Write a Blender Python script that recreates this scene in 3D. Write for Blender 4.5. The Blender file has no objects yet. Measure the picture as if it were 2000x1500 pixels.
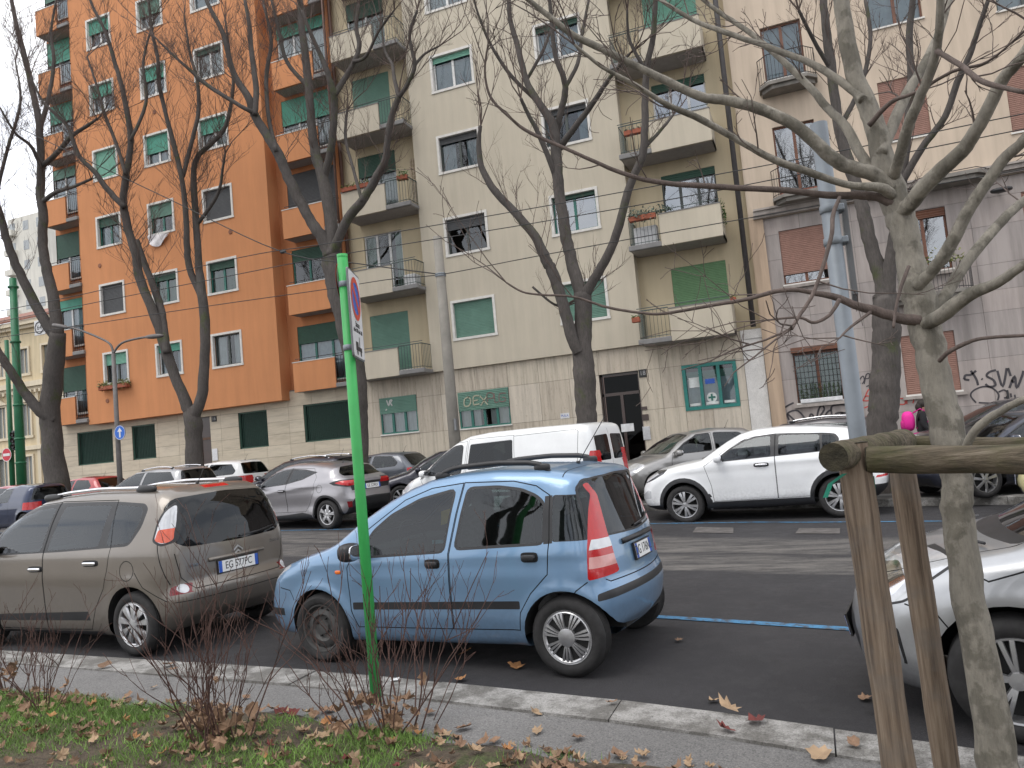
import bpy, math, random
import numpy as np
from mathutils import Vector, Matrix
random.seed(7); RNG = np.random.default_rng(7)
scene = bpy.context.scene
COL = scene.collection
rad = math.radians

# ------------------------------------------------------------------ camera
FPX = 1500.0; CAM_H = 1.72
PITCH, ROLL, YAW = rad(4.313), rad(5.267), rad(20.90)
_f = np.array([-math.sin(YAW)*math.cos(PITCH), math.cos(YAW)*math.cos(PITCH), math.sin(PITCH)])
_r = np.array([math.cos(YAW), math.sin(YAW), 0.0]); _u = np.cross(_r, _f)
R_ = _r*math.cos(ROLL)-_u*math.sin(ROLL); U_ = _u*math.cos(ROLL)+_r*math.sin(ROLL)
cam = bpy.data.cameras.new('camera'); cam.sensor_width = 36; cam.lens = 36*FPX/2000; cam.clip_end = 900; cam.clip_start = .05
camo = bpy.data.objects.new('camera', cam); COL.objects.link(camo)
camo.matrix_world = Matrix(((R_[0], U_[0], -_f[0], 0), (R_[1], U_[1], -_f[1], 0), (R_[2], U_[2], -_f[2], CAM_H), (0, 0, 0, 1)))
scene.camera = camo

# ------------------------------------------------------------------ world, sun, exposure
SUN_EL, SUN_AZ = rad(60), rad(215)          # overcast: broad soft light from high behind the camera
w = bpy.data.worlds.new('World'); scene.world = w; w.use_nodes = True
nt = w.node_tree; nt.nodes.clear()
out = nt.nodes.new('ShaderNodeOutputWorld'); bg = nt.nodes.new('ShaderNodeBackground')
sky = nt.nodes.new('ShaderNodeTexSky'); sky.sky_type = 'NISHITA'; sky.sun_disc = False
sky.sun_elevation = SUN_EL; sky.sun_rotation = SUN_AZ; sky.air_density = 1.0; sky.dust_density = .4; sky.ozone_density = 1.0
tc = nt.nodes.new('ShaderNodeTexCoord'); mp = nt.nodes.new('ShaderNodeMapping'); mp.inputs['Scale'].default_value = (1, 1, 2.2)
nz = nt.nodes.new('ShaderNodeTexNoise'); nz.inputs['Scale'].default_value = 2.6; nz.inputs['Detail'].default_value = 9; nz.inputs['Roughness'].default_value = .58
cr = nt.nodes.new('ShaderNodeValToRGB'); cr.color_ramp.elements[0].position = .36; cr.color_ramp.elements[1].position = .50
cr.color_ramp.elements[0].color = (.62, .62, .62, 1)
mx = nt.nodes.new('ShaderNodeMix'); mx.data_type = 'RGBA'
nt.links.new(tc.outputs['Generated'], mp.inputs['Vector']); nt.links.new(mp.outputs['Vector'], nz.inputs['Vector'])
nt.links.new(nz.outputs['Fac'], cr.inputs['Fac']); nt.links.new(cr.outputs['Color'], mx.inputs['Factor'])
nt.links.new(sky.outputs['Color'], mx.inputs['A']); mx.inputs['B'].default_value = (10.5, 10.6, 11.0, 1)   # thin cloud deck
nt.links.new(mx.outputs['Result'], bg.inputs['Color']); bg.inputs['Strength'].default_value = .12
nt.links.new(bg.outputs['Background'], out.inputs['Surface'])
sl = bpy.data.lights.new('sun', 'SUN'); sl.energy = 1.0; sl.angle = rad(30); sl.color = (1, .96, .9)
so = bpy.data.objects.new('sun', sl); COL.objects.link(so)
_sd = Vector((math.sin(SUN_AZ)*math.cos(SUN_EL), math.cos(SUN_AZ)*math.cos(SUN_EL), math.sin(SUN_EL)))
so.rotation_euler = _sd.to_track_quat('Z', 'Y').to_euler(); so.location = _sd*60
vs = scene.view_settings; vs.view_transform = 'Standard'; vs.look = 'None'; vs.gamma = 1; vs.exposure = 0.48; vs.use_curve_mapping = False
scene.render.resolution_x, scene.render.resolution_y = 1024, 768

# ------------------------------------------------------------------ pixel -> place helpers (photograph is 2000 x 1500)
def ray(px, py):
    return R_*((px-1000)/FPX) - U_*((py-750)/FPX) + _f
def atY(px, py, Y):
    d = ray(px, py); return np.array([0, 0, CAM_H]) + d*(Y/d[1])
def atZ(px, py, z=0.0):
    d = ray(px, py); return np.array([0, 0, CAM_H]) + d*((z-CAM_H)/d[2])
def atX(px, py, X):
    d = ray(px, py); return np.array([0, 0, CAM_H]) + d*(X/d[0])
def FX(X, Z, Y):
    """facade picks were measured on the plane Y=25; carry them to depth Y"""
    k = Y/25.0; return X*k, CAM_H+(Z-CAM_H)*k

# ------------------------------------------------------------------ materials
MATS = {}
def newmat(name):
    m = bpy.data.materials.new(name); m.use_nodes = True
    n = m.node_tree; b = n.nodes['Principled BSDF']; MATS[name] = m
    return m, n, b
def lk(n, a, b): n.links.new(a, b)
def noise(n, scale, detail=5, rough=.6, vec=None, stretch=None):
    t = n.nodes.new('ShaderNodeTexNoise'); t.inputs['Scale'].default_value = scale
    t.inputs['Detail'].default_value = detail; t.inputs['Roughness'].default_value = rough
    c = n.nodes.new('ShaderNodeTexCoord')
    if stretch:
        mpn = n.nodes.new('ShaderNodeMapping'); mpn.inputs['Scale'].default_value = stretch
        lk(n, c.outputs['Object'], mpn.inputs['Vector']); lk(n, mpn.outputs['Vector'], t.inputs['Vector'])
    else:
        lk(n, c.outputs['Object'], t.inputs['Vector'])
    return t
def ramp(n, src, stops):
    r = n.nodes.new('ShaderNodeValToRGB'); e = r.color_ramp.elements
    while len(e) < len(stops): e.new(.5)
    for i, (p, c) in enumerate(stops):
        e[i].position = p; e[i].color = (*c, 1) if len(c) == 3 else c
    lk(n, src, r.inputs['Fac']); return r
def mixc(n, fac, a, b, mode='MIX'):
    x = n.nodes.new('ShaderNodeMix'); x.data_type = 'RGBA'; x.blend_type = mode
    for s, v in (('Factor', fac), ('A', a), ('B', b)):
        if hasattr(v, 'is_output'): lk(n, v, x.inputs[s])
        elif s == 'Factor': x.inputs[s].default_value = v
        else: x.inputs[s].default_value = (*v, 1)
    return x.outputs['Result']
def bump(n, b, src, dist=.01, strength=.6):
    bn = n.nodes.new('ShaderNodeBump'); bn.inputs['Distance'].default_value = dist; bn.inputs['Strength'].default_value = strength
    lk(n, src, bn.inputs['Height']); lk(n, bn.outputs['Normal'], b.inputs['Normal'])
def sc(c, k): return tuple(min(1, v*k) for v in c)
def plain(name, col, rough=.6, metal=0.0, var=.18, vscale=6.0, coat=0.0, spec=.5, bmp=0.0, bscale=60):
    """simple surface: base colour with soft mottling, optional fine relief"""
    if name in MATS: return MATS[name]
    m, n, b = newmat(name)
    t = noise(n, vscale)
    r = ramp(n, t.outputs['Fac'], [(.3, sc(col, 1-var)), (.7, sc(col, 1+var))])
    lk(n, r.outputs['Color'], b.inputs['Base Color'])
    b.inputs['Roughness'].default_value = rough; b.inputs['Metallic'].default_value = metal
    b.inputs['Coat Weight'].default_value = coat; b.inputs['Specular IOR Level'].default_value = spec
    if bmp: bump(n, b, noise(n, bscale, 4).outputs['Fac'], bmp)
    return m
def wall_mat(name, col, dirt=.25, streak=(3.0, 3.0, .25), rough=.9):
    """painted render: cloudy tone, vertical weather streaks, fine grain"""
    m, n, b = newmat(name)
    a = noise(n, .35, 4); s = noise(n, 1.0, 6, .65, stretch=streak); g = noise(n, 90, 3)
    c1 = ramp(n, a.outputs['Fac'], [(.3, sc(col, .93)), (.7, sc(col, 1.05))])
    c2 = ramp(n, s.outputs['Fac'], [(.35, (1-dirt,)*3), (.62, (1, 1, 1))])
    res = mixc(n, 1.0, c1.outputs['Color'], c2.outputs['Color'], 'MULTIPLY')
    lk(n, res, b.inputs['Base Color']); b.inputs['Roughness'].default_value = rough
    bump(n, b, g.outputs['Fac'], .004, .5)
    return m
def paint_mat(name, col, metal=.35, rough=.32, dust=.3):
    if name in MATS: return MATS[name]
    m, n, b = newmat(name)
    t = noise(n, 2.2, 6, .65); g = noise(n, 26, 5, .7)
    geo = n.nodes.new('ShaderNodeTexCoord'); sep = n.nodes.new('ShaderNodeSeparateXYZ'); lk(n, geo.outputs['Object'], sep.inputs[0])
    lo = n.nodes.new('ShaderNodeMapRange'); lo.inputs[1].default_value = .65; lo.inputs[2].default_value = .15; lo.inputs[3].default_value = .06; lo.inputs[4].default_value = 1.0
    lk(n, sep.outputs['Z'], lo.inputs[0])
    mu = n.nodes.new('ShaderNodeMath'); mu.operation = 'MULTIPLY'; lk(n, lo.outputs[0], mu.inputs[0])
    rr = ramp(n, g.outputs['Fac'], [(.35, (.2,)*3), (.75, (1,)*3)]); lk(n, rr.outputs['Color'], mu.inputs[1])
    m2 = n.nodes.new('ShaderNodeMath'); m2.operation = 'MULTIPLY'; lk(n, mu.outputs[0], m2.inputs[0]); m2.inputs[1].default_value = dust*1.6
    base = ramp(n, t.outputs['Fac'], [(.3, sc(col, .95)), (.7, sc(col, 1.05))])
    c = mixc(n, m2.outputs[0], base.outputs['Color'], (.11, .10, .09))
    lk(n, c, b.inputs['Base Color'])
    b.inputs['Metallic'].default_value = metal; b.inputs['Coat Weight'].default_value = .8; b.inputs['Coat Roughness'].default_value = .06
    rg = n.nodes.new('ShaderNodeMapRange'); rg.inputs[3].default_value = rough; rg.inputs[4].default_value = .8
    lk(n, m2.outputs[0], rg.inputs[0]); lk(n, rg.outputs[0], b.inputs['Roughness'])
    return m
def glass_mat(name, tint=(.5, .56, .55), refl=1.0, rough=.02):
    if name in MATS: return MATS[name]
    m, n, b = newmat(name); n.nodes.remove(b)
    o = n.nodes['Material Output']; tr = n.nodes.new('ShaderNodeBsdfTransparent'); tr.inputs[0].default_value = (*tint, 1)
    gl = n.nodes.new('ShaderNodeBsdfGlossy'); gl.inputs['Roughness'].default_value = rough; gl.inputs['Color'].default_value = (.92, .96, 1, 1)
    fr = n.nodes.new('ShaderNodeFresnel'); fr.inputs['IOR'].default_value = 1.55
    ml = n.nodes.new('ShaderNodeMath'); ml.operation = 'MULTIPLY_ADD'; lk(n, fr.outputs[0], ml.inputs[0]); ml.inputs[1].default_value = 1.0*refl; ml.inputs[2].default_value = .0; ml.use_clamp = True
    mx_ = n.nodes.new('ShaderNodeMixShader'); lk(n, ml.outputs[0], mx_.inputs[0]); lk(n, tr.outputs[0], mx_.inputs[1]); lk(n, gl.outputs[0], mx_.inputs[2])
    lk(n, mx_.outputs[0], o.inputs['Surface']); return m

# ------------------------------------------------------------------ objects
def tag(o, label=None, cat=None, group=None, kind=None):
    if label: o['label'] = label
    if cat: o['category'] = cat
    if group: o['group'] = group
    if kind: o['kind'] = kind
    return o
def empty(name, loc=(0, 0, 0), rz=0.0, parent=None):
    o = bpy.data.objects.new(name, None); COL.objects.link(o); o.empty_display_size = .2
    o.location = loc; o.rotation_euler = (0, 0, rz)
    if parent: o.parent = parent
    return o
def thing(name, label, cat, loc=(0, 0, 0), rz=0.0, group=None):
    return tag(empty(name, loc, rz), label, cat, group)
def mesh_obj(name, verts, faces, m=None, parent=None, smooth=False, normals=None, off=(0, 0, 0)):
    me = bpy.data.meshes.new(name)
    v = np.asarray(verts, dtype=float)
    if len(v): v = v - np.asarray(off)
    me.from_pydata(v.tolist(), [], [list(map(int, f)) for f in faces] if not isinstance(faces, np.ndarray) else faces.tolist())
    if smooth: me.polygons.foreach_set('use_smooth', [True]*len(me.polygons))
    if normals is not None: me.normals_split_custom_set_from_vertices(np.asarray(normals).tolist())
    if m: me.materials.append(m)
    o = bpy.data.objects.new(name, me); COL.objects.link(o)
    if parent: o.parent = parent
    return o
class MB:
    """collects shapes; build() links them as one mesh object. World coordinates; a parent's location is taken off."""
    def __init__(s): s.v = []; s.f = []
    def add(s, v, f):
        k = len(s.v); s.v.extend([tuple(map(float, p)) for p in v]); s.f.extend([[i+k for i in q] for q in f]); return s
    def box(s, x0, x1, y0, y1, z0, z1):
        v = [(x, y, z) for z in (z0, z1) for y in (y0, y1) for x in (x0, x1)]
        return s.add(v, [(0, 2, 3, 1), (4, 5, 7, 6), (0, 1, 5, 4), (2, 6, 7, 3), (0, 4, 6, 2), (1, 3, 7, 5)])
    def bev(s, x0, x1, y0, y1, z0, z1, b):
        """box with all edges chamfered"""
        v = []; f = []
        for ax in range(3):
            lo = (x0, y0, z0); hi = (x1, y1, z1)
            for sgn in (0, 1):
                o = [0, 0, 0]; o[ax] = hi[ax] if sgn else lo[ax]
                a1, a2 = (ax+1) % 3, (ax+2) % 3; q = []
                for p1, p2 in ((0, 0), (1, 0), (1, 1), (0, 1)):
                    w_ = list(o); w_[a1] = hi[a1]-b if p1 else lo[a1]+b; w_[a2] = hi[a2]-b if p2 else lo[a2]+b
                    q.append(tuple(w_))
                v.append(q if sgn else q[::-1])
        import itertools
        base = len(s.v); idx = {}
        flat = []
        for q in v:
            ids = []
            for p in q:
                ids.append(len(flat)); flat.append(p)
            f.append(ids)
        # edge bevels + corners through convex grouping
        key = lambda p: tuple(int(c > (l+h)/2) for c, l, h in zip(p, (x0, y0, z0), (x1, y1, z1)))
        byc = {}
        for i, p in enumerate(flat): byc.setdefault(key(p), []).append((i // 4 // 2, i))
        for kx in byc: f.append([i for _, i in sorted(byc[kx])])
        for ax in range(3):
            a1, a2 = (ax+1) % 3, (ax+2) % 3
            for c1 in (0, 1):
                for c2 in (0, 1):
                    k0 = [0, 0, 0]; k0[a1] = c1; k0[a2] = c2; k1 = list(k0); k1[ax] = 1
                    d0 = dict(byc[tuple(k0)]); d1 = dict(byc[tuple(k1)])
                    f.append([d0[a1], d1[a1], d1[a2], d0[a2]])
        return s.add(flat, f)
    def quad(s, a, b, c, d): return s.add([a, b, c, d], [(0, 1, 2, 3)])
    def poly(s, pts): return s.add(pts, [tuple(range(len(pts)))])
    def prism(s, pts, h):
        """extrude planar ring pts by vector h"""
        n = len(pts); p2 = [tuple(np.array(p)+np.array(h)) for p in pts]
        f = [tuple(range(n))[::-1], tuple(range(n, 2*n))] + [(i, (i+1) % n, n+(i+1) % n, n+i) for i in range(n)]
        return s.add(list(pts)+p2, f)
    def tube(s, pts, r, n=8, cap=True):
        pts = [np.array(p, float) for p in pts]; m = len(pts)
        rr = r if hasattr(r, '__len__') else [r]*m
        v = []; up = None
        for i, p in enumerate(pts):
            t = pts[min(i+1, m-1)]-pts[max(i-1, 0)]; L = np.linalg.norm(t); t = t/L if L > 1e-9 else np.array([0, 0, 1.])
            if up is None:
                a = np.array([0, 0, 1.]) if abs(t[2]) < .9 else np.array([1., 0, 0]); up = np.cross(t, a)
            up = up - t*np.dot(up, t); up /= max(1e-9, np.linalg.norm(up)); b = np.cross(t, up)
            for k in range(n):
                a = 2*math.pi*k/n; v.append(p + (up*math.cos(a)+b*math.sin(a))*rr[i])
        f = [(i*n+k, i*n+(k+1) % n, (i+1)*n+(k+1) % n, (i+1)*n+k) for i in range(m-1) for k in range(n)]
        if cap: f += [tuple(range(n))[::-1], tuple(range((m-1)*n, m*n))]
        return s.add(v, f)
    def lathe(s, prof, n=24, c=(0, 0, 0), axis='z', closed=False):
        """prof: (radius, height) along axis"""
        v = []; m = len(prof)
        for r, h in prof:
            for k in range(n):
                a = 2*math.pi*k/n; p = (r*math.cos(a), r*math.sin(a), h)
                if axis == 'y': p = (p[0], p[2], -p[1])
                if axis == 'x': p = (p[2], p[0], p[1])
                v.append((p[0]+c[0], p[1]+c[1], p[2]+c[2]))
        f = [(i*n+k, i*n+(k+1) % n, (i+1)*n+(k+1) % n, (i+1)*n+k) for i in range(m-1) for k in range(n)]
        if closed: f += [tuple(range(n))[::-1], tuple(range((m-1)*n, m*n))]
        return s.add(v, f)
    def ellip(s, c, r, nu=12, nv=8, e=1.0):
        """superellipsoid, e<1 boxy"""
        v = []; g = lambda t: math.copysign(abs(t)**e, t)
        for j in range(nv+1):
            ph = -math.pi/2+math.pi*j/nv
            for i in range(nu):
                a = 2*math.pi*i/nu
                v.append((c[0]+r[0]*g(math.cos(ph))*g(math.cos(a)), c[1]+r[1]*g(math.cos(ph))*g(math.sin(a)), c[2]+r[2]*g(math.sin(ph))))
        f = [(j*nu+i, j*nu+(i+1) % nu, (j+1)*nu+(i+1) % nu, (j+1)*nu+i) for j in range(nv) for i in range(nu)]
        return s.add(v, f)
    def build(s, name, m=None, parent=None, smooth=False, local=False):
        off = (0, 0, 0)
        if parent is not None and not local:
            p = parent; off = np.zeros(3)
            while p: off = off+np.array(p.location); p = p.parent
        return mesh_obj(name, s.v, s.f, m, parent, smooth, off=off)
def text_mesh(txt, size=.1, extrude=.0, align='CENTER'):
    cu = bpy.data.curves.new('txt', 'FONT'); cu.body = txt; cu.size = size; cu.align_x = align; cu.align_y = 'CENTER'; cu.extrude = extrude
    o = bpy.data.objects.new('txt', cu); COL.objects.link(o)
    dg = bpy.context.evaluated_depsgraph_get(); me = bpy.data.meshes.new_from_object(o.evaluated_get(dg))
    bpy.data.objects.remove(o); v = np.array([p.co for p in me.vertices]) if len(me.vertices) else np.zeros((0, 3)); f = [list(p.vertices) for p in me.polygons]
    bpy.data.meshes.remove(me); return v, f
def put_text(name, txt, size, org, ex, ey, m, parent, sx=1.0, local=False, extrude=.0006):
    """flat lettering laid at org with axes ex (reading direction) and ey (up)"""
    v, f = text_mesh(txt, size, extrude); ex = np.array(ex, float); ey = np.array(ey, float); ez = np.cross(ex, ey)
    pts = np.array(org)+v[:, :1]*ex*sx+v[:, 1:2]*ey+v[:, 2:3]*ez
    b = MB(); b.add(pts, f); return b.build(name, m, parent, local=local)
def copy_tree(o, parent=None):
    c = o.copy(); COL.objects.link(c); c.parent = parent
    for ch in list(o.children): copy_tree(ch, c)
    return c
# ------------------------------------------------------------------ cars: one smooth implicit shell per car, cut into its panels
def chaikin(p, n=2):
    p = np.array(p, float)
    for _ in range(n):
        q = np.roll(p, -1, 0); p = np.stack([p*.75+q*.25, p*.25+q*.75], 1).reshape(-1, 2)
    return p
def grow(p, d):
    p = np.array(p, float); a = np.roll(p, 1, 0); b = np.roll(p, -1, 0)
    area = np.sum(p[:, 0]*b[:, 1]-b[:, 0]*p[:, 1])
    e1 = p-a; e2 = b-p; n1 = np.stack([e1[:, 1], -e1[:, 0]], 1); n2 = np.stack([e2[:, 1], -e2[:, 0]], 1)
    n1 /= np.linalg.norm(n1, axis=1)[:, None]+1e-9; n2 /= np.linalg.norm(n2, axis=1)[:, None]+1e-9
    m = n1+n2; m /= np.maximum(.5, np.sum(m*m, 1)/2)[:, None]
    return p+m*d*(1 if area > 0 else -1)
def rnd(p, r, n=3):
    """round the corners of a polygon by about r"""
    p = np.array(p, float); o = []
    for i in range(len(p)):
        a, c, b = p[i-1], p[i], p[(i+1) % len(p)]; da, db = a-c, b-c; la, lb = np.linalg.norm(da), np.linalg.norm(db); q = min(r, la*.45, lb*.45)
        P, Q = c+da/la*q, c+db/lb*q
        for t in np.linspace(0, 1, n+1): o.append((1-t)**2*P+2*t*(1-t)*c+t*t*Q)
    return np.array(o)
def circ(cx, cz, r, n=28): return [(cx+r*math.cos(2*math.pi*i/n), cz+r*math.sin(2*math.pi*i/n)) for i in range(n)]
def mir(half): return list(half)+[(-a, b) for a, b in half[::-1] if abs(a) > 1e-6]
def inpoly(pt, poly):
    x, y = pt[:, 0], pt[:, 1]; c = np.zeros(len(pt), bool); q = np.roll(poly, -1, 0)
    for (x0, y0), (x1, y1) in zip(poly, q):
        if y0 == y1: continue
        h = ((y0 > y) != (y1 > y)) & (x < (x1-x0)*(y-y0)/(y1-y0)+x0); c ^= h
    return c
def blur(a, n):
    k = np.exp(-np.linspace(-2, 2, 2*n+1)**2); k /= k.sum()
    p = np.pad(a, n, mode='edge')
    p = np.apply_along_axis(lambda r: np.convolve(r, k, 'valid'), 0, p)
    return np.apply_along_axis(lambda r: np.convolve(r, k, 'valid'), 1, p)
class Shell:
    def __init__(s, sp):
        s.sp = sp; pr = np.array(sp['prof'], float)
        s.x0, s.z0 = pr.min(0)-.4; s.h = .02
        nx = int((pr[:, 0].max()+.4-s.x0)/s.h); nz_ = int((pr[:, 1].max()+.5-s.z0)/s.h)
        gx = s.x0+np.arange(nx)*s.h; gz = s.z0+np.arange(nz_)*s.h
        P = np.stack(np.meshgrid(gx, gz, indexing='ij'), -1).reshape(-1, 2)
        q = np.roll(pr, -1, 0); d = np.full(len(P), 9.)
        for a, b in zip(pr, q):
            e = b-a; t = np.clip(((P-a)@e)/(e@e), 0, 1); d = np.minimum(d, np.linalg.norm(P-a-t[:, None]*e, axis=1))
        d[inpoly(P, pr)] *= -1
        s.g = blur(d.reshape(nx, nz_), sp.get('soft', 3))
        zz = np.linspace(0, 2.4, 241); ww = np.interp(zz, *np.array(sp['wz']).T)
        kk = np.exp(-np.linspace(-2, 2, 13)**2); s.wz = np.convolve(np.pad(ww, 6, mode='edge'), kk/kk.sum(), 'valid')
        s.xf = pr[:, 0].max(); s.xr = pr[:, 0].min()
    def prof(s, x, z):
        u = np.clip((x-s.x0)/s.h, 0, s.g.shape[0]-1.001); v = np.clip((z-s.z0)/s.h, 0, s.g.shape[1]-1.001)
        i = u.astype(int); j = v.astype(int); a = u-i; b = v-j; g = s.g
        return (g[i, j]*(1-a)+g[i+1, j]*a)*(1-b)+(g[i, j+1]*(1-a)+g[i+1, j+1]*a)*b
    def W(s, x, z):
        sp = s.sp; w = np.interp(z, np.linspace(0, 2.4, 241), s.wz)
        af, x1, ar, x2 = sp.get('taper', (.12, .6, .08, -.9))
        f = np.clip((x-x1)/(s.xf-x1), 0, 1.2); r = np.clip((x-x2)/(s.xr-x2), 0, 1.2)
        w = w*(1-af*f**2-ar*r**2)
        fa, fw = sp.get('flare', (.02, .07)); wh = sp['wheels']
        for ax in (wh['xf'], wh['xr']):
            d = np.hypot(x-ax, z-wh['r'])-wh['ra']; w = w+fa*np.exp(-(np.maximum(d, 0)/fw)**2)
        for zc, am, sg, sl_ in sp.get('crease', []):
            w = w+am*np.exp(-((z-zc-sl_*x)/sg)**2)
        return w
    def G(s, p):
        x, y, z = p[..., 0], p[..., 1], p[..., 2]; sp = s.sp
        c = np.clip((x-s.xr)/(s.xf-s.xr), 0, 1); co = -sp.get('pr', .1)*(1-c)**2+sp.get('pf', .12)*c**2
        y2 = y*y; zc = z+sp.get('crown', .04)*y2
        a = s.prof(x+co*y2, zc); b = np.abs(y)-s.W(x, z)
        k0, k1 = sp.get('k', (.13, .26)); e = np.abs(c*2-1)**4; k = k0+(k1-k0)*e
        h = np.maximum(k-np.abs(a-b), 0)/k
        return np.maximum(a, b)+h*h*k*.25
    def N(s, p):
        e = .016; g = np.stack([s.G(p+d)-s.G(p-d) for d in np.eye(3)*e], -1)
        return g/(np.linalg.norm(g, axis=-1)[..., None]+1e-12)
    def solve(s, o, d, tmax=3.2):
        lo = np.zeros(len(o)); hi = np.full(len(o), tmax)
        for _ in range(26):
            m = (lo+hi)/2; ins = s.G(o+d*m[:, None]) < 0; lo = np.where(ins, m, lo); hi = np.where(ins, hi, m)
        return o+d*lo[:, None]
    def side(s, x, z, sgn=1):
        o = np.array([[x, 0., z]]); p = s.solve(o, np.array([[0, sgn*1., 0]]), 1.5); return p[0], s.N(p)[0]
    def end(s, y, z, sgn):
        o = np.array([[0., y, z]]); p = s.solve(o, np.array([[sgn*1., 0, 0]])); return p[0], s.N(p)[0]
    def top(s, x, y, zb=.7):
        o = np.array([[x, y, zb]]); p = s.solve(o, np.array([[0, 0, 1.]]), 2.); return p[0], s.N(p)[0]
    def mesh(s, res=1.0):
        sp = s.sp; zc = sp.get('core', .62); A = s.xr+.55; B = s.xf-.7
        ne = int(22*res); nb = int(74*res*(B-A)/2.3); nt_ = int(112*res)//4*4
        th = np.linspace(0, 2*math.pi, nt_, endpoint=False)
        O = []; D = []
        for i in range(ne+1):
            ph = math.pi/2*(1-i/ne)*.998
            O.append(np.tile([A, 0, zc], (nt_, 1))); D.append(np.stack([np.full(nt_, -math.sin(ph)), math.cos(ph)*np.cos(th), math.cos(ph)*np.sin(th)], 1))
        for i in range(1, nb):
            O.append(np.tile([A+(B-A)*i/nb, 0, zc], (nt_, 1))); D.append(np.stack([0*th, np.cos(th), np.sin(th)], 1))
        for i in range(ne+1):
            ph = math.pi/2*(i/ne)*.998
            O.append(np.tile([B, 0, zc], (nt_, 1))); D.append(np.stack([np.full(nt_, math.sin(ph)), math.cos(ph)*np.cos(th), math.cos(ph)*np.sin(th)], 1))
        O = np.concatenate(O); D = np.concatenate(D); nr = len(O)//nt_
        P = s.solve(O, D); Nn = s.N(P)
        i, k = np.meshgrid(np.arange(nr-1), np.arange(nt_), indexing='ij'); i = i.ravel(); k = k.ravel(); k2 = (k+1) % nt_
        a, b, c, d = i*nt_+k, i*nt_+k2, (i+1)*nt_+k2, (i+1)*nt_+k
        T = np.concatenate([np.stack([a, b, c], 1), np.stack([a, c, d], 1)])
        s.V = P[T]; s.Nn = Nn[T]; s.L = np.zeros(len(T), int); s.names = ['body']
        fn = np.cross(s.V[:, 1]-s.V[:, 0], s.V[:, 2]-s.V[:, 0])
        if np.mean(np.sum(fn*s.Nn.mean(1), 1)) < 0:
            s.V = s.V[:, ::-1]; s.Nn = s.Nn[:, ::-1]
    AX = {'L': (0, 2), 'R': (0, 2), 'F': (1, 2), 'B': (1, 2), 'T': (0, 1)}
    def facing(s, view):
        n = s.Nn.mean(1); c = s.V.mean(1)
        return {'L': n[:, 1] > .12, 'R': n[:, 1] < -.12, 'F': (n[:, 0] > .12), 'B': (n[:, 0] < -.12), 'T': n[:, 2] > .2}[view]
    def cut(s, a, b, ax):
        a = np.array(a, float); b = np.array(b, float); e = b-a; L = np.hypot(*e)
        if L < 1e-7: return
        p = s.V[:, :, ax]; lo = np.minimum(a, b)-1e-4; hi = np.maximum(a, b)+1e-4
        ok = (p.max(1) >= lo).all(1) & (p.min(1) <= hi).all(1)
        ix = np.nonzero(ok)[0]
        if not len(ix): return
        d = (e[0]*(p[ix, :, 1]-a[1])-e[1]*(p[ix, :, 0]-a[0]))/L
        d[np.abs(d) < 2e-5] = 0
        m = (d.max(1) > 0) & (d.min(1) < 0); ix = ix[m]; d = d[m]
        if not len(ix): return
        pos = d > 0; one = pos.sum(1) == 1
        lone = np.where(one, np.argmax(pos, 1), np.argmax(~pos, 1))
        # two non-positive -> lone positive ; one non-positive -> lone non-positive
        r = (lone[:, None]+np.arange(3)) % 3; row = np.arange(len(ix))[:, None]
        V = s.V[ix][row, r]; N = s.Nn[ix][row, r]; dd = d[row, r]
        t1 = dd[:, 0]/(dd[:, 0]-dd[:, 1]+1e-15); t2 = dd[:, 0]/(dd[:, 0]-dd[:, 2]+1e-15)
        t1 = np.clip(t1, 0, 1)[:, None]; t2 = np.clip(t2, 0, 1)[:, None]
        def mk(X):
            P = X[:, 0]+t1*(X[:, 1]-X[:, 0]); Q = X[:, 0]+t2*(X[:, 2]-X[:, 0])
            return np.concatenate([np.stack([X[:, 0], P, Q], 1), np.stack([P, X[:, 1], X[:, 2]], 1), np.stack([P, X[:, 2], Q], 1)])
        nV = mk(V); nN = mk(N); nL = np.tile(s.L[ix], 3)
        ar = np.linalg.norm(np.cross(nV[:, 1]-nV[:, 0], nV[:, 2]-nV[:, 0]), axis=1); g = ar > 1e-11
        keep = np.ones(len(s.V), bool); keep[ix] = False
        s.V = np.concatenate([s.V[keep], nV[g]]); s.Nn = np.concatenate([s.Nn[keep], nN[g]]); s.L = np.concatenate([s.L[keep], nL[g]])
    def region(s, name, view, poly, cond=None, only=None):
        poly = np.array(poly, float); ax = list(s.AX[view])
        f = (lambda q: q.facing(view)) if cond is None else (lambda q: cond(q.V.mean(1), q.Nn.mean(1)))
        p = s.V[:, :, ax]; m = (p.max(1) >= poly.min(0)-1e-3).all(1) & (p.min(1) <= poly.max(0)+1e-3).all(1)
        if name not in s.names: s.names.append(name)
        k = s.names.index(name)
        if not m.any(): return
        q = object.__new__(Shell); q.V, q.Nn, q.L = s.V[m], s.Nn[m], s.L[m]
        fm = f(q); rest = (q.V[~fm], q.Nn[~fm], q.L[~fm]); q.V, q.Nn, q.L = q.V[fm], q.Nn[fm], q.L[fm]
        for a, b in zip(poly, np.roll(poly, -1, 0)): q.cut(a, b, ax)
        if len(q.V):
            i = inpoly(q.V.mean(1)[:, ax], poly)
            if only is not None: i &= np.isin(q.L, [s.names.index(o) for o in only if o in s.names])
            q.L[i] = k
        s.V = np.concatenate([s.V[~m], rest[0], q.V]); s.Nn = np.concatenate([s.Nn[~m], rest[1], q.Nn]); s.L = np.concatenate([s.L[~m], rest[2], q.L])
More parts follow.
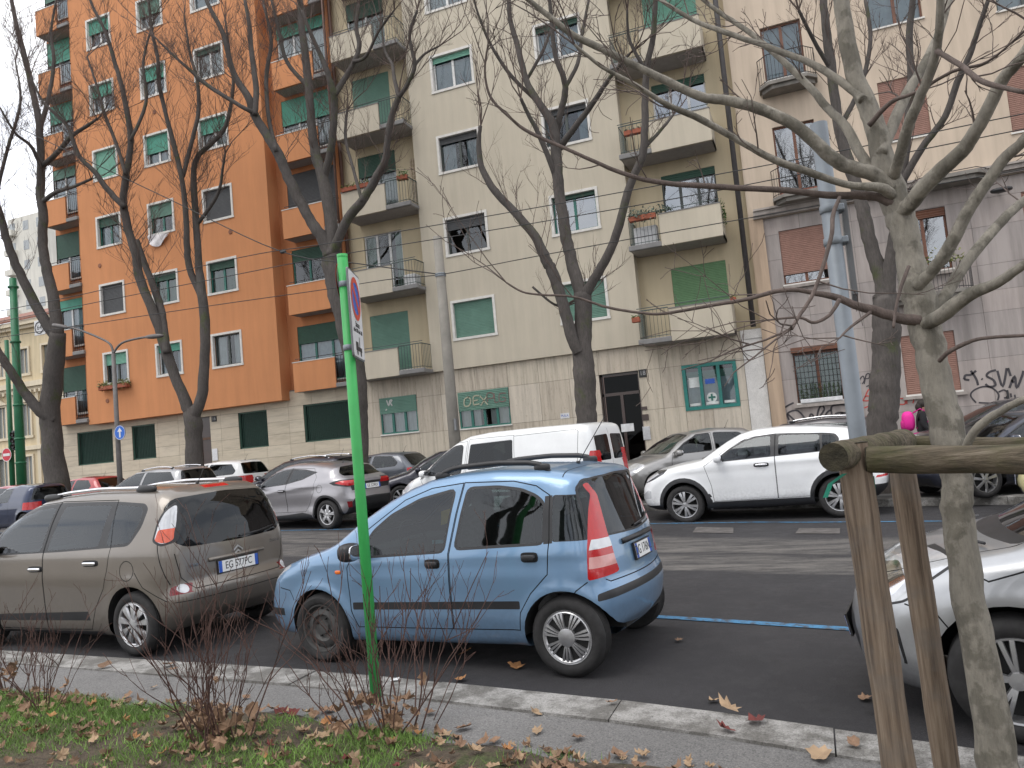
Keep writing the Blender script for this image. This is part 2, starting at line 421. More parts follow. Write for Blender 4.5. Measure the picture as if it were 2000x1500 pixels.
    def line(s, view, pts, wd=.006, name='panel_gap', only=None):
        for (x0, z0), (x1, z1) in zip(pts[:-1], pts[1:]):
            dx, dz = x1-x0, z1-z0; L = math.hypot(dx, dz); nx, nz_ = -dz/L*wd/2, dx/L*wd/2; ex, ez = dx/L*wd*.4, dz/L*wd*.4
            s.region(name, view, [(x0+nx-ex, z0+nz_-ez), (x1+nx+ex, z1+nz_+ez), (x1-nx+ex, z1-nz_+ez), (x0-nx-ex, z0-nz_-ez)], only=only)
    def take(s, name, off=0.0):
        m = s.L == s.names.index(name); V = s.V[m].reshape(-1, 3); N = s.Nn[m].reshape(-1, 3)
        q, ui, inv = np.unique(np.round(V, 5), axis=0, return_index=True, return_inverse=True)
        v = V[ui]+N[ui]*off; nn = N[ui]; f = inv.reshape(-1, 3)
        f = f[(f[:, 0] != f[:, 1]) & (f[:, 1] != f[:, 2]) & (f[:, 0] != f[:, 2])]
        return v, f, nn/(np.linalg.norm(nn, axis=1)[:, None]+1e-9)

WHEEL_CACHE = {}
def wheel_meshes(kind, R, tw):
    key = (kind, R, tw)
    if key in WHEEL_CACHE: return WHEEL_CACHE[key]
    rr = R*{'steel': .70, 'hub': .68, 'small': .66}.get(kind, .70)
    t = MB(); y0 = 0.0
    pr = [(rr-.004, -.012), (rr+.006, -.002), (rr+(R-rr)*.3, .006), (rr+(R-rr)*.62, .006), (R-.022, -.004), (R-.006, -.020), (R-.001, -.040)]
    for g in np.linspace(-.05, -tw+.05, 5): pr += [(R, g+.008), (R-.006, g+.005), (R-.006, g-.004), (R, g-.007)]
    pr += [(R-.001, -tw+.035), (R-.02, -tw+.01), (rr+.01, -tw), (rr-.01, -tw+.01)]
    t.lathe(pr, 56, axis='y')
    r = MB()    # rim barrel + spokes
    lip = [(rr, -.012), (rr-.004, -.004), (rr-.014, -.006), (rr-.02, -.02), (rr-.03, -.12), (rr-.02, -tw+.03)]
    r.lathe(lip, 48, axis='y')
    dk = MB()   # dark parts behind the spokes
    dk.lathe([(rr-.025, -.085), (.02, -.075), (.0, -.075)], 32, axis='y')
    def spoke(a, r0, r1, w0, w1, y0_, y1_, th=.02):
        c, s_ = math.cos(a), math.sin(a)
        def P(rad_, off, y): return (c*rad_-s_*off, y, s_*rad_+c*off)
        v = []; steps = 4
        for i in range(steps+1):
            u = i/steps; rad_ = r0+(r1-r0)*u; hw = (w0+(w1-w0)*u)/2; y = y0_+(y1_-y0_)*u+.006*math.sin(u*math.pi)
            v += [P(rad_, -hw, y-th), P(rad_, -hw*.72, y), P(rad_, hw*.72, y), P(rad_, hw, y-th)]
        f = []
        for i in range(steps):
            for k in range(3): f.append((i*4+k, i*4+k+1, i*4+4+k+1, i*4+4+k))
        r.add(v, f)
    if kind == 'steel':
        r.lathe([(rr-.018, -.03), (rr*.86, -.045), (rr*.74, -.032), (rr*.56, -.026), (rr*.46, -.05), (rr*.3, -.052), (rr*.26, -.036), (0, -.036)], 48, axis='y')
        for k in range(16):
            a = 2*math.pi*k/16; cx, cz = rr*.78*math.cos(a), rr*.78*math.sin(a)
            dk.lathe([(.0, -.0345), (.0135, -.0345), (.0135, -.06)], 10, c=(cx, 0, cz), axis='y')
        for k in range(4):
            a = 2*math.pi*k/4+.4; dk.lathe([(0, -.03), (.008, -.03), (.008, -.06)], 8, c=(rr*.38*math.cos(a), 0, rr*.38*math.sin(a)), axis='y')
        dk2 = dk
    elif kind == 'hub':
        r.lathe([(rr-.012, -.008), (rr*.9, -.002), (rr*.84, -.012)], 48, axis='y')
        r.lathe([(rr*.36, -.02), (rr*.33, .004), (rr*.18, .010), (0, .011)], 32, axis='y')
        for k in range(7):
            a = 2*math.pi*k/7+.3
            for d in (-.19, 0, .19): spoke(a+d, rr*.3, rr*.9, .012, .026, .002, -.004, .016)
        dk.lathe([(rr*.9, -.022), (rr*.2, -.018), (0, -.018)], 32, axis='y')
        e = MB()
    elif kind == 'twin5':
        r.lathe([(rr*.2, -.03), (rr*.18, -.002), (0, .002)], 24, axis='y')
        for k in range(5):
            a = 2*math.pi*k/5+.5
            for d in (-.2, .2): spoke(a+d*.5, rr*.12, rr*.96, .045, .038, -.006, -.008)
            spoke(a+2*math.pi/10, rr*.14, rr*.55, .03, .05, -.012, -.02)
    elif kind == 'kia':
        r.lathe([(rr*.2, -.03), (rr*.18, -.004), (0, .0)], 24, axis='y')
        for k in range(6):
            a = 2*math.pi*k/6+.35
            for d in (-.17, .17): spoke(a+d, rr*.14, rr*.96, .03, .062, -.004, -.006)
    elif kind == 'leaf7':
        r.lathe([(rr*.26, -.03), (rr*.22, .002), (0, .006)], 24, axis='y')
        r.lathe([(rr-.012, -.008), (rr*.9, -.003), (rr*.85, -.012)], 48, axis='y')
        for k in range(9):
            a = 2*math.pi*k/9+.2; spoke(a, rr*.2, rr*.92, .022, .078, .0, -.004)
    elif kind == 'c3':
        r.lathe([(rr*.22, -.03), (rr*.2, -.006), (0, -.004)], 24, axis='y')
        for k in range(5):
            a = 2*math.pi*k/5+.15
            for d in (-.13, .13): spoke(a+d, rr*.16, rr*.96, .026, .03, -.012, -.006)
    else:
        r.lathe([(rr*.24, -.03), (rr*.2, -.002), (0, .002)], 24, axis='y')
        for k in range(7): spoke(2*math.pi*k/7+.2, rr*.15, rr*.96, .04, .055, -.002, -.006)
    def me(b, nm, sm=True):
        o = mesh_obj(nm, b.v, b.f, smooth=sm); m_ = o.data; bpy.data.objects.remove(o)
        m_.set_sharp_from_angle(angle=rad(40)); return m_
    WHEEL_CACHE[key] = (me(t, 'tyre'), me(r, 'rim'), me(dk, 'brake_disc'))
    return WHEEL_CACHE[key]

CM = {}
def car_mats():
    CM['glass'] = glass_mat('car_glass', (.30, .36, .35), 1.1); CM['dark_glass'] = glass_mat('dark_car_glass', (.10, .12, .13), .8)
    CM['trim'] = plain('black_plastic', (.018, .018, .02), .45, var=.25); CM['rubber'] = plain('tyre_rubber', (.022, .021, .021), .85, var=.35, vscale=20)
    CM['gap'] = plain('panel_gap_dark', (.008, .008, .009), .8); CM['under'] = plain('underbody', (.012, .012, .012), .9)
    CM['chrome'] = plain('chrome', (.75, .75, .77), .12, 1.0, var=.05); CM['silver'] = plain('wheel_silver', (.55, .55, .56), .3, .85, var=.12, vscale=15)
    CM['steel'] = plain('dull_wheel_steel', (.07, .068, .066), .6, .4, var=.3, vscale=15); CM['interior'] = plain('car_interior', (.035, .035, .038), .85)
    CM['seat'] = plain('seat_fabric', (.05, .05, .055), .95, var=.3, vscale=30); CM['seatg'] = plain('seat_fabric_grey', (.20, .20, .20), .95, var=.2, vscale=30)
    CM['plate'] = plain('plate_white', (.75, .75, .74), .4, var=.06); CM['plate_blue'] = plain('plate_blue', (.02, .09, .42), .4)
    CM['ink'] = plain('plate_ink', (.015, .015, .018), .5)
    for nm, c, r_ in (('red', (.44, .004, .006), .2), ('darkred', (.16, .006, .010), .1), ('clear', (.55, .56, .58), .10), ('amber', (.75, .16, .02), .12), ('lampdark', (.06, .06, .065), .08), ('pink', (.62, .30, .28), .15), ('brake', (.60, .10, .05), .15)):
        CM[nm] = plain('lens_'+nm, c, r_, .25 if nm in('clear','lampdark') else 0, var=.10, vscale=14, coat=.45)
car_mats()

def make_car(name, label, sp, loc, heading, cat='car', group=None, tilt=0.0):
    """heading: direction (radians, world) in which the car points"""
    S = Shell(sp); S.mesh(sp.get('res', 1.0)); wh = sp['wheels']; W0 = wh['y']
    paint = sp['paint']; part_mat = {}; part_par = {}
    for reg in sp.get('regions', []):
        nm, view, poly, mk = reg[:4]; par = reg[4] if len(reg) > 4 else None
        for v in (('L', 'R') if view == 'S' else (view,)):
            key = nm+'|'+v; poly_ = poly
            S.region(key, v, poly_, cond=(reg[5] if len(reg) > 5 else None), only=[par+'|'+v] if par and '_lens' in nm or 'lamp_reflector' in nm else None); part_mat[key] = mk; part_par[key] = (par+'|'+v) if par else None
    for view, pts in sp.get('lines', []):
        for v in (('L', 'R') if view == 'S' else (view,)): S.line(v, pts, sp.get('gapw', .008))
    for ax in (wh['xf'], wh['xr']):
        S.region('void', 'L', circ(ax, wh['r'], wh['ra'], 36), cond=lambda c, n: np.abs(c[:, 1]) > .40)
    root = empty(name, loc, heading); tag(root, label, cat, group)
    if tilt: root.rotation_euler = (0, tilt, heading)
    objs = {}
    def gm(k): return paint if k == 'paint' else CM[k]
    for nm in S.names:
        if nm == 'void' or not (S.L == S.names.index(nm)).any(): continue
        v, f, nn = S.take(nm, -.004 if nm == 'panel_gap' else 0.0)
        base = nm.split('|')[0].rstrip('0123456789'); mk = part_mat.get(nm, 'gap' if nm == 'panel_gap' else 'paint')
        objs[nm] = mesh_obj(base, v, f, gm(mk), root, True, nn)
    for nm, o in objs.items():
        p = part_par.get(nm)
        if p and p in objs: o.parent = objs[p]
    # lining behind the painted shell, so the cabin is dark inside
    pl = [i for i, nm in enumerate(S.names) if nm != 'void' and part_mat.get(nm, 'paint') not in ('glass', 'dark_glass')]
    m = np.isin(S.L, pl) & (S.V.mean(1)[:, 2] > .5)
    V = (S.V[m]-S.Nn[m]*.03).reshape(-1, 3); q, inv = np.unique(np.round(V, 4), axis=0, return_inverse=True)
    f = inv.reshape(-1, 3); f = f[(f[:, 0] != f[:, 1]) & (f[:, 1] != f[:, 2]) & (f[:, 0] != f[:, 2])][:, ::-1]
    mesh_obj('interior_lining', q, np.ascontiguousarray(f), CM['interior'], root, True)
    # wheels and wells
    for ax, kind in ((wh['xf'], wh.get('kf', wh['kind'])), (wh['xr'], wh['kind'])):
        for sd in (1, -1):
            we = empty('wheel', (ax, sd*(W0-.012), wh['r']), 0 if sd > 0 else math.pi, root)
            if sd < 0: we.rotation_euler = (0, 0, math.pi)
            for me, nm, mk in zip(wheel_meshes(kind, wh['r'], wh.get('tw', .19)), ('tyre', 'rim', 'brake_disc'), ('rubber', 'steel' if kind == 'steel' else 'silver', 'under')):
                o = bpy.data.objects.new(nm, me); COL.objects.link(o); o.parent = we
                if not me.materials: me.materials.append(CM[mk])
            b = MB(); n = 20; R = wh['ra']+.004; yi = sd*.42
            ring = [(ax+R*math.cos(math.pi*k/n), wh['r']+R*math.sin(math.pi*k/n)) for k in range(n+1)]
            yo = [sd*(abs(S.side(x, max(z, sp['prof'][0][1]+.03), 1)[0][1])-.006) for x, z in ring]
            vv = [(x, y, z) for (x, z), y in zip(ring, yo)]+[(x, yi, z) for x, z in ring]
            b.add(vv, [(i, i+1, n+2+i, n+1+i) for i in range(n)]); b.poly([(x, yi, z) for x, z in ring])
            b.build('wheel_well', CM['under'], root, True, True)
    # cabin
    cb = sp.get('cabin')
    if cb:
        xs_f, xs_r, zs, yw = cb[:4]; b = MB(); seatm = CM[cb[4] if len(cb) > 4 else 'seat']
        b.box(xs_r-.45, xs_f+.9, -.62, .62, .30, .34)
        b.bev(xs_f+.42, xs_f+.85, -.62, .62, .5, zs+.30, .06); b.build('dashboard', CM['interior'], root, False, True)
        for x, yy in ((xs_f, yw), (xs_f, -yw)):
            b = MB(); b.bev(x-.25, x+.28, yy-.24, yy+.24, zs-.22, zs, .05)
            b.ellip((x-.30, yy, zs+.26), (.09, .24, .36), 14, 8, .55); b.ellip((x-.36, yy, zs+.64), (.055, .14, .10), 12, 8, .6)
            b.build('seat', seatm, root, True, True)
        b = MB(); b.bev(xs_r-.2, xs_r+.28, -.6, .6, zs-.2, zs, .05); b.ellip((xs_r-.26, 0, zs+.24), (.09, .62, .34), 20, 8, .35)
        for yy in (-.38, .38): b.ellip((xs_r-.30, yy, zs+.58), (.05, .13, .09), 12, 8, .6)
        b.build('rear_bench', seatm, root, True, True)
        b = MB(); c = np.array((xs_f+.36, yw, zs+.34)); ax1 = np.array((.35, 0, .94)); ax2 = np.array((0, 1., 0))
        b.tube([c+ax1*.17*math.cos(t)+ax2*.18*math.sin(t) for t in np.linspace(0, 2*math.pi, 25)], .014, 6); b.tube([c-ax2*.17, c, c+ax2*.17], .016, 6)
        b.build('steering_wheel', CM['trim'], root, True, True)
    # mirrors, handles
    for (x, z, dx, dz, mk) in sp.get('handles', []):
        for sd in (1, -1):
            p, n = S.side(x, z, sd); b = MB(); b.ellip((0, 0, 0), (dx*.62, .004, dz*.9), 16, 8, .5); b.v = [(p[0]+a, p[1]+c_*1+sd*.001, p[2]+d) for a, c_, d in b.v]; 
            b.build('handle_recess', CM['gap'], root, True, True)
            b = MB(); b.ellip((p[0], p[1]+sd*.016, p[2]), (dx/2, .016, dz/2), 16, 8, .45); b.build('handle', gm(mk), root, True, True)
    mr = sp.get('mirror')
    if mr:
        for sd in (1, -1):
            p, n = S.side(mr[0], mr[1], sd); b = MB(); b.ellip((p[0]+.01, p[1]+sd*.12, p[2]+.045), (.075, .105, .075), 16, 10, .7)
            b.tube([(p[0]+.03, p[1]-sd*.02, p[2]+.0), (p[0]+.02, p[1]+sd*.05, p[2]+.02)], .028, 8)
            o = b.build('side_mirror', gm(mr[2]), root, True, True)
            b = MB(); b.ellip((p[0]-.06, p[1]+sd*.122, p[2]+.045), (.008, .088, .06), 14, 8, .6); b.build('mirror_glass', CM['chrome'], o, True, True)
    return root, S

def plate(root, S, sgn, z, txt, y=0.0, w_=.52, h=.112, lift=.012):
    p, n = S.end(y, z, sgn); n = np.array([n[0], 0, n[2]]); n /= np.linalg.norm(n)
    ex = np.array([0, sgn*1., 0]); ey = np.cross(n, ex); ey = ey if ey[2] > 0 else -ey; ex = np.cross(ey, n)
    c = p+n*lift
    def slab(x0, x1, y0, y1, d0, d1, nm, mk, par):
        b = MB(); pts = [c+ex*a+ey*b_+n*d0 for a, b_ in ((x0, y0), (x1, y0), (x1, y1), (x0, y1))]; b.prism(pts, n*(d1-d0)); return b.build(nm, CM[mk], par, local=True)
    pl = slab(-w_/2, w_/2, -h/2, h/2, -.01, .004, 'number_plate', 'plate', root)
    fr = slab(-w_/2-.012, w_/2+.012, -h/2-.012, h/2+.012, -.012, .001, 'plate_frame', 'trim', pl)
    for s_ in (-1, 1): slab(s_*w_/2-(.042 if s_ > 0 else 0), s_*w_/2+(.042 if s_ < 0 else 0), -h/2, h/2, .004, .0055, 'plate_band', 'plate_blue', pl)
    put_text('plate_text', txt, h*.92, c+n*.005, ex, ey, CM['ink'], pl, sx=.82 if len(txt) > 6 else 1, local=True)
    return pl
def bar(root, S, pts, view, r, nm, mk, lift=0.0, n=8, sub=None):
    """tube following the shell through given side/top points"""
    P = []
    for a, b_ in pts:
        p, nn = (S.side(a, b_, 1 if view == 'L' else -1) if view in 'LR' else S.top(a, b_) if view == 'T' else S.end(a, b_, 1 if view == 'F' else -1)); P.append(p+nn*lift)
    b = MB(); b.tube(P, r, n); return b.build(nm, CM[mk] if isinstance(mk, str) else mk, sub or root, True, True)
def roof_rails(root, S, x0, x1, y, mk='trim', h=.05, r=.018):
    for sd in (1, -1):
        pts = []
        for i, u in enumerate(np.linspace(0, 1, 13)):
            x = x0+(x1-x0)*u; p, n = S.top(x, sd*y); pts.append(p+np.array([0, 0, (h if 0 < i < 12 else -.005)+(-.0 if 1 < i < 11 else -.012)]))
        b = MB(); b.tube(pts, r, 8)
        o = b.build('roof_rail', CM[mk], root, True, True)
        for x in (x0+(x1-x0)*.06, x0+(x1-x0)*.94):
            p, n = S.top(x, sd*y); b = MB(); b.ellip((p[0], p[1], p[2]+h*.3), (.07, .022, h*.62), 12, 8, .6); b.build('rail_foot', CM['trim'], o, True, True)
def antenna(root, S, x, y=0.0, L=.35, lean=-.6):
    p, n = S.top(x, y); b = MB(); b.tube([p-n*.005, p+n*.02], .018, 8); b.tube([p, p+np.array([lean*L, 0, L])], .004, 5); b.build('antenna', CM['trim'], root, True, True)
def wiper(root, S, pts, view='B'):
    bar(root, S, pts, view, .008, 'wiper', 'trim', .012)
# ------------------------------------------------------------------ the blue hatchback by the kerb
def poly_win(regs, pts, parent=None, view='S', rim=.022, r=.04, glass='glass', nm='side_window', key=''):
    p = rnd(pts, r); regs.append(('window_trim'+key, view, grow(p, rim), 'trim', parent)); regs.append((nm+key, view, p, glass, parent))
def panda(loc, heading):
    regs = []
    fd = [(.80, .80), (.79, .45), (.74, .31), (-.19, .32), (-.205, .90), (-.30, 1.43), (.0, 1.405), (.25, 1.325), (.62, 1.09)]
    rd = [(-.20, .32), (-.78, .33), (-.80, .46), (-.90, .60), (-1.05, .74), (-1.075, .98), (-1.07, 1.30), (-.95, 1.375), (-.75, 1.42), (-.31, 1.432), (-.215, .90)]
    regs += [('door', 'S', fd, 'paint'), ('rear_door', 'S', rd, 'paint')]
    poly_win(regs, [(.60, .895), (.60, .99), (.53, 1.085), (.36, 1.205), (.10, 1.315), (-.22, 1.375), (-.155, .925)], 'door', rim=.02, key='1')
    poly_win(regs, [(-.355, 1.378), (-.275, .945), (-1.02, .97), (-1.02, 1.24), (-.95, 1.295), (-.82, 1.345), (-.62, 1.375)], 'rear_door', rim=.022, key='2')
    regs.append(('pillar_trim', 'S', [(-1.03, .955), (-1.10, .96), (-1.09, 1.30), (-1.03, 1.295)], 'trim'))
    poly_win(regs, [(-1.10, .975), (-1.095, 1.295), (-1.35, 1.285), (-1.365, .975)], None, rim=.006, r=.02, nm='quarter_window', key='3')
    regs.append(('sill_strip', 'S', rnd([(.77, .455), (.77, .515), (-.80, .545), (-.80, .485)], .012), 'trim'))
    ws = lambda c, n: (n[:, 0] > .12) & (c[:, 0] < 1.2) & (c[:, 2] > .95)
    p = rnd(mir([(0, 1.03), (.59, 1.03), (.57, 1.12), (.48, 1.37), (0, 1.41)]), .06)
    regs.append(('windscreen_trim', 'F', grow(p, .025), 'trim', None, ws)); regs.append(('windscreen', 'F', p, 'glass', None, ws))
    rg = rnd(mir([(0, .965), (.60, .985), (.655, 1.03), (.585, 1.33), (.53, 1.385), (0, 1.40)]), .05)
    regs.append(('rear_window_trim', 'B', grow(rg, .014), 'trim')); regs.append(('rear_window', 'B', rg, 'dark_glass'))
    hl = [(.40, .62), (.66, .66), (.72, .80), (.60, .83), (.42, .72)]
    for j, sgn in enumerate((1, -1)): regs.append(('headlight%d' % j, 'F', rnd([(a*sgn, b) for a, b in hl], .04), 'clear'))
    lo = lambda c, n: (c[:, 0] < -1.2) & (n[:, 0] < .35)
    for j, sgn in enumerate((1, -1)):
        sl_ = lambda c, n, sgn=sgn: (c[:, 0] < -1.2) & (n[:, 0] < .35) & (c[:, 1]*sgn > .25)
        tp = rnd([(-1.345, .685), (-1.35, .97), (-1.335, 1.28), (-1.29, 1.36), (-1.315, 1.37), (-1.355, 1.27), (-1.40, 1.10), (-1.445, .93), (-1.485, .70)], .02)
        regs.append(('tail_light%d' % j, 'L', tp, 'red', None, sl_))
        regs.append(('reverse_lens%d' % j, 'L', [(-1.36, .895), (-1.37, .965), (-1.51, .955), (-1.53, .89)], 'clear', 'tail_light%d' % j, sl_))
        regs.append(('fog_lens%d' % j, 'L', [(-1.355, .765), (-1.36, .845), (-1.54, .835), (-1.555, .76)], 'pink', 'tail_light%d' % j, sl_))
    rb = lambda c, n: (c[:, 0] < -1.2)
    regs.append(('rear_bumper_strip', 'L', rnd([(-1.40, .535), (-1.40, .585), (-1.46, .60), (-1.9, .64), (-1.9, .58), (-1.46, .54)], .012), 'trim', None, rb))
    regs.append(('front_bumper_strip', 'L', [(1.60, .375), (1.60, .44), (2.1, .44), (2.1, .375)], 'trim', None, lambda c, n: c[:, 0] > 1.2))
    regs.append(('lower_grille', 'F', mir([(0, .22), (.5, .24), (.55, .33), (0, .35)]), 'trim'))
    regs.append(('grille', 'F', mir([(0, .60), (.30, .62), (.32, .68), (0, .69)]), 'trim'))
    lines = [('S', fd+fd[:1]), ('S', rd+rd[:1]), ('S', [(1.62, .62), (1.50, .60), (1.45, .52)]), ('S', [(-1.34, .675), (-1.26, .62), (-1.22, .57)]),
             ('B', [(-.62, .675), (-.58, .655), (.58, .655), (.62, .675)]), ('T', [(1.6, .64), (1.0, .68)]), ('T', [(1.6, -.64), (1.0, -.68)]), ('T', [(-1.15, -.56), (-1.15, .56)])]
    sp = dict(prof=[(-1.32, .22), (-1.46, .25), (-1.55, .36), (-1.575, .50), (-1.57, .60), (-1.535, .67), (-1.52, .80), (-1.49, .97), (-1.43, 1.16), (-1.365, 1.37), (-1.375, 1.415), (-1.29, 1.458), (-1.0, 1.505), (-.6, 1.53), (-.25, 1.52), (.05, 1.48), (.25, 1.42), (.45, 1.335), (.75, 1.175), (1.0, 1.015), (1.12, .97), (1.4, .90), (1.66, .82), (1.80, .72), (1.87, .58), (1.90, .45), (1.885, .32), (1.78, .21), (1.2, .19), (0, .20), (-1.0, .21)],
              wz=[(0, .70), (.2, .725), (.35, .755), (.55, .775), (.72, .785), (.90, .77), (.97, .755), (1.2, .69), (1.42, .60), (1.6, .54)],
              taper=(.14, .75, .12, -.95), crown=.045, pf=.16, pr=.25, k=(.10, .16), flare=(.016, .06), crease=[(.86, .006, .05, -.03), (.42, .006, .08, 0)],
              wheels=dict(xf=1.15, xr=-1.15, r=.288, y=.775, ra=.335, tw=.18, kind='hub', kf='steel'), paint=paint_mat('light_blue_paint', (.165, .28, .43), .4, .34),
              regions=regs, lines=lines, res=1.15, cabin=(.05, -.75, .62, .34, 'seatg'), handles=[(-.055, .825, .115, .042, 'trim'), (-.915, .865, .115, .042, 'trim')], mirror=(.66, .90, 'trim'))
    root, S = make_car('parked_car', 'light blue small hatchback with black roof rails beside the green sign post', sp, loc, heading)
    roof_rails(root, S, .02, -1.02, .50, 'trim', .05, .022)
    antenna(root, S, -1.05, 0, .36, -.75)
    plate(root, S, -1, .80, 'DG 176NL', w_=.36, h=.11)
    bar(root, S, [(-.32, .90), (0, .905), (.32, .90)], 'B', .022, 'plate_garnish', 'trim', .01)
    wiper(root, S, [(.05, .985), (-.25, 1.0), (-.45, 1.03)])
    for sd in (1, -1):
        p, n = S.side(.90, .765, sd); b = MB(); b.ellip((p[0], p[1]+sd*.003, p[2]), (.03, .008, .016), 10, 6, .5); b.build('side_repeater', CM['amber'], root, True, True)
    p, n = S.end(0, .86, -1)
    # parking disc and stickers behind the glass
    b = MB(); b.quad((-.10, .655, 1.22), (-.19, .655, 1.24), (-.18, .66, 1.13), (-.09, .66, 1.11)); b.build('paper_notice', plain('yellow_paper', (.75, .48, .05), .8), root, local=True)
    b = MB(); b.quad((-.02, .70, .97), (-.13, .70, .975), (-.12, .695, 1.0), (-.02, .695, 1.0)); b.build('sticker', plain('pale_blue_sticker', (.3, .55, .7), .6), root, local=True)
    return root
# ------------------------------------------------------------------ other cars
def pick_ws(x): return lambda c, n: (n[:, 0] > .10) & (c[:, 0] < x) & (c[:, 2] > .9)
def picasso(loc, heading):
    regs = []
    fd = [(1.02, .9), (1.0, .45), (.9, .22), (.10, .22), (.08, .98), (.02, 1.52), (.45, 1.50), (.85, 1.36)]
    rd = [(.09, .22), (-.62, .24), (-.72, .45), (-.88, .65), (-.95, .82), (-1.0, 1.05), (-.92, 1.50), (.01, 1.525), (.07, .98)]
    regs += [('door', 'S', fd, 'paint'), ('rear_door', 'S', rd, 'paint')]
    regs.append(('window_trim', 'S', rnd([(1.06, 1.0), (1.0, 1.24), (.82, 1.40), (.40, 1.495), (-.04, 1.515), (-.88, 1.49), (-1.34, 1.45), (-1.41, 1.40), (-1.39, 1.24), (-1.26, 1.055), (-.20, 1.02)], .06), 'trim'))
    poly_win(regs, [(.98, 1.02), (.93, 1.20), (.74, 1.36), (.36, 1.455), (.06, 1.47), (.13, 1.03)], None, rim=.0, key='1')
    poly_win(regs, [(-.10, 1.475), (-.85, 1.455), (-.80, 1.06), (.02, 1.035)], None, rim=.0, key='2')
    poly_win(regs, [(-.95, 1.455), (-1.33, 1.415), (-1.35, 1.30), (-1.25, 1.085), (-.92, 1.065)], None, rim=.0, nm='quarter_window', key='3')
    regs.append(('door_strip', 'S', [(.95, .30), (.95, .37), (-.60, .42), (-.62, .33)], 'trim'))
    ws = pick_ws(1.45); p = rnd(mir([(0, 1.08), (.66, 1.08), (.62, 1.25), (.54, 1.47), (0, 1.53)]), .06)
    regs.append(('windscreen_trim', 'F', grow(p, .02), 'trim', None, ws)); regs.append(('windscreen', 'F', p, 'glass', None, ws))
    rg = rnd(mir([(0, .985), (.60, 1.0), (.72, 1.08), (.68, 1.38), (.58, 1.475), (0, 1.50)]), .07)
    regs.append(('rear_window', 'B', rg, 'dark_glass', None, lambda c, n: (n[:, 0] < -.12) & (c[:, 2] > .9)))
    for j, sg in enumerate((1, -1)):
        cd = lambda c, n, sg=sg: (c[:, 0] < -1.3) & (n[:, 0] < .3) & (c[:, 1]*sg > .575)
        tl = [(-1.575, 1.10), (-1.59, 1.25), (-1.62, 1.36), (-1.66, 1.42), (-1.69, 1.36), (-1.715, 1.24), (-1.73, 1.08), (-1.66, 1.055)]
        regs.append(('light_frame%d' % j, 'L', rnd(grow(tl, .022), .03), 'trim', None, cd)); regs.append(('tail_light%d' % j, 'L', rnd(tl, .03), 'clear', None, cd))
        regs.append(('brake_lens%d' % j, 'L', rnd([(-1.58, 1.09), (-1.60, 1.19), (-1.77, 1.20), (-1.775, 1.07), (-1.66, 1.065)], .02), 'brake', 'tail_light%d' % j, cd))
        regs.append(('fog_light%d' % j, 'L', rnd([(-1.72, .565), (-1.72, .64), (-1.775, .66), (-1.86, .66), (-1.86, .575)], .02), 'darkred', None, cd))
        p_ = [(sg*(.66+.05*math.cos(t)), .62+.042*math.sin(t)) for t in np.linspace(0, 2*math.pi, 14)[:-1]]
        regs.append(('fog_bulb%d' % j, 'B', p_, 'clear'))
        regs.append(('headlight%d' % j, 'F', rnd([(a*sg, b) for a, b in ((.4, .68), (.70, .74), (.74, .92), (.5, .84))], .04), 'clear'))
    regs.append(('lower_grille', 'F', mir([(0, .24), (.5, .26), (.5, .48), (0, .5)]), 'trim'))
    regs.append(('high_brake_light', 'B', mir([(0, 1.545), (.16, 1.545), (.16, 1.575), (0, 1.575)]), 'red', None, lambda c, n: (c[:, 0] < -1.2) & (c[:, 2] > 1.5)))
    regs.append(('sill_trim', 'S', [(.9, .15), (.9, .20), (-.78, .22), (-.80, .15)], 'trim'))
    lines = [('S', fd+fd[:1]), ('S', rd+rd[:1]), ('S', circ(-1.24, .82, .095, 16)+[circ(-1.24, .82, .095, 16)[0]]), ('S', [(-1.62, 1.05), (-1.66, .86), (-1.72, .67)]),
             ('S', [(-1.70, .52), (-1.45, .66), (-1.35, .80)]), ('B', [(-.70, .95), (-.66, .72), (-.55, .60), (.55, .60), (.66, .72), (.70, .95)]), ('B', [(-.74, .50), (.74, .50)])]
    sp = dict(prof=[(-1.55, .20), (-1.72, .24), (-1.86, .36), (-1.90, .50), (-1.895, .60), (-1.83, .66), (-1.825, .80), (-1.82, 1.0), (-1.80, 1.18), (-1.75, 1.38), (-1.66, 1.52), (-1.50, 1.585), (-1.1, 1.595), (-.5, 1.615), (0, 1.60), (.35, 1.57), (.65, 1.48), (.95, 1.33), (1.25, 1.13), (1.42, 1.05), (1.75, .97), (1.98, .85), (2.08, .70), (2.12, .5), (2.08, .28), (1.9, .2), (1.2, .18), (0, .18), (-1.0, .18)],
              wz=[(0, .78), (.2, .80), (.45, .83), (.75, .855), (.98, .845), (1.06, .825), (1.3, .75), (1.5, .66), (1.7, .6)], taper=(.14, .9, .10, -1.1), crown=.05, pf=.12, pr=.12, k=(.13, .22), flare=(.012, .08),
              wheels=dict(xf=1.27, xr=-1.27, r=.308, y=.845, ra=.365, tw=.195, kind='leaf7'), paint=paint_mat('bronze_paint', (.185, .163, .14), .55, .38), regions=regs, lines=lines, res=1.05,
              cabin=(.15, -.75, .70, .36), handles=[(.20, .85, .20, .035, 'chrome'), (-.70, .90, .20, .035, 'chrome')], mirror=(.95, 1.02, 'paint'))
    root, S = make_car('parked_car', 'bronze grey compact people carrier with silver roof rails and plate EG 577PC', sp, loc, heading)
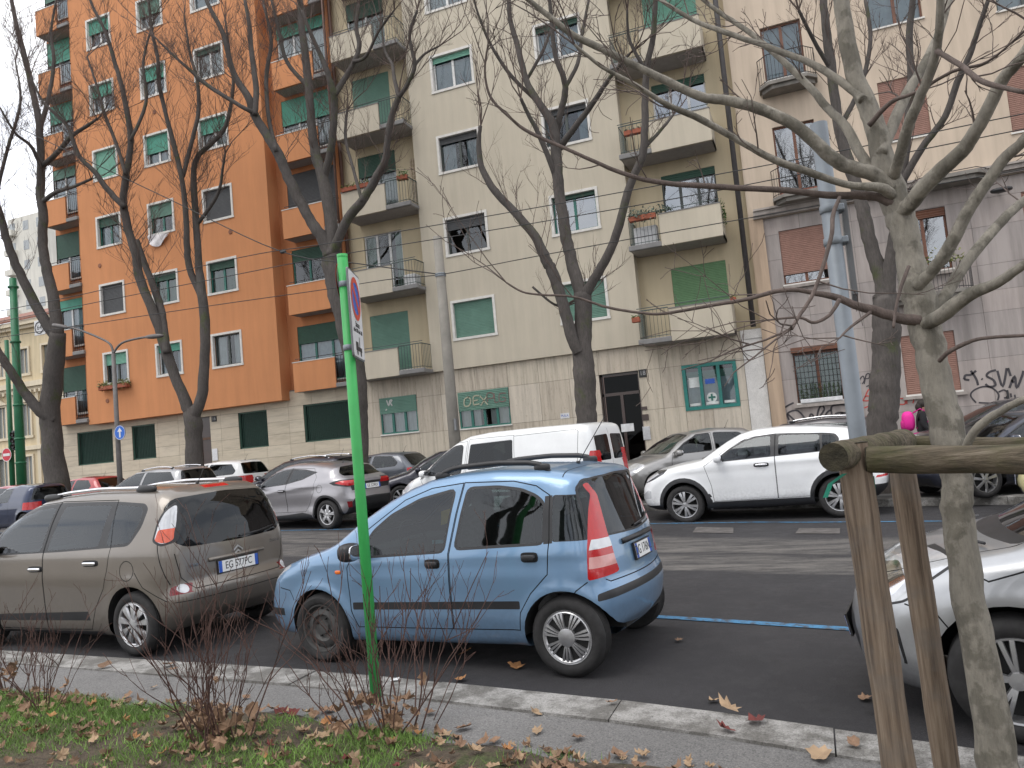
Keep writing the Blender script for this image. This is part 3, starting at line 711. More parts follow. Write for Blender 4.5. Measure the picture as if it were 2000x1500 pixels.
    for sd in (1, -1):
        pts = [S.top(x, sd*.56)[0]+np.array([0, 0, .035]) for x in np.linspace(.20, -1.28, 14)]
        b = MB(); b.tube(pts, .018, 8); o = b.build('roof_rail', CM['chrome'], root, True, True)
        for x in (.30, -1.22):
            p, n = S.top(x, sd*.56); b = MB(); b.ellip((p[0], p[1], p[2]+.02), (.15, .026, .04), 14, 8, .7); b.build('rail_foot', CM['trim'], o, True, True)
    antenna(root, S, -1.3, 0, .18, -.7)
    plate(root, S, -1, .745, 'EG 577PC', lift=.006)
    p, n = S.end(0, .87, -1)
    b = MB()
    for dz in (0, .045):
        for sg in (1, -1):
            pts = [np.array((p[0]-.012, sg*.065, p[2]-.03+dz)), np.array((p[0]-.014, 0, p[2]+.015+dz)), np.array((p[0]-.014, 0, p[2]-.003+dz)), np.array((p[0]-.012, sg*.065, p[2]-.048+dz))]
            b.prism(pts, (.008, 0, 0))
    b.build('chevron_badge', CM['silver'], root, local=True)
    for y0, t in ((.50, 'picasso'), (-.52, 'exclusive')):
        p, n = S.end(y0, .82 if y0 > 0 else .90, -1); put_text('boot_lettering', t, .055, p+n*.004, (0, -1, 0), (0, 0, 1), CM['chrome'], root, local=True)
    bar(root, S, [(y, .835) for y in np.linspace(-.36, .36, 7)], 'B', .02, 'plate_garnish', MATS['bronze_paint'], .006)
    wiper(root, S, [(-.05, 1.015), (-.3, 1.03), (-.55, 1.06)])
    return root
def kia(loc, heading):
    regs = []
    fd = [(.90, 1.02), (.80, .66), (.78, .38), (-.32, .38), (-.33, 1.1), (-.37, 1.50), (.1, 1.47), (.45, 1.32)]
    rd = [(-.33, .38), (-.88, .39), (-1.0, .62), (-1.16, .82), (-1.25, 1.1), (-1.28, 1.43), (-.38, 1.505), (-.34, 1.1)]
    regs += [('door', 'S', fd, 'paint'), ('rear_door', 'S', rd, 'paint')]
    regs.append(('window_trim', 'S', rnd([(.66, 1.075), (.62, 1.17), (.44, 1.30), (.18, 1.435), (-.06, 1.485), (-.4, 1.495), (-1.16, 1.45), (-1.36, 1.42), (-1.42, 1.33), (-1.34, 1.14)], .04), 'trim'))
    poly_win(regs, [(.60, 1.095), (.57, 1.165), (.41, 1.28), (.16, 1.41), (-.05, 1.46), (-.29, 1.47), (-.27, 1.115)], None, rim=0, key='1')
    poly_win(regs, [(-.43, 1.47), (-1.10, 1.43), (-1.09, 1.145), (-.40, 1.125)], None, rim=0, key='2')
    poly_win(regs, [(-1.14, 1.425), (-1.32, 1.395), (-1.37, 1.33), (-1.31, 1.155), (-1.13, 1.147)], None, rim=0, nm='quarter_window', key='3')
    dk = [(1.78, .36)]
    regs.append(('sill_cladding', 'S', [(.83, .10), (.83, .355), (.78, .37), (-.9, .37), (-.96, .35), (-.96, .10)], 'trim'))
    for i, ax in enumerate((1.32, -1.32)):
        regs.append(('arch_cladding%d' % i, 'S', circ(ax, .36, .475, 30), 'trim'))
    regs.append(('front_skirt', 'F', mir([(0, .1), (.9, .1), (.9, .36), (.6, .33), (0, .33)]), 'trim')); regs.append(('rear_skirt', 'B', mir([(0, .1), (.95, .1), (.95, .52), (0, .52)]), 'trim'))
    regs.append(('lower_skirt', 'S', [(1.6, .1), (1.6, .33), (2.4, .36), (2.4, .1)], 'trim')); regs.append(('tail_skirt', 'S', [(-1.6, .1), (-1.6, .50), (-2.4, .50), (-2.4, .1)], 'trim'))
    ws = pick_ws(1.1); p = rnd(mir([(0, 1.16), (.70, 1.16), (.66, 1.25), (.54, 1.46), (0, 1.53)]), .06)
    regs.append(('windscreen_trim', 'F', grow(p, .02), 'trim', None, ws)); regs.append(('windscreen', 'F', p, 'glass', None, ws))
    regs.append(('rear_window', 'B', rnd(mir([(0, 1.13), (.62, 1.15), (.55, 1.40), (0, 1.43)]), .05), 'dark_glass', None, lambda c, n: (n[:, 0] < -.1) & (c[:, 2] > 1)))
    for j, sg in enumerate((1, -1)):
        cd = lambda c, n, sg=sg: (c[:, 0] > 1.2) & (c[:, 1]*sg > .3)
        regs.append(('headlight%d' % j, 'L', rnd([(2.12, .79), (2.02, .92), (1.80, .985), (1.60, 1.005), (1.66, .93), (1.86, .83), (2.05, .76)], .02), 'lampdark', None, cd))
        regs.append(('headlight_lens%d' % j, 'L', rnd([(2.08, .80), (2.0, .89), (1.80, .95), (1.76, .93), (1.88, .86), (2.03, .79)], .01), 'clear', 'headlight%d' % j, cd))
        regs.append(('fog_lamp%d' % j, 'L', rnd([(2.13, .55), (2.0, .64), (1.94, .62), (1.95, .48), (2.10, .47)], .02), 'clear', None, cd))
        cr_ = lambda c, n, sg=sg: (c[:, 0] < -1.3) & (c[:, 1]*sg > .3)
        regs.append(('reflector%d' % j, 'L', [(-1.90, .63), (-1.93, .67), (-2.2, .68), (-2.2, .64)], 'red', None, cr_))
        regs.append(('tail_light%d' % j, 'L', rnd([(-1.78, .95), (-1.84, 1.06), (-2.1, 1.08), (-2.1, .94)], .02), 'red', None, cr_))
    regs.append(('grille', 'F', rnd(mir([(0, .70), (.36, .71), (.42, .80), (.28, .84), (0, .81)]), .02), 'trim'))
    regs.append(('lower_grille', 'F', mir([(0, .36), (.45, .37), (.40, .52), (0, .52)]), 'trim'))
    lines = [('S', fd+fd[:1]), ('S', rd+rd[:1]), ('T', [(1.95, .62), (.95, .72)]), ('T', [(1.95, -.62), (.95, -.72)])]
    sp = dict(prof=[(-1.75, .30), (-1.95, .32), (-2.10, .45), (-2.13, .65), (-2.05, .80), (-2.02, 1.0), (-1.98, 1.14), (-1.82, 1.36), (-1.80, 1.45), (-1.5, 1.525), (-1.0, 1.59), (-.5, 1.625), (0, 1.61), (.25, 1.555), (.5, 1.44), (.85, 1.24), (1.0, 1.15), (1.5, 1.07), (1.86, .99), (2.08, .86), (2.18, .68), (2.20, .5), (2.14, .34), (1.95, .27), (1.2, .25), (0, .24), (-1.2, .26)],
              wz=[(0, .84), (.25, .86), (.5, .895), (.8, .91), (1.05, .90), (1.12, .87), (1.3, .80), (1.5, .68), (1.7, .6)], taper=(.15, .9, .13, -1.0), crown=.05, pf=.14, pr=.12, k=(.13, .26), flare=(.022, .07), crease=[(1.0, .012, .05, -.02), (.42, .01, .06, -.03)], core=.75,
              wheels=dict(xf=1.32, xr=-1.32, r=.345, y=.89, ra=.41, tw=.22, kind='kia'), paint=paint_mat('white_paint', (.72, .73, .74), .0, .35, .5), regions=regs, lines=lines, res=.9,
              cabin=(.05, -.85, .75, .38), handles=[(-.10, .98, .21, .04, 'chrome')], mirror=(.62, 1.10, 'paint'))
    root, S = make_car('parked_car', 'white compact crossover with black wheel arch cladding parked by the far kerb', sp, loc, heading)
    plate(root, S, 1, .60, 'EN 452KS'); antenna(root, S, -1.5, 0, .06, -.8)
    return root
def chr_(loc, heading):
    regs = []
    fd = [(1.05, 1.0), (.95, .60), (.88, .42), (.0, .42), (-.02, 1.1), (-.10, 1.45), (.35, 1.42), (.85, 1.2)]
    rd = [(-.01, .42), (-.62, .42), (-.80, .62), (-.95, .85), (-1.0, 1.2), (-.85, 1.40), (-.11, 1.455), (-.03, 1.1)]
    regs += [('door', 'S', fd, 'paint'), ('rear_door', 'S', rd, 'paint')]
    regs.append(('window_trim', 'S', rnd([(.95, 1.03), (.82, 1.20), (.55, 1.34), (.25, 1.415), (-.12, 1.44), (-.55, 1.40), (-1.0, 1.315), (-.55, 1.165), (0, 1.08)], .03), 'trim'))
    poly_win(regs, [(.86, 1.055), (.76, 1.18), (.53, 1.31), (.24, 1.385), (-.03, 1.405), (.03, 1.10)], None, rim=0, key='1')
    poly_win(regs, [(-.16, 1.405), (-.52, 1.375), (-.82, 1.315), (-.52, 1.195), (-.11, 1.12)], None, rim=0, key='2')
    regs.append(('sill_cladding', 'S', [(.85, .1), (.85, .32), (0, .36), (-.5, .40), (-.85, .34), (-.9, .1)], 'trim'))
    for i, ax in enumerate((1.32, -1.32)): regs.append(('arch_cladding%d' % i, 'S', circ(ax, .34, .445, 30), 'trim'))
    ws = pick_ws(1.3); p = rnd(mir([(0, 1.05), (.68, 1.05), (.64, 1.15), (.50, 1.40), (0, 1.46)]), .06)
    regs.append(('windscreen_trim', 'F', grow(p, .02), 'trim', None, ws)); regs.append(('windscreen', 'F', p, 'glass', None, ws))
    regs.append(('rear_window', 'B', rnd(mir([(0, 1.16), (.62, 1.18), (.60, 1.28), (.48, 1.395), (0, 1.42)]), .04), 'dark_glass', None, lambda c, n: (n[:, 2] > .1) & (c[:, 2] > 1) & (c[:, 0] < -1)))
    regs.append(('bumper_insert', 'B', mir([(0, .20), (.75, .22), (.70, .50), (.60, .66), (0, .68)]), 'trim')); regs.append(('tail_panel', 'B', mir([(0, .84), (.62, .84), (.66, 1.0), (0, 1.02)]), 'trim'))
    for j, sg in enumerate((1, -1)):
        cr_ = lambda c, n, sg=sg: (c[:, 0] < -1.3) & (c[:, 1]*sg > .3)
        regs.append(('light_frame%d' % j, 'L', rnd([(-1.45, 1.045), (-1.70, 1.10), (-2.2, 1.10), (-2.2, .93), (-1.9, .93), (-1.58, .985)], .02), 'trim', None, cr_))
        regs.append(('tail_light%d' % j, 'L', rnd([(-1.60, 1.035), (-1.75, 1.075), (-2.2, 1.075), (-2.2, .96), (-1.9, .955)], .02), 'red', None, cr_))
        regs.append(('reflector%d' % j, 'L', [(-1.88, .46), (-1.87, .60), (-1.95, .60), (-1.94, .47)], 'darkred', None, cr_))
        regs.append(('headlight%d' % j, 'F', rnd([(a*sg, b) for a, b in ((.42, .74), (.74, .80), (.78, .90), (.5, .84))], .02), 'clear'))
    lines = [('S', fd+fd[:1]), ('S', rd+rd[:1]), ('S', circ(-1.15, .93, .09, 12)+[circ(-1.15, .93, .09, 12)[0]])]
    sp = dict(prof=[(-1.65, .30), (-1.9, .34), (-2.02, .48), (-2.05, .66), (-1.99, .80), (-1.98, .95), (-2.02, 1.09), (-1.90, 1.13), (-1.6, 1.27), (-1.50, 1.405), (-1.2, 1.47), (-.7, 1.535), (-.1, 1.56), (.25, 1.53), (.55, 1.43), (.85, 1.27), (1.2, 1.06), (1.5, 1.0), (1.9, .89), (2.15, .75), (2.25, .58), (2.22, .35), (2.0, .26), (1.2, .24), (0, .24), (-1.2, .26)],
              wz=[(0, .80), (.25, .83), (.5, .86), (.8, .875), (1.0, .87), (1.12, .83), (1.3, .74), (1.5, .62), (1.7, .55)], taper=(.16, .9, .14, -1.1), crown=.05, pf=.16, pr=.14, k=(.13, .24), flare=(.045, .16), crease=[(.95, .02, .06, -.09), (.55, -.03, .16, .0)],
              wheels=dict(xf=1.32, xr=-1.32, r=.335, y=.875, ra=.395, tw=.21, kind='twin5'), paint=paint_mat('mauve_silver_paint', (.31, .30, .315), .6, .34), regions=regs, lines=lines, res=.9,
              cabin=(.12, -.7, .68, .37), handles=[(.12, .93, .2, .035, 'paint')], mirror=(.85, 1.04, 'trim'))
    root, S = make_car('parked_car', 'mauve silver coupe crossover with sharp tail lamps and black bumper insert', sp, loc, heading)
    plate(root, S, -1, .90, 'GE 529RX'); antenna(root, S, -1.1, 0, .06, -.8)
    return root
def van(loc, heading):
    regs = []
    fd = [(1.62, 1.0), (1.35, .5), (1.2, .38), (.58, .38), (.52, 1.15), (.44, 1.78), (.78, 1.76), (1.25, 1.42)]
    sd_ = [(.50, .38), (-.62, .38), (-.66, 1.1), (-.64, 1.82), (.40, 1.82), (.48, 1.15)]
    regs += [('door', 'S', fd, 'paint'), ('sliding_door', 'S', sd_, 'paint')]
    poly_win(regs, [(1.42, 1.13), (1.36, 1.28), (1.12, 1.47), (.78, 1.68), (.56, 1.70), (.62, 1.12)], 'door', rim=.03, r=.06, key='1')
    regs.append(('door_corner_trim', 'S', [(1.66, 1.02), (1.42, 1.14), (1.40, 1.26), (1.55, 1.22)], 'trim'))
    poly_win(regs, [(.36, 1.70), (-.60, 1.72), (-.61, 1.20), (.43, 1.19)], 'sliding_door', rim=.012, r=.03, glass='dark_glass', key='2')
    ws = pick_ws(1.95); p = rnd(mir([(0, 1.15), (.80, 1.15), (.75, 1.35), (.66, 1.72), (0, 1.78)]), .06)
    regs.append(('windscreen_trim', 'F', grow(p, .02), 'trim', None, ws)); regs.append(('windscreen', 'F', p, 'glass', None, ws))
    for j, sg in enumerate((1, -1)):
        regs.append(('back_window%d' % j, 'B', rnd([(sg*.06, 1.16), (sg*.66, 1.16), (sg*.64, 1.66), (sg*.06, 1.68)], .06), 'glass'))
        cr_ = lambda c, n, sg=sg: (c[:, 0] < -1.5) & (c[:, 1]*sg > .5)
        regs.append(('tail_light%d' % j, 'L', rnd([(-2.19, .72), (-2.20, 1.22), (-2.22, 1.38), (-2.34, 1.36), (-2.34, .72)], .02), 'red', None, cr_))
        regs.append(('headlight%d' % j, 'L', rnd([(2.22, .80), (2.05, 1.0), (1.85, 1.03), (1.92, .88), (2.1, .76)], .04), 'clear', None, lambda c, n, sg=sg: (c[:, 0] > 1.4) & (c[:, 1]*sg > .3)))
    regs.append(('rear_bumper', 'B', mir([(0, .3), (.95, .3), (.95, .58), (0, .58)]), 'trim')); regs.append(('grille', 'F', mir([(0, .45), (.6, .46), (.6, .74), (0, .74)]), 'trim'))
    regs.append(('body_moulding', 'S', [(1.2, .60), (1.2, .68), (-2.2, .68), (-2.2, .60)], 'trim'))
    lines = [('S', fd+fd[:1]), ('S', sd_+sd_[:1]), ('S', [(-.66, 1.18), (-2.0, 1.20), (-2.02, 1.78), (-1.96, 1.82), (-.64, 1.80)]), ('B', [(0, .6), (0, 1.8)]), ('S', [(-.66, 1.10), (-1.85, 1.10)])]
    sp = dict(prof=[(-2.0, .32), (-2.26, .34), (-2.33, .45), (-2.32, .9), (-2.30, 1.3), (-2.25, 1.75), (-2.20, 1.89), (-2.0, 1.935), (-1.0, 1.95), (0, 1.94), (.45, 1.90), (.75, 1.80), (1.1, 1.60), (1.55, 1.28), (1.75, 1.15), (2.1, 1.02), (2.32, .85), (2.42, .65), (2.42, .45), (2.3, .30), (1.5, .26), (0, .26), (-1.4, .28)],
              wz=[(0, .88), (.3, .91), (.6, .94), (1.0, .945), (1.15, .935), (1.5, .88), (1.8, .82), (2.0, .78)], taper=(.14, 1.2, .03, -1.8), crown=.03, pf=.10, pr=.04, k=(.14, .22), flare=(.015, .06), core=.9,
              wheels=dict(xf=1.5, xr=-1.5, r=.325, y=.90, ra=.385, tw=.2, kind='hub'), paint=paint_mat('van_white_paint', (.70, .71, .71), .0, .4, .5), regions=regs, lines=lines, res=.85,
              cabin=(.55, -.4, .85, .45), handles=[(.66, 1.03, .16, .05, 'trim'), (.30, 1.05, .16, .05, 'trim')], mirror=(1.45, 1.12, 'paint'))
    root, S = make_car('delivery_van', 'white panel van with dark sliding door window parked under the beige facade', sp, loc, heading, cat='van')
    plate(root, S, -1, .80, 'DH 830XK', y=-.35)
    return root
def c3(loc, heading):
    regs = []
    fd = [(1.10, .86), (1.0, .5), (.9, .24), (-.1, .24), (-.12, .95), (-.2, 1.42), (.3, 1.38), (.75, 1.2)]
    regs += [('door', 'S', fd, 'paint')]
    poly_win(regs, [(.86, .96), (.74, 1.15), (.30, 1.34), (-.12, 1.39), (-.06, .98)], 'door', rim=.02, key='1')
    poly_win(regs, [(-.26, 1.39), (-.85, 1.34), (-1.1, 1.20), (-1.05, 1.02), (-.20, .99)], None, rim=.02, key='2')
    ws = pick_ws(1.35); p = rnd(mir([(0, 1.0), (.66, .99), (.64, 1.08), (.50, 1.36), (0, 1.44)]), .08)
    regs.append(('windscreen_trim', 'F', grow(p, .035), 'trim', None, lambda c, n: (n[:, 0] > .1) & (c[:, 0] < 1.4) & (c[:, 2] > .93))); regs.append(('windscreen', 'F', p, 'glass', None, ws))
    for j, sg in enumerate((1, -1)):
        cd = lambda c, n, sg=sg: (c[:, 0] > 1.1) & (c[:, 1]*sg > .25) & (n[:, 2] > -.2)
        hl = rnd([(2.02, .66), (1.97, .80), (1.78, .88), (1.50, .895), (1.44, .88), (1.56, .80), (1.70, .68), (1.90, .62)], .03)
        regs.append(('light_frame%d' % j, 'L', grow(hl, .012), 'trim', None, cd)); regs.append(('headlight%d' % j, 'L', hl, 'clear', None, cd))
        regs.append(('lamp_reflector%d' % j, 'L', rnd([(1.92, .68), (1.88, .78), (1.72, .84), (1.68, .78), (1.76, .69)], .03), 'chrome', 'headlight%d' % j, cd))
        regs.append(('fog_recess%d' % j, 'L', rnd([(1.88, .28), (1.85, .50), (1.75, .54), (1.72, .32), (1.80, .27)], .03), 'gap', None, cd))
        regs.append(('fog_panel%d' % j, 'L', rnd([(1.91, .29), (1.865, .50), (1.77, .525), (1.735, .33), (1.81, .28)], .03), 'paint', None, cd))
    regs.append(('grille', 'F', rnd(mir([(0, .30), (.42, .30), (.5, .42), (.4, .52), (0, .54)]), .03), 'trim')); regs.append(('upper_grille', 'F', rnd(mir([(0, .60), (.3, .63), (.38, .69), (0, .68)]), .02), 'chrome'))
    lines = [('S', fd+fd[:1]), ('S', [(1.45, .88), (1.30, .80), (1.12, .86)]), ('S', [(1.70, .66), (1.55, .62), (1.48, .52)]), ('T', [(1.86, .40), (1.72, .56), (1.50, .62), (1.10, .68)]), ('T', [(1.86, -.40), (1.72, -.56), (1.50, -.62), (1.10, -.68)]), ('F', [(-.42, .72), (0, .735), (.42, .72)])]
    sp = dict(prof=[(-1.5, .2), (-1.75, .26), (-1.85, .5), (-1.80, .8), (-1.7, 1.0), (-1.5, 1.3), (-1.3, 1.43), (-.8, 1.49), (-.2, 1.51), (.2, 1.46), (.6, 1.30), (1.0, 1.10), (1.22, .985), (1.5, .925), (1.78, .84), (1.93, .74), (2.02, .62), (2.06, .46), (2.02, .28), (1.85, .19), (1.0, .17), (0, .18), (-1, .18)],
              wz=[(0, .78), (.2, .80), (.5, .83), (.75, .85), (.9, .84), (1.0, .81), (1.2, .73), (1.45, .6), (1.6, .55)], taper=(.20, .9, .12, -1.0), crown=.07, pf=.26, pr=.14, k=(.13, .34), flare=(.022, .09), crease=[(.82, .012, .07, .04)],
              wheels=dict(xf=1.23, xr=-1.23, r=.31, y=.845, ra=.375, tw=.2, kind='c3'), paint=paint_mat('silver_paint', (.42, .43, .445), .7, .33), regions=regs, lines=lines, res=1.1, cabin=(.1, -.75, .66, .36), mirror=(.80, .97, 'paint'))
    root, S = make_car('parked_car', 'silver rounded hatchback behind the young staked plane tree', sp, loc, heading)
    for sg in (1, -1):
        bar(root, S, [(y, .935+.0*y) for y in np.linspace(.08*sg, .58*sg, 5)], 'F', .009, 'wiper', 'trim', .02)
    plate(root, S, 1, .42, 'EB 346TN')
    p, n = S.end(0, .67, 1)
    return root
def gen(loc, heading, col, label, L=4.0, Wd=1.72, H=1.47, kind='hatch', res=.55, metal=.5, rails=False, pname=None, platetxt=None, group=None, mat_=None, front=False):
    """everyday car from a few proportions"""
    wb = L*.62; xf = L/2; xr = -L/2; ax = wb/2; zb = H*.64; tail = kind in ('sedan',)
    hz = {'smart': .66, 'suv': .70}.get(kind, .64)*H*1.0
    if kind == 'smart': wsb, wst, rr = .95, .30, -1.05; xf = 1.30; xr = -1.22; ax = .91
    elif kind == 'suv': wsb, wst, rr = xf*.50, .15, xr*.80
    elif kind == 'wagon': wsb, wst, rr = xf*.48, .05, xr*.84
    elif kind == 'sedan': wsb, wst, rr = xf*.48, .05, xr*.36
    else: wsb, wst, rr = xf*.52, .12, xr*.68
    prof = [(xr+.28, .2), (xr+.08, .26), (xr, .45), (xr+.01, .62)]
    if tail: prof += [(xr+.06, H*.62), (xr+.18, H*.69), (xr*.66, H*.71), (rr, H*.95)]
    else: prof += [(xr+.06, H*.50), (xr+.09, H*.66), (rr-.10, H*.92), (rr+.05, H*.965)]
    prof += [((rr+wst)/2, H*1.0), (wst, H*.965), ((wst+wsb)/2+.02, H*.835), (wsb, hz+.02), (wsb+.15, hz-.01), (xf-.35, hz-.12), (xf-.10, hz-.24), (xf-.01, .55), (xf, .42), (xf-.06, .26), (xf-.25, .19), (0, .2)]
    w_ = Wd/2; r = .31 if kind != 'suv' else .35
    wz = [(0, w_*.93), (.3, w_*.96), (.6, w_*.995), (zb*.85, w_), (zb, w_*.965), (zb+.2, w_*.88), (H*.93, w_*.74), (H+.1, w_*.66)]
    regs = []; bx_ = (wst+rr)/2*.5+.05
    fd = [(wsb-.15, zb-.15), (ax-.42, .3), (bx_, .3), (bx_, zb), (bx_-.06, H*.93), (wst*.6, H*.92), (wsb-.22, zb+.05)]
    regs.append(('door', 'S', fd, 'paint'))
    poly_win(regs, [(wsb-.24, zb+.03), ((wst+wsb)/2-.12, H*.80), (wst-.06, H*.905), (bx_-.01, H*.92), (bx_+.05, zb+.04)], 'door', rim=.02, key='1')
    if kind != 'smart':
        rx = rr+.06 if not tail else rr+.0
        rd = [(bx_-.01, .3), (-ax+.42, .3), (-ax+.25, .62), (-ax-.02, zb), (rx+.1, H*.9), (bx_-.07, H*.935), (bx_-.01, zb)]
        regs.append(('rear_door', 'S', rd, 'paint'))
        poly_win(regs, [(bx_-.13, H*.92), (rx+.22, H*.89), (rx-.02, zb+.16), (rx+.05, zb+.07), (bx_-.07, zb+.045)], None, rim=.02, key='2')
    ws = lambda c, n: (n[:, 0] > .1) & (c[:, 0] < wsb+.1) & (c[:, 2] > hz)
    p = rnd(mir([(0, hz+.06), (w_*.82, hz+.06), (w_*.78, hz+.15), (w_*.62, H*.91), (0, H*.94)]), .06)
    regs.append(('windscreen_trim', 'F', grow(p, .02), 'trim', None, ws)); regs.append(('windscreen', 'F', p, 'glass', None, ws))
    rwz = (zb+.03, H*.91) if not tail else (H*.73, H*.91)
    regs.append(('rear_window', 'B', rnd(mir([(0, rwz[0]), (w_*.76, rwz[0]+.01), (w_*.62, rwz[1]), (0, rwz[1]+.02)]), .05), 'dark_glass', None, lambda c, n: (n[:, 0] < -.1) & (c[:, 2] > rwz[0]-.1)))
    for j, sg in enumerate((1, -1)):
        cd = lambda c, n, sg=sg: (c[:, 0] > ax) & (c[:, 1]*sg > .3)
        regs.append(('headlight%d' % j, 'L', rnd([(xf-.02, .60), (xf-.10, hz-.20), (xf-.42, hz-.10), (xf-.46, hz-.16), (xf-.16, .60)], .03), 'clear', None, cd))
        ct = lambda c, n, sg=sg: (c[:, 0] < -ax) & (c[:, 1]*sg > .3)
        regs.append(('tail_light%d' % j, 'L', rnd([(xr+.30, .72), (xr+.32, zb-.02), (xr-.1, zb-.02), (xr-.1, .70)], .02), 'red', None, ct))
    regs.append(('grille', 'F', rnd(mir([(0, .50), (.34, .52), (.30, .66), (0, .67)]), .02), 'trim')); regs.append(('lower_grille', 'F', rnd(mir([(0, .24), (.50, .25), (.46, .38), (0, .38)]), .02), 'trim'))
    lines = [('S', fd+fd[:1])]
    if front: lines += [('T', [(xf-.3, .5), (wsb+.1, .62)]), ('T', [(xf-.3, -.5), (wsb+.1, -.62)])]
    sp = dict(prof=prof, wz=wz, taper=(.16, .6, .10, -.9), crown=.05, pf=.16, pr=.13, k=(.12, .26), flare=(.018, .07), core=.62,
              wheels=dict(xf=ax, xr=-ax, r=r, y=w_-.01, ra=r+.06, tw=.19, kind='plain'), paint=mat_ or paint_mat(pname, col, metal, .34), regions=regs, lines=lines, res=res, cabin=(.05, -.7 if kind != 'smart' else -.3, H*.44, .36), mirror=(wsb-.30, zb+.0, 'paint'))
    root, S = make_car('parked_car', label, sp, loc, heading, group=group)
    if rails: roof_rails(root, S, wst-.15, rr+.25, w_*.60, 'chrome', .05, .018)
    antenna(root, S, rr+.25, 0, .2, -.6)
    if platetxt: plate(root, S, 1, .47, platetxt)
    return root
# ------------------------------------------------------------------ where the cars stand
def road_z(x, y):
    s = min(1, max(0, (y-7)/7.0)); return s*min(.30, max(-.07, .019*(-x-4.0)))
def atroad(px, py, dz=0.0):
    z = 0.0
    for _ in range(8): p = atZ(px, py, z); z = road_z(p[0], p[1])+dz
    return atZ(px, py, z)
# ------------------------------------------------------------------ ground, road, kerbs
NK = np.array([(-80, 10.5), (-60, 8.6), (-30, 6.7), (-14, 5.78), (-7.55, 5.42), (-3.32, 4.99), (-.97, 4.57), (.55, 4.15), (3, 3.35), (8, 1.5), (30, -8)])
def nk(x): return float(np.interp(x, NK[:, 0], NK[:, 1]))
BL = [atroad(*p) for p in ((530, 1037), (760, 1032), (1000, 1027), (1500, 1020), (1990, 1017))]
BX = np.array([-80, -40]+[p[0] for p in BL]+[8, 30]); BY = np.array([24.5, 20.5]+[p[1] for p in BL]+[BL[-1][1]-1.9, BL[-1][1]-9.5])
def blue_y(x): return float(np.interp(x, BX, BY))
def fk(x): return blue_y(x)+2.15
def asphalt(name, base, bands=False):
    m, n, b = newmat(name)
    a = noise(n, .55, 6, .65); g = noise(n, 110, 3, .75); s = noise(n, 3.2, 7, .7)
    c = ramp(n, a.outputs['Fac'], [(.30, sc(base, .78)), (.55, base), (.75, sc(base, 1.28))]).outputs['Color']
    gr = ramp(n, g.outputs['Fac'], [(.36, (.40,)*3), (.50, (1,)*3), (.60, (1.05,)*3), (.70, (2.2, 2.1, 2.0))]).outputs['Color']
    if bands:   # worn pale wheel strips running along the street, and damp drips by the parked cars
        tcn = n.nodes.new('ShaderNodeTexCoord'); vm = n.nodes.new('ShaderNodeVectorMath'); vm.operation = 'DOT_PRODUCT'; vm.inputs[1].default_value = (.26, 1, 0)
        lk(n, tcn.outputs['Object'], vm.inputs[0])
        sx = noise(n, 1.0, 7, .72, stretch=(.5, 1.7, 1)); ad = n.nodes.new('ShaderNodeMath'); ad.operation = 'MULTIPLY_ADD'; ad.inputs[1].default_value = .7; lk(n, sx.outputs['Fac'], ad.inputs[0]); lk(n, vm.outputs['Value'], ad.inputs[2])
        mr = n.nodes.new('ShaderNodeMapRange'); mr.inputs[1].default_value = 8.5; mr.inputs[2].default_value = 13.5; lk(n, ad.outputs[0], mr.inputs[0])
        r1 = ramp(n, mr.outputs[0], [(.0, (0,)*3), (.19, (0,)*3), (.215, (1,)*3), (.40, (.8,)*3), (.44, (.05,)*3), (.48, (.95,)*3), (.70, (.7,)*3), (.78, (0,)*3)]).outputs['Color']
        wr = ramp(n, noise(n, 2.4, 8, .78, stretch=(.35, 1.6, 1)).outputs['Fac'], [(.42, (.2,)*3), (.58, (1,)*3)]).outputs['Color']
        fac = mixc(n, 1.0, r1, wr, 'MULTIPLY')
        c = mixc(n, fac, c, (.15, .14, .13))
        dr = ramp(n, s.outputs['Fac'], [(.60, (1,)*3), (.66, (.62,)*3)]).outputs['Color']; c = mixc(n, .7, c, dr, 'MULTIPLY')
    c = mixc(n, .8, c, gr, 'MULTIPLY'); lk(n, c, b.inputs['Base Color'])
    rr = ramp(n, s.outputs['Fac'], [(.45, (.92,)*3), (.64, (.68,)*3)]); lk(n, rr.outputs['Color'], b.inputs['Roughness'])
    bump(n, b, g.outputs['Fac'], .006, .7); b.inputs['Specular IOR Level'].default_value = .3
    return m
def sheet(name, xs, lo, hi, nv, zf, m, kind='structure'):
    v = []; 
    for x in xs:
        a, b_ = lo(x), hi(x)
        for j in range(nv+1):
            y = a+(b_-a)*j/nv; v.append((x, y, zf(x, y)))
    f = [(i*(nv+1)+j, (i+1)*(nv+1)+j, (i+1)*(nv+1)+j+1, i*(nv+1)+j+1) for i in range(len(xs)-1) for j in range(nv)]
    return tag(mesh_obj(name, v, f, m, smooth=True), kind=kind)
XS = np.concatenate([np.linspace(-80, -16, 33), np.linspace(-15, 6, 64), np.linspace(7, 30, 12)])
GRD = -.32
b = MB(); b.quad((-500, -400, GRD), (500, -400, GRD), (500, 600, GRD), (-500, 600, GRD)); tag(b.build('ground', asphalt('outer_asphalt', (.06, .06, .06))), kind='structure')
sheet('road', XS, lambda x: nk(x)-.05, lambda x: fk(x)+.05, 26, road_z, asphalt('asphalt', (.041, .0395, .042), True))
SW = .13
sheet('far_pavement', XS, lambda x: fk(x)+.28, lambda x: 33.0, 16, lambda x, y: road_z(x, min(y, 19))+SW, asphalt('pavement_asphalt', (.085, .082, .08)))
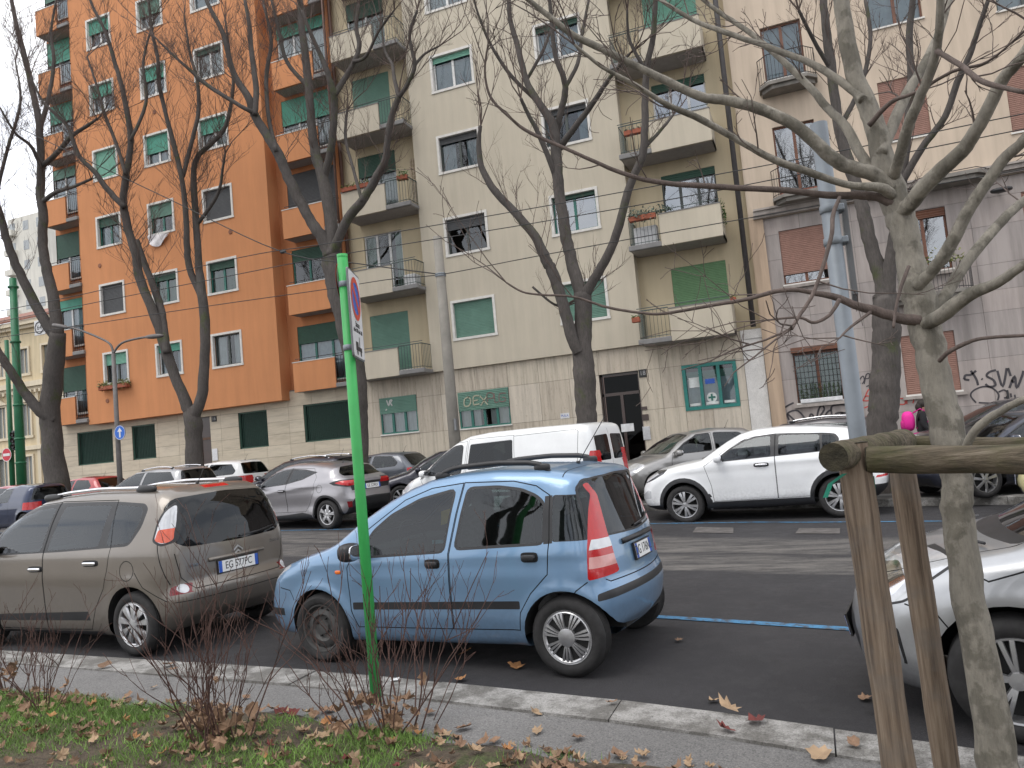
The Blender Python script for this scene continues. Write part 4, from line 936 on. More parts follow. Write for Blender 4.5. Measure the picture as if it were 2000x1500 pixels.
# kerb stones, both sides
def granite(name, base, speck=.5):
    m, n, b = newmat(name); a = noise(n, 1.6, 5); g = noise(n, 120, 4, .75); d = noise(n, 5, 8, .72)
    c = ramp(n, g.outputs['Fac'], [(.33, sc(base, .35)), (.46, base), (.62, sc(base, 1.25))]).outputs['Color']
    c2 = ramp(n, d.outputs['Fac'], [(.44, (.28, .27, .25)), (.60, (1, 1, 1))]).outputs['Color']
    c3 = mixc(n, speck, c, c2, 'MULTIPLY'); lk(n, c3, b.inputs['Base Color']); b.inputs['Roughness'].default_value = .9; bump(n, b, g.outputs['Fac'], .004, .5); return m
KG = granite('kerb_granite', (.295, .285, .27), .8)
def kerb(name, xs, yf, wd, zt, zb, inner):
    root = tag(empty(name, (0, 0, 0)), kind='structure')
    for i in range(len(xs)-1):
        x0, x1 = xs[i]+.004, xs[i+1]-.004; mb = MB(); ch = .012
        n_ = 3; dz = random.uniform(-.006, .006)
        ring = []
        for u in (0, .5, 1):
            x = x0+(x1-x0)*u; y0 = yf(x); y1 = y0+inner*wd; zt_ = zt(x)+dz
            ring.append([(x, y0, zb(x)), (x, y0, zt_-ch), (x, y0+inner*ch, zt_), (x, y1, zt_), (x, y1, zb(x))])
        v = [p for r in ring for p in r]; f = [(i_*5+k, i_*5+k+1, i_*5+5+k+1, i_*5+5+k) for i_ in range(2) for k in range(4)]+[(0, 1, 2, 3, 4), (14, 13, 12, 11, 10)]
        mb.add(v, f); mb.build('kerb_stone', KG, root)
xs = [-80, -60, -40, -25, -18, -14]
while xs[-1] < 4: xs.append(xs[-1]+random.uniform(1.15, 1.55))
xs += [6.5, 10, 18, 30]
kerb('near_kerb', xs, nk, .33, lambda x: .12, lambda x: -.3, -1)
xs = [-80, -60, -40, -28, -22]
while xs[-1] < 7: xs.append(xs[-1]+random.uniform(1.2, 1.7))
xs += [10, 16, 30]
kerb('far_kerb', xs, fk, .30, lambda x: road_z(x, fk(x))+SW+.012, lambda x: -.3, 1)
# near footway strip and planted verge
def verge_y(x): return nk(x)-.33-float(np.interp(x, [-12, -6.4, -3.9, -2, -.6, .6, 3], [.62, .62, .50, .50, .42, .45, .5]))
sheet('footway', XS, lambda x: verge_y(x)-.25, lambda x: nk(x)-.325, 4, lambda x, y: .105, asphalt('footway_asphalt', (.19, .185, .18)))
m, n, bb = newmat('verge_soil'); a = noise(n, 4, 7, .7); g = noise(n, 40, 5, .7)
cc = ramp(n, a.outputs['Fac'], [(.32, (.075, .055, .04)), (.5, (.12, .09, .062)), (.6, (.09, .10, .04)), (.75, (.07, .11, .03))])
lk(n, mixc(n, .8, cc.outputs['Color'], ramp(n, g.outputs['Fac'], [(.35, (.5,)*3), (.6, (1.15,)*3)]).outputs['Color'], 'MULTIPLY'), bb.inputs['Base Color']); bb.inputs['Roughness'].default_value = 1; bump(n, bb, g.outputs['Fac'], .03, 1)
def vz(x, y):
    e = verge_y(x)-y; return .10+.025*min(1, max(0, e/.12))+.012*math.sin(x*5.1+y*3)*math.sin(y*6.3-x*2)
sheet('verge', XS, lambda x: min(-12, nk(x)-20), lambda x: verge_y(x)-1.8, 2, lambda x, y: .122, MATS['verge_soil'])
sheet('verge_edge', np.linspace(-15, 6, 150), lambda x: verge_y(x)-1.81, lambda x: verge_y(x)+.02*math.sin(x*7)+.015*math.sin(x*17), 22, vz, MATS['verge_soil'])
# painted bay lines
BP = None
m, n, bb = newmat('blue_road_paint'); a = noise(n, 12, 8, .75); g = noise(n, 140, 3)
lk(n, ramp(n, a.outputs['Fac'], [(.42, (.06, .065, .075)), (.50, (.05, .17, .31)), (.7, (.07, .245, .43))]).outputs['Color'], bb.inputs['Base Color']); bb.inputs['Roughness'].default_value = .75; bump(n, bb, g.outputs['Fac'], .004)
def stripe(name, pts, wd, m):
    v = []; P = [np.array(p[:2]) for p in pts]
    for i, p in enumerate(P):
        t = P[min(i+1, len(P)-1)]-P[max(0, i-1)]; t /= np.linalg.norm(t); nn = np.array([-t[1], t[0]])*wd/2
        for s_ in (-1, 1): q = p+nn*s_; v.append((q[0], q[1], road_z(q[0], q[1])+.006))
    f = [(2*i, 2*i+2, 2*i+3, 2*i+1) for i in range(len(P)-1)]
    return tag(mesh_obj(name, v, f, m), kind='structure')
stripe('road_marking', [(x, blue_y(x), 0) for x in np.linspace(-40, 8, 70)], .085, m)
q0, q1 = atZ(1250, 1203), atZ(1672, 1230); dv = (q1-q0)/np.linalg.norm(q1-q0)
stripe('road_marking', [q0-dv*t for t in (.6, 0)]+[q0+dv*t for t in np.linspace(.2, 3.2, 12)], .105, m)
stripe('road_marking', [q0-dv*t for t in np.linspace(.9, 9, 20)], .105, m)
PM = granite('patch_granite', (.115, .105, .10), .5)
for (ax, ay), (bx, by) in (((1352, 1037), (1432, 1026)), ((1552, 1036), (1640, 1025))):
    c4 = [atZ(ax, ay, 0), atZ(bx, ay, 0), atZ(bx, by, 0), atZ(ax+8, by, 0)]
    mb = MB(); mb.poly([(p[0], p[1], road_z(p[0], p[1])+.008) for p in c4]); tag(mb.build('paving_patch', PM), kind='structure')
# ------------------------------------------------------------------ buildings
def cells(x0, x1, z0, z1, holes):
    xs = sorted({x0, x1, *[min(max(h[i], x0), x1) for h in holes for i in (0, 1)]}); zs = sorted({z0, z1, *[min(max(h[i], z0), z1) for h in holes for i in (2, 3)]})
    for i in range(len(xs)-1):
        run = None
        for j in range(len(zs)-1):
            cx, cz = (xs[i]+xs[i+1])/2, (zs[j]+zs[j+1])/2
            if xs[i+1]-xs[i] < 1e-6 or zs[j+1]-zs[j] < 1e-6: continue
            if any(h[0] < cx < h[1] and h[2] < cz < h[3] for h in holes):
                if run: yield (xs[i], xs[i+1], run[0], run[1]); run = None
            else: run = (run[0], zs[j+1]) if run else (zs[j], zs[j+1])
        if run: yield (xs[i], xs[i+1], run[0], run[1])
def wall(name, x0, x1, z0, z1, y, holes, m, parent, depth=.22, revm=None):
    b = MB()
    for c in cells(x0, x1, z0, z1, holes): b.quad((c[0], y, c[2]), (c[1], y, c[2]), (c[1], y, c[3]), (c[0], y, c[3]))
    for h in holes:
        a, c, d, e = max(h[0], x0), min(h[1], x1), max(h[2], z0), min(h[3], z1)
        b.quad((a, y, d), (a, y+depth, d), (a, y+depth, e), (a, y, e)); b.quad((c, y, d), (c, y, e), (c, y+depth, e), (c, y+depth, d))
        b.quad((a, y, e), (a, y+depth, e), (c, y+depth, e), (c, y, e)); b.quad((a, y, d), (c, y, d), (c, y+depth, d), (a, y+depth, d))
    return b.build(name, m, parent)
WH = plain('white_stone_trim', (.62, .60, .56), .8, var=.1); GRN = plain('green_shutter', (.11, .215, .165), .55, var=.12, vscale=2); GRB = plain('bright_green_shutter', (.08, .31, .225), .5, var=.1, vscale=2)
GRD_ = plain('dark_green_shutter', (.025, .075, .05), .5, var=.15); GRY = plain('grey_shutter', (.07, .072, .075), .6, var=.1); GRP = plain('pale_green_shutter', (.16, .36, .27), .6, var=.1)
GRL = plain('leaf_green_shutter', (.12, .23, .11), .55, var=.1); PNK = plain('rose_brown_shutter', (.27, .15, .115), .65, var=.12); BRN = plain('brown_wood_frame', (.13, .05, .025), .5, var=.2, vscale=14)
GFR = plain('green_painted_frame', (.02, .13, .10), .45, var=.1); WFR = plain('white_frame', (.6, .6, .58), .5); DFR = plain('dark_frame', (.05, .06, .055), .5)
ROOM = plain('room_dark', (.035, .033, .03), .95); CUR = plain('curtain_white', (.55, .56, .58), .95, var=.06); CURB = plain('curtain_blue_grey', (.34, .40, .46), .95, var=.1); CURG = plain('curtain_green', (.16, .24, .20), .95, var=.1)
BGL = glass_mat('window_glass', (.72, .78, .76), 1.6); BGR = glass_mat('bright_window_glass', (.6, .66, .64), 5.5)
CONC = plain('balcony_concrete', (.20, .195, .19), .85, var=.12); SOF = plain('balcony_soffit', (.33, .31, .30), .9, var=.1); IRON = plain('railing_iron', (.05, .075, .07), .5); IRB = plain('black_iron', (.02, .02, .022), .5)
def shutter(parent, x0, x1, z0, z1, y, m):
    n = max(2, int((z1-z0)/.055)); b = MB(); v = []
    for i in range(n+1):
        z = z1-(z1-z0)*i/n
        for dz, dy in ((0, .006), (-.012, -.006), (-.040, -.006)):
            if i == n and dz: continue
            v += [(x0, y+dy, max(z0, z+dz)), (x1, y+dy, max(z0, z+dz))]
    k = len(v)//2; b.add(v, [(2*i, 2*i+1, 2*i+3, 2*i+2) for i in range(k-1)]); b.box(x0, x1, y-.010, y+.012, z0-.03, z0)
    return b.build('roller_shutter', m, parent)
def curtain(parent, x0, x1, z0, z1, y, m, amp=.018):
    n = max(8, int((x1-x0)/.035)); ph = random.random()*6; v = []
    for i in range(n+1):
        x = x0+(x1-x0)*i/n; yy = y+amp*math.sin(i*1.05+ph)+amp*.6*math.sin(i*.37+ph); v += [(x, yy, z0), (x, yy, z1)]
    mesh_obj('curtain', v, [(2*i, 2*i+2, 2*i+3, 2*i+1) for i in range(n)], m, parent, True, off=loc_of(parent))
def loc_of(p):
    o = np.zeros(3)
    while p: o = o+np.array(p.location); p = p.parent
    return o
def window(bld, x0, x1, z0, z1, y, shut=0.0, shm=GRN, frame=WFR, cur=None, surround=WH, mull=2, rev=.16, cw=1.0, name='window', glass=None):
    """surround frame (the part) with sash, panes, shutter and curtain under it"""
    b = MB(); t = .085
    if surround:
        for c in ((x0-.005, x0+t, z0+t, z1-t), (x1-t, x1+.005, z0+t, z1-t), (x0-.005, x1+.005, z1-t, z1+.005), (x0-.02, x1+.02, z0-.005, z0+t)): b.box(c[0], c[1], y-.035, y+.10, c[2], c[3])
    else:
        t = .0; b.box(x0-.04, x1+.04, y-.05, y+.12, z0-.05, z0)
    w = b.build(name, surround or WH, bld); a, c, d, e = x0+t, x1-t, z0+t, z1-t; yy = y+rev
    f = .055; b = MB()
    for q in ((a, a+f, d, e), (c-f, c, d, e), (a+f, c-f, e-f, e), (a+f, c-f, d, d+f)): b.box(q[0], q[1], yy-.03, yy+.03, q[2], q[3])
    for i in range(1, mull): xm = a+(c-a)*i/mull; b.box(xm-.045, xm+.045, yy-.032, yy+.028, d+f, e-f)
    b.build('sash', frame, w)
    if shut < .98:
        for i in range(mull):
            p0 = a+(c-a)*i/mull; p1 = a+(c-a)*(i+1)/mull
            b = MB(); b.quad((p0, yy, d), (p1, yy, d), (p1, yy, e), (p0, yy, e)); b.build('pane', glass or BGL, w)
        if cur:
            if cw >= 1: curtain(w, a, c, d, e, yy+.10, cur)
            else: curtain(w, a, a+(c-a)*cw/2, d, e, yy+.10, cur); curtain(w, c-(c-a)*cw/2, c, d, e, yy+.10, cur)
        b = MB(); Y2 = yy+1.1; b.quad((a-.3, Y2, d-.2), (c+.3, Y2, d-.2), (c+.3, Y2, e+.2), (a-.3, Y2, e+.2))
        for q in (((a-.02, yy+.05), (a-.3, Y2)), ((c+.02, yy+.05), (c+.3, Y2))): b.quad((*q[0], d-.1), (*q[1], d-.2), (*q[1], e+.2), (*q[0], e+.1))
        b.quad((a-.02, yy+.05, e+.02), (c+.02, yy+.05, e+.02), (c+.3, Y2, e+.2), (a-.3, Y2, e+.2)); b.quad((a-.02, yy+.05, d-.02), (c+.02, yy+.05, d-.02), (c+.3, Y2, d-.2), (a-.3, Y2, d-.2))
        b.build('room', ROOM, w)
    if shut > 0: shutter(w, a+.005, c-.005, e-(e-d)*min(1, shut)+(.03 if shut >= .98 else 0), e, yy-.075, shm)
    return w
def railing(parent, pts, z0, z1, m, step=.11, top=.02):
    """pts: plan polyline; rails top and bottom, one bar object per run is too fine: bars joined per railing"""
    b = MB(); P = [np.array(p, float) for p in pts]
    for zz, r in ((z1, top), (z0+.06, .012)): b.tube([(*p, zz) for p in P], r, 6)
    for p, q in zip(P[:-1], P[1:]):
        L = np.linalg.norm(q-p); n = max(1, int(L/step))
        for i in range(n+1): c = p+(q-p)*i/n; b.box(c[0]-.006, c[0]+.006, c[1]-.006, c[1]+.006, z0, z1)
    return b.build('railing', m, parent)
def pot_plants(parent, x0, x1, y, z, m_leaf, n=60, h=.25, trailing=0.0, pot=True, col=None):
    b = MB()
    if pot: b.bev(x0, x1, y-.09, y+.09, z-.02, z+.15, .015); po = b.build('planter', col or plain('terracotta', (.30, .09, .05), .85), parent)
    b = MB()
    for i in range(n*3):
        x = random.uniform(x0, x1); yy = y+random.uniform(-.13, .13); zz = z+.13+random.uniform(-trailing, h)*random.random(); s = random.uniform(.02, .05); a = random.random()*6.28; t = random.uniform(-.8, .8)
        d = np.array([math.cos(a)*s, math.sin(a)*s, t*s]); e = np.array([-math.sin(a)*s*.5, math.cos(a)*s*.5, s*.6]); c = np.array([x, yy, zz]); b.quad(c-d, c+e, c+d, c-e)
    b.build('foliage', m_leaf, parent)
LEAF = plain('balcony_leaf', (.07, .12, .035), .7, var=.5, vscale=9); LEAFY = plain('dry_plant', (.16, .17, .06), .8, var=.4, vscale=9); FLOW = plain('grey_green_leaf', (.10, .13, .10), .8, var=.4, vscale=9)
ZG = .18
# ---- beige block, number 18
YEL = wall_mat('cream_render', (.51, .455, .36), .10); YELD = wall_mat('ochre_render', (.50, .42, .285), .10)
yb = thing('apartment_building', 'cream rendered apartment block with green roller shutters above a travertine ground floor', 'building', (-8.5, 25, 0))
TOPZ = 26.0
rows = [5.53+3.075*i for i in range(7)]
hol = [(x0+.06, x1-.06, z+.06, z+1.40) for z in rows for x0, x1 in ((-11.63, -9.91), (-7.55, -5.83))]
wall('bay_wall', -12.6, -4.84, 4.52, TOPZ, 25.0, hol, YEL, yb)
b = MB(); b.quad((-12.6, 25, 4.52), (-4.84, 25, 4.52), (-4.84, 25.5, 4.52), (-12.6, 25.5, 4.52)); b.quad((-4.84, 25, 4.52), (-4.84, 25.5, 4.52), (-4.84, 25.5, TOPZ), (-4.84, 25, TOPZ)); b.quad((-12.6, 25, 4.52), (-12.6, 25, TOPZ), (-12.6, 25.5, TOPZ), (-12.6, 25.5, 4.52)); b.build('bay_return', YEL, yb)
st1 = [dict(shut=1, shm=GRN), dict(shut=.28, shm=GRY, frame=DFR), dict(shut=.16, shm=GRY, frame=DFR, cur=CURB, cw=.7), dict(shut=.14, shm=GRP, frame=WFR, cur=CURB), dict(frame=WFR, cur=CUR), dict(shut=1), dict(shut=.5)]
st2 = [dict(shut=1, shm=GRN), dict(shut=.08, shm=GRD_, frame=GFR, glass=BGR), dict(shut=.12, shm=GRY, frame=DFR, cur=CURB, cw=.5), dict(shut=.13, shm=GRD_, frame=WFR, cur=CURB), dict(shut=.2, frame=GFR), dict(shut=.4), dict(shut=1)]
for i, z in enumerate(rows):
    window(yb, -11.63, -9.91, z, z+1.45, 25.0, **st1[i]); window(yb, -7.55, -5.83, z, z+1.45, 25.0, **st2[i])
RY = 25.45; k_ = RY/25
L0, L1, R0, R1 = -15.03*k_, -13.40*k_, -3.68*k_, -1.95*k_
def rz(z): return CAM_H+(z-CAM_H)*k_
lh = [(L0, L1, rz(4.75+3.075*i), rz(6.92+3.075*i)) for i in range(7)]; rh = [(R0, R1, rz(4.75+3.075*i), rz(6.85+3.075*i)) for i in range(7)]
wall('recess_wall', -15.98, -12.6, 4.45, TOPZ, RY, lh, YELD, yb); wall('recess_wall', -4.84, -1.12, 4.45, TOPZ, RY, rh, YELD, yb)
sl = [dict(shut=1, shm=GRN), dict(frame=WFR, mull=3, shut=0, cur=CURG, cw=.5), dict(shut=.35, shm=GRD_, frame=WFR, cur=CUR, mull=2), dict(shut=1, shm=GRN), dict(shut=.3, shm=GRD_, cur=CURG), dict(shut=1), dict(shut=.3)]
sr = [dict(shut=1, shm=GRL), dict(shut=.1, shm=GRD_, frame=DFR, mull=3, glass=BGR), dict(shut=.12, shm=GRD_, frame=WFR, mull=3, glass=BGR), dict(shut=1, shm=GRP), dict(shut=.3), dict(shut=1), dict(shut=.2)]
for i in range(7):
    window(yb, *lh[i], RY, surround=None, rev=.1, name='balcony_window', **sl[i]); window(yb, *rh[i], RY, surround=None, rev=.1, name='balcony_window', **sr[i])
FY = 24.28
def balcony(bld, x0, x1, xs_, zb, zt, y0, y1, par_first, wm, slabm=CONC, end_rail=True, rail=IRON):
    """x0..xs_ solid parapet (or the other way round), rest railing; y0 front, y1 wall"""
    bal = MB().box(x0, x1, y0+.02, y1, zb+.02, zb+.14).build('balcony', slabm, bld)
    MB().box(x0+.03, x1-.03, y0+.06, y1, zb+.006, zb+.02).build('soffit', SOF, bal)
    p0, p1, r0, r1 = (x0, xs_, xs_, x1) if par_first else (xs_, x1, x0, xs_)
    MB().bev(p0, p1, y0, y0+.10, zb, zt, .008).build('parapet', wm, bal)
    MB().box(p0-.015, p1+.015, y0-.015, y0+.115, zt, zt+.03).build('coping', WH if wm != YEL else CONC, bal)
    MB().box(p0, p0+.09, y0+.10, y1, zb+.02, zt-.01).build('parapet_end', wm, bal) if par_first else MB().box(p1-.09, p1, y0+.10, y1, zb+.02, zt-.01).build('parapet_end', wm, bal)
    MB().bev(r0-(0 if par_first else .03), r1+(.03 if par_first else 0), y0-.02, y0+.12, zb+.0, zb+.17, .02).build('slab_edge', slabm, bal)
    pts = [(r0+.03, y0+.03), (r1-.04, y0+.03), (r1-.03, y1)] if par_first else [(r0+.03, y1), (r0+.04, y0+.03), (r1-.03, y0+.03)]
    railing(bal, pts, zb+.17, zt+.06, rail)
    b = MB(); b.tube([(p0+.1, y0+.05, zt+.14), (p1-.02, y0+.05, zt+.14), (r1 if par_first else r0, y0+.05, zt+.14)], .014, 6); b.build('handrail', rail, bal)
    return bal
YL = []
for i in range(7):
    zb = 4.48+3.05*i
    YL.append(balcony(yb, -15.42, -12.56, -13.56, zb, zb+1.0, FY, RY-.002, True, YEL)); YL.append(balcony(yb, -4.80, -1.86, -3.77, zb-.06, zb+.97, FY, RY-.002, False, YEL))
pot_plants(YL[4], -15.35, -14.2, FY+.02, 4.48+6.1+1.03, LEAFY, 50, .22); pot_plants(YL[4], -13.0, -12.6, FY+.03, 4.48+6.1+1.0, LEAF, 50, .25, .2)
pot_plants(YL[3], -4.72, -3.85, FY-.02, 4.42+3.05+.95, FLOW, 120, .35, .25); pot_plants(YL[3], -3.9, -3.3, FY+.05, 4.42+3.05+1.0, FLOW, 40, .25, .05, False); pot_plants(YL[3], -1.95, -1.75, FY+.4, 4.42+3.05+.5, LEAF, 60, .7, .3, False)
pot_plants(YL[1], -4.95, -4.7, FY-.05, 4.42+.75, LEAF, 8, .12); pot_plants(YL[1], -1.86, -1.70, FY, 4.42+.95, LEAFY, 6, .25); pot_plants(YL[5], -4.6, -4.0, FY+.1, 4.42+6.1+.78, FLOW, 8, .1)
b = MB()   # wooden trellis on the third balcony
for i in range(4): b.box(-13.0+i*.11, -12.97+i*.11, RY-.06, RY-.04, 10.75, 12.75)
for i in range(13): b.box(-13.0, -12.64, RY-.062, RY-.042, 10.8+i*.155, 10.825+i*.155)
b.build('trellis', plain('pale_wood', (.45, .36, .27), .8), YL[4])
MB().bev(-3.9-.75, -3.9, FY+.2, FY+.5, 4.42+3.05+.2, 4.42+3.05+.78, .02).build('storage_box', plain('pale_plastic', (.5, .5, .5), .6), YL[3])
MB().bev(-13.25, -12.75, FY+.3, FY+.75, 4.48+3.05+.17, 4.48+3.05+.62, .03).build('storage_box', plain('pale_plastic', (.5, .5, .5), .6), YL[2])
MB().tube([(-1.33, 24.9, 4.6), (-1.33, 24.9, TOPZ)], .085, 10).build('downpipe', plain('dark_pipe', (.06, .055, .055), .6), yb, True)
# travertine base
TRV = []
for i, (c, st) in enumerate((((.50, .44, .35), .30), ((.46, .40, .32), .36), ((.53, .47, .385), .26))):
    m, n, bb = newmat('travertine_%d' % i); a = noise(n, 1.0, 8, .7, stretch=(9, 9, .55)); g = noise(n, .8, 3); h_ = noise(n, 6, 6, .7, stretch=(5, 5, 1.2))
    c1 = ramp(n, a.outputs['Fac'], [(.32, sc(c, 1-st)), (.52, c), (.72, sc(c, 1.12))]).outputs['Color']; c2 = ramp(n, h_.outputs['Fac'], [(.30, (.55, .5, .45)), (.42, (1, 1, 1))]).outputs['Color']
    lk(n, mixc(n, .7, c1, c2, 'MULTIPLY'), bb.inputs['Base Color']); bb.inputs['Roughness'].default_value = .75; bump(n, bb, a.outputs['Fac'], .008, .6); TRV.append(m)
GY = 25.14
gh = [(-14.98, -13.42, 2.44, 3.80), (-11.73, -9.76, 2.36, 3.66), (-6.46, -5.12, ZG-.1, 3.70), (-3.70, -2.00, 2.20, 3.67)]
base = wall('ground_floor_wall', -15.98, -1.12, -.3, 4.56, GY+.02, gh, plain('joint_mortar', (.16, .14, .12), .9), yb, .25)
def slabs(parent, xs_, zs_, y, holes, mats, name='cladding_slab', gap=.005, th=.02):
    for i in range(len(xs_)-1):
        for j in range(len(zs_)-1):
            b = MB(); n0 = 0
            for c in cells(xs_[i]+gap, xs_[i+1]-gap, zs_[j]+gap, zs_[j+1]-gap, holes): b.box(c[0], c[1], y, y+th-.002, c[2], c[3])
            if b.v: b.build(name, random.choice(mats), parent)
slabs(base, [-15.98, -15.0, -13.4, -12.4, -11.0, -9.75, -8.6, -7.5, -6.46, -5.1, -4.4, -3.7, -2.85, -2.0, -1.75], [-.3, 1.0, 2.36, 3.68, 4.54], GY, gh, TRV)
MB().box(-1.74, -1.14, GY-.03, GY+.02, -.3, 4.25).build('marble_pilaster', granite('pale_marble', (.62, .60, .57), .15), yb); MB().box(-1.76, -1.12, GY-.05, GY+.02, 4.26, 4.55).build('marble_cap', MATS['pale_marble'], yb)
w1 = window(yb, *gh[0], GY, shut=.42, shm=GRN, frame=GFR, cur=CUR, surround=None, mull=3, rev=.05); w2 = window(yb, *gh[1], GY, shut=.50, shm=GRN, frame=GFR, cur=CUR, cw=.8, surround=None, mull=4, rev=.05)
SPW = plain('pale_spray', (.34, .34, .25), .8); SPR = plain('faded_red_spray', (.20, .12, .11), .8); SPB = plain('black_spray', (.05, .045, .05), .8, var=.3); SPD = plain('red_spray', (.45, .06, .05), .8); SPL = plain('light_spray', (.5, .5, .48), .8)
def lz(px, py, y): p = atY(px, py, y); return (p[0], y, p[2])
def spray(parent, strokes, y, m, r, sc_=1.0):
    """strokes traced on the wall; one object per stroke"""
    for s_ in strokes:
        P = np.array([lz(px, py, y) for px, py in s_])
        if len(P) > 2:
            t = np.linspace(0, len(P)-1, (len(P)-1)*4+1); i = np.clip(t.astype(int), 0, len(P)-2); u = (t-i)[:, None]
            p0, p1, p2, p3 = P[np.maximum(i-1, 0)], P[i], P[i+1], P[np.minimum(i+2, len(P)-1)]
            P = .5*(2*p1+(p2-p0)*u+(2*p0-5*p1+4*p2-p3)*u*u+(3*p1-p0-3*p2+p3)*u**3)
        b = MB(); k0 = len(P); v = []
        for i in range(k0):
            t = P[min(i+1, k0-1)]-P[max(0, i-1)]; t = t/(np.linalg.norm(t)+1e-9); nn = np.array([-t[2], 0, t[0]])*r
            v += [P[i]+nn+(0, -.0, 0), P[i]-nn]
        b.add(v, [(2*i, 2*i+2, 2*i+3, 2*i+1) for i in range(k0-1)]); b.build('graffiti_stroke', m, parent)
sy = GY-.045
def cr(px0, py0, k, strokes): return [[(px0+a*k, py0+b_*k) for a, b_ in s_] for s_ in strokes]
spray(w2, cr(650, 500, .35, [[(760, 785), (735, 800), (735, 835), (760, 835), (770, 805), (755, 785)], [(785, 830), (785, 785), (815, 780)], [(785, 808), (810, 803)], [(785, 832), (818, 825)], [(820, 780), (865, 830)], [(860, 780), (825, 835)]]), sy, SPW, .024)
spray(w2, cr(650, 500, .35, [[(865, 815), (860, 770), (890, 765), (895, 790), (868, 795)], [(900, 765), (905, 815), (925, 812)], [(965, 765), (930, 770), (932, 810), (962, 808), (960, 790), (945, 790)]]), sy, SPR, .015)
spray(w1, cr(650, 500, .35, [[(300, 805), (312, 835), (318, 808), (330, 805), (322, 820), (332, 835)], [(295, 862), (302, 855)]]), sy, SPL, .025)
# door, number, intercom, window with signs
BRD = plain('dark_brown_door', (.035, .016, .012), .3, var=.2, coat=.3)
d = MB(); x0, x1, _, z1 = gh[2]; yd = GY+.22
for q in ((x0, x0+.07, ZG, z1), (x1-.07, x1, ZG, z1), (x0, x1, z1-.08, z1), (x0, x1, 2.95, 3.05), ((x0+x1)/2-.05, (x0+x1)/2+.05, ZG, 2.95)): d.box(q[0], q[1], yd-.04, yd+.04, q[2], q[3])
door = d.build('entrance_door', BRD, yb)
for a, c, e, f_ in ((x0+.07, (x0+x1)/2-.05, ZG+.25, 2.95), ((x0+x1)/2+.05, x1-.07, ZG+.25, 2.95), (x0+.07, x1-.07, 3.05, z1-.08)):
    b = MB(); b.quad((a, yd, e), (c, yd, e), (c, yd, f_), (a, yd, f_)); b.build('pane', glass_mat('door_glass', (.10, .07, .06), .22), door)
MB().box(x0-.2, x1+.2, yd+1.2, yd+1.3, ZG, z1).build('hallway', ROOM, door)
MB().box(x0+.55, x0+.98, yd-.075, yd-.06, 1.72, 1.98).build('paper_notice', plain('paper', (.6, .6, .6), .8), door)
p = lz(1255, 729, GY-.03); nb = MB().bev(p[0]-.13, p[0]+.13, GY-.03, GY-.002, p[2]-.13, p[2]+.13, .008).build('number_plaque', plain('plaque_black', (.02, .02, .02), .5), yb)
put_text('plaque_text', '18', .2, (p[0], GY-.033, p[2]), (1, 0, 0), (0, 0, 1), plain('plaque_grey', (.3, .3, .3), .6), nb)
for (px, py, w_, h_, mm) in ((1258, 797, .1, .05, BRD), (1261, 815, .1, .10, BRD), (1263, 846, .12, .22, CM['silver'])):
    p = lz(px, py, GY-.02); MB().bev(p[0]-w_, p[0]+w_, GY-.035, GY-.002, p[2]-h_, p[2]+h_, .006).build('intercom_panel', mm, yb)
p = lz(1103, 812, GY-.02); s_ = MB().box(p[0]-.16, p[0]+.16, GY-.012, GY-.003, p[2]-.09, p[2]+.09).build('paper_sign', MATS['paper'], yb); put_text('sign_text', 'PULA', .11, (p[0], GY-.014, p[2]), (1, 0, 0), (0, 0, 1), CM['plate_blue'], s_)
gx0, gx1, gz0, gz1 = gh[3]; b = MB(); f = .11; yw = GY-.03; TEAL = plain('teal_frame', (.015, .17, .145), .4)
xs_ = [gx0+f, gx0+(gx1-gx0)/3, gx0+2*(gx1-gx0)/3, gx1-f]
for q in ((gx0, gx0+f, gz0, gz1), (gx1-f, gx1, gz0, gz1), (gx0+f, gx1-f, gz1-f, gz1), (gx0+f, gx1-f, gz0, gz0+f)): b.box(q[0], q[1], yw, yw+.16, q[2], q[3])
for q in xs_[1:3]: b.box(q-.05, q+.05, yw+.01, yw+.13, gz0+f, gz1-f)
gw = b.build('window', TEAL, yb); SGL = plain('sign_white', (.6, .62, .6), .7)
for i in range(3):
    a, c = xs_[i]+(.05 if i else 0), xs_[i+1]-(.05 if i < 2 else 0); b = MB(); b.quad((a, yw+.1, gz0+f), (c, yw+.1, gz0+f), (c, yw+.1, gz1-f), (a, yw+.1, gz1-f)); b.build('pane', BGL, gw)
    curtain(gw, a, c, gz0+f, gz1-f-.35, yw+.2, CURB); MB().box(a+.04, c-.04, yw+.085, yw+.095, gz0+f+.03, gz0+f+.11).build('window_sticker', SGL, gw)
    MB().box(a, c, yw+.13, yw+.15, gz1-f-.36, gz1-f-.12).build('blind', GFR, gw)
MB().box(-3.9, -1.8, GY+.9, GY+1.0, 2, 4).build('room', ROOM, gw)
cx = (xs_[1]+xs_[2])/2; cz = gz0+.36
b = MB(); b.lathe([(0, 0), (.16, 0), (.16, .008), (0, .008)], 28, (cx, yw+.088, cz), 'y'); dk_ = b.build('round_sign', SGL, gw)
b = MB(); b.box(cx-.11, cx+.11, yw+.076, yw+.082, cz-.03, cz+.03); b.box(cx-.03, cx+.03, yw+.0755, yw+.0815, cz-.11, cz+.11); b.build('green_cross', GFR, dk_)
MB().box(cx-.16, cx+.14, yw+.08, yw+.09, 3.0, 3.16).build('window_sticker', CM['plate_blue'], gw); MB().box(gx0+.18, gx0+.52, yw+.08, yw+.09, 2.93, 3.25).build('window_sticker', SGL, gw)
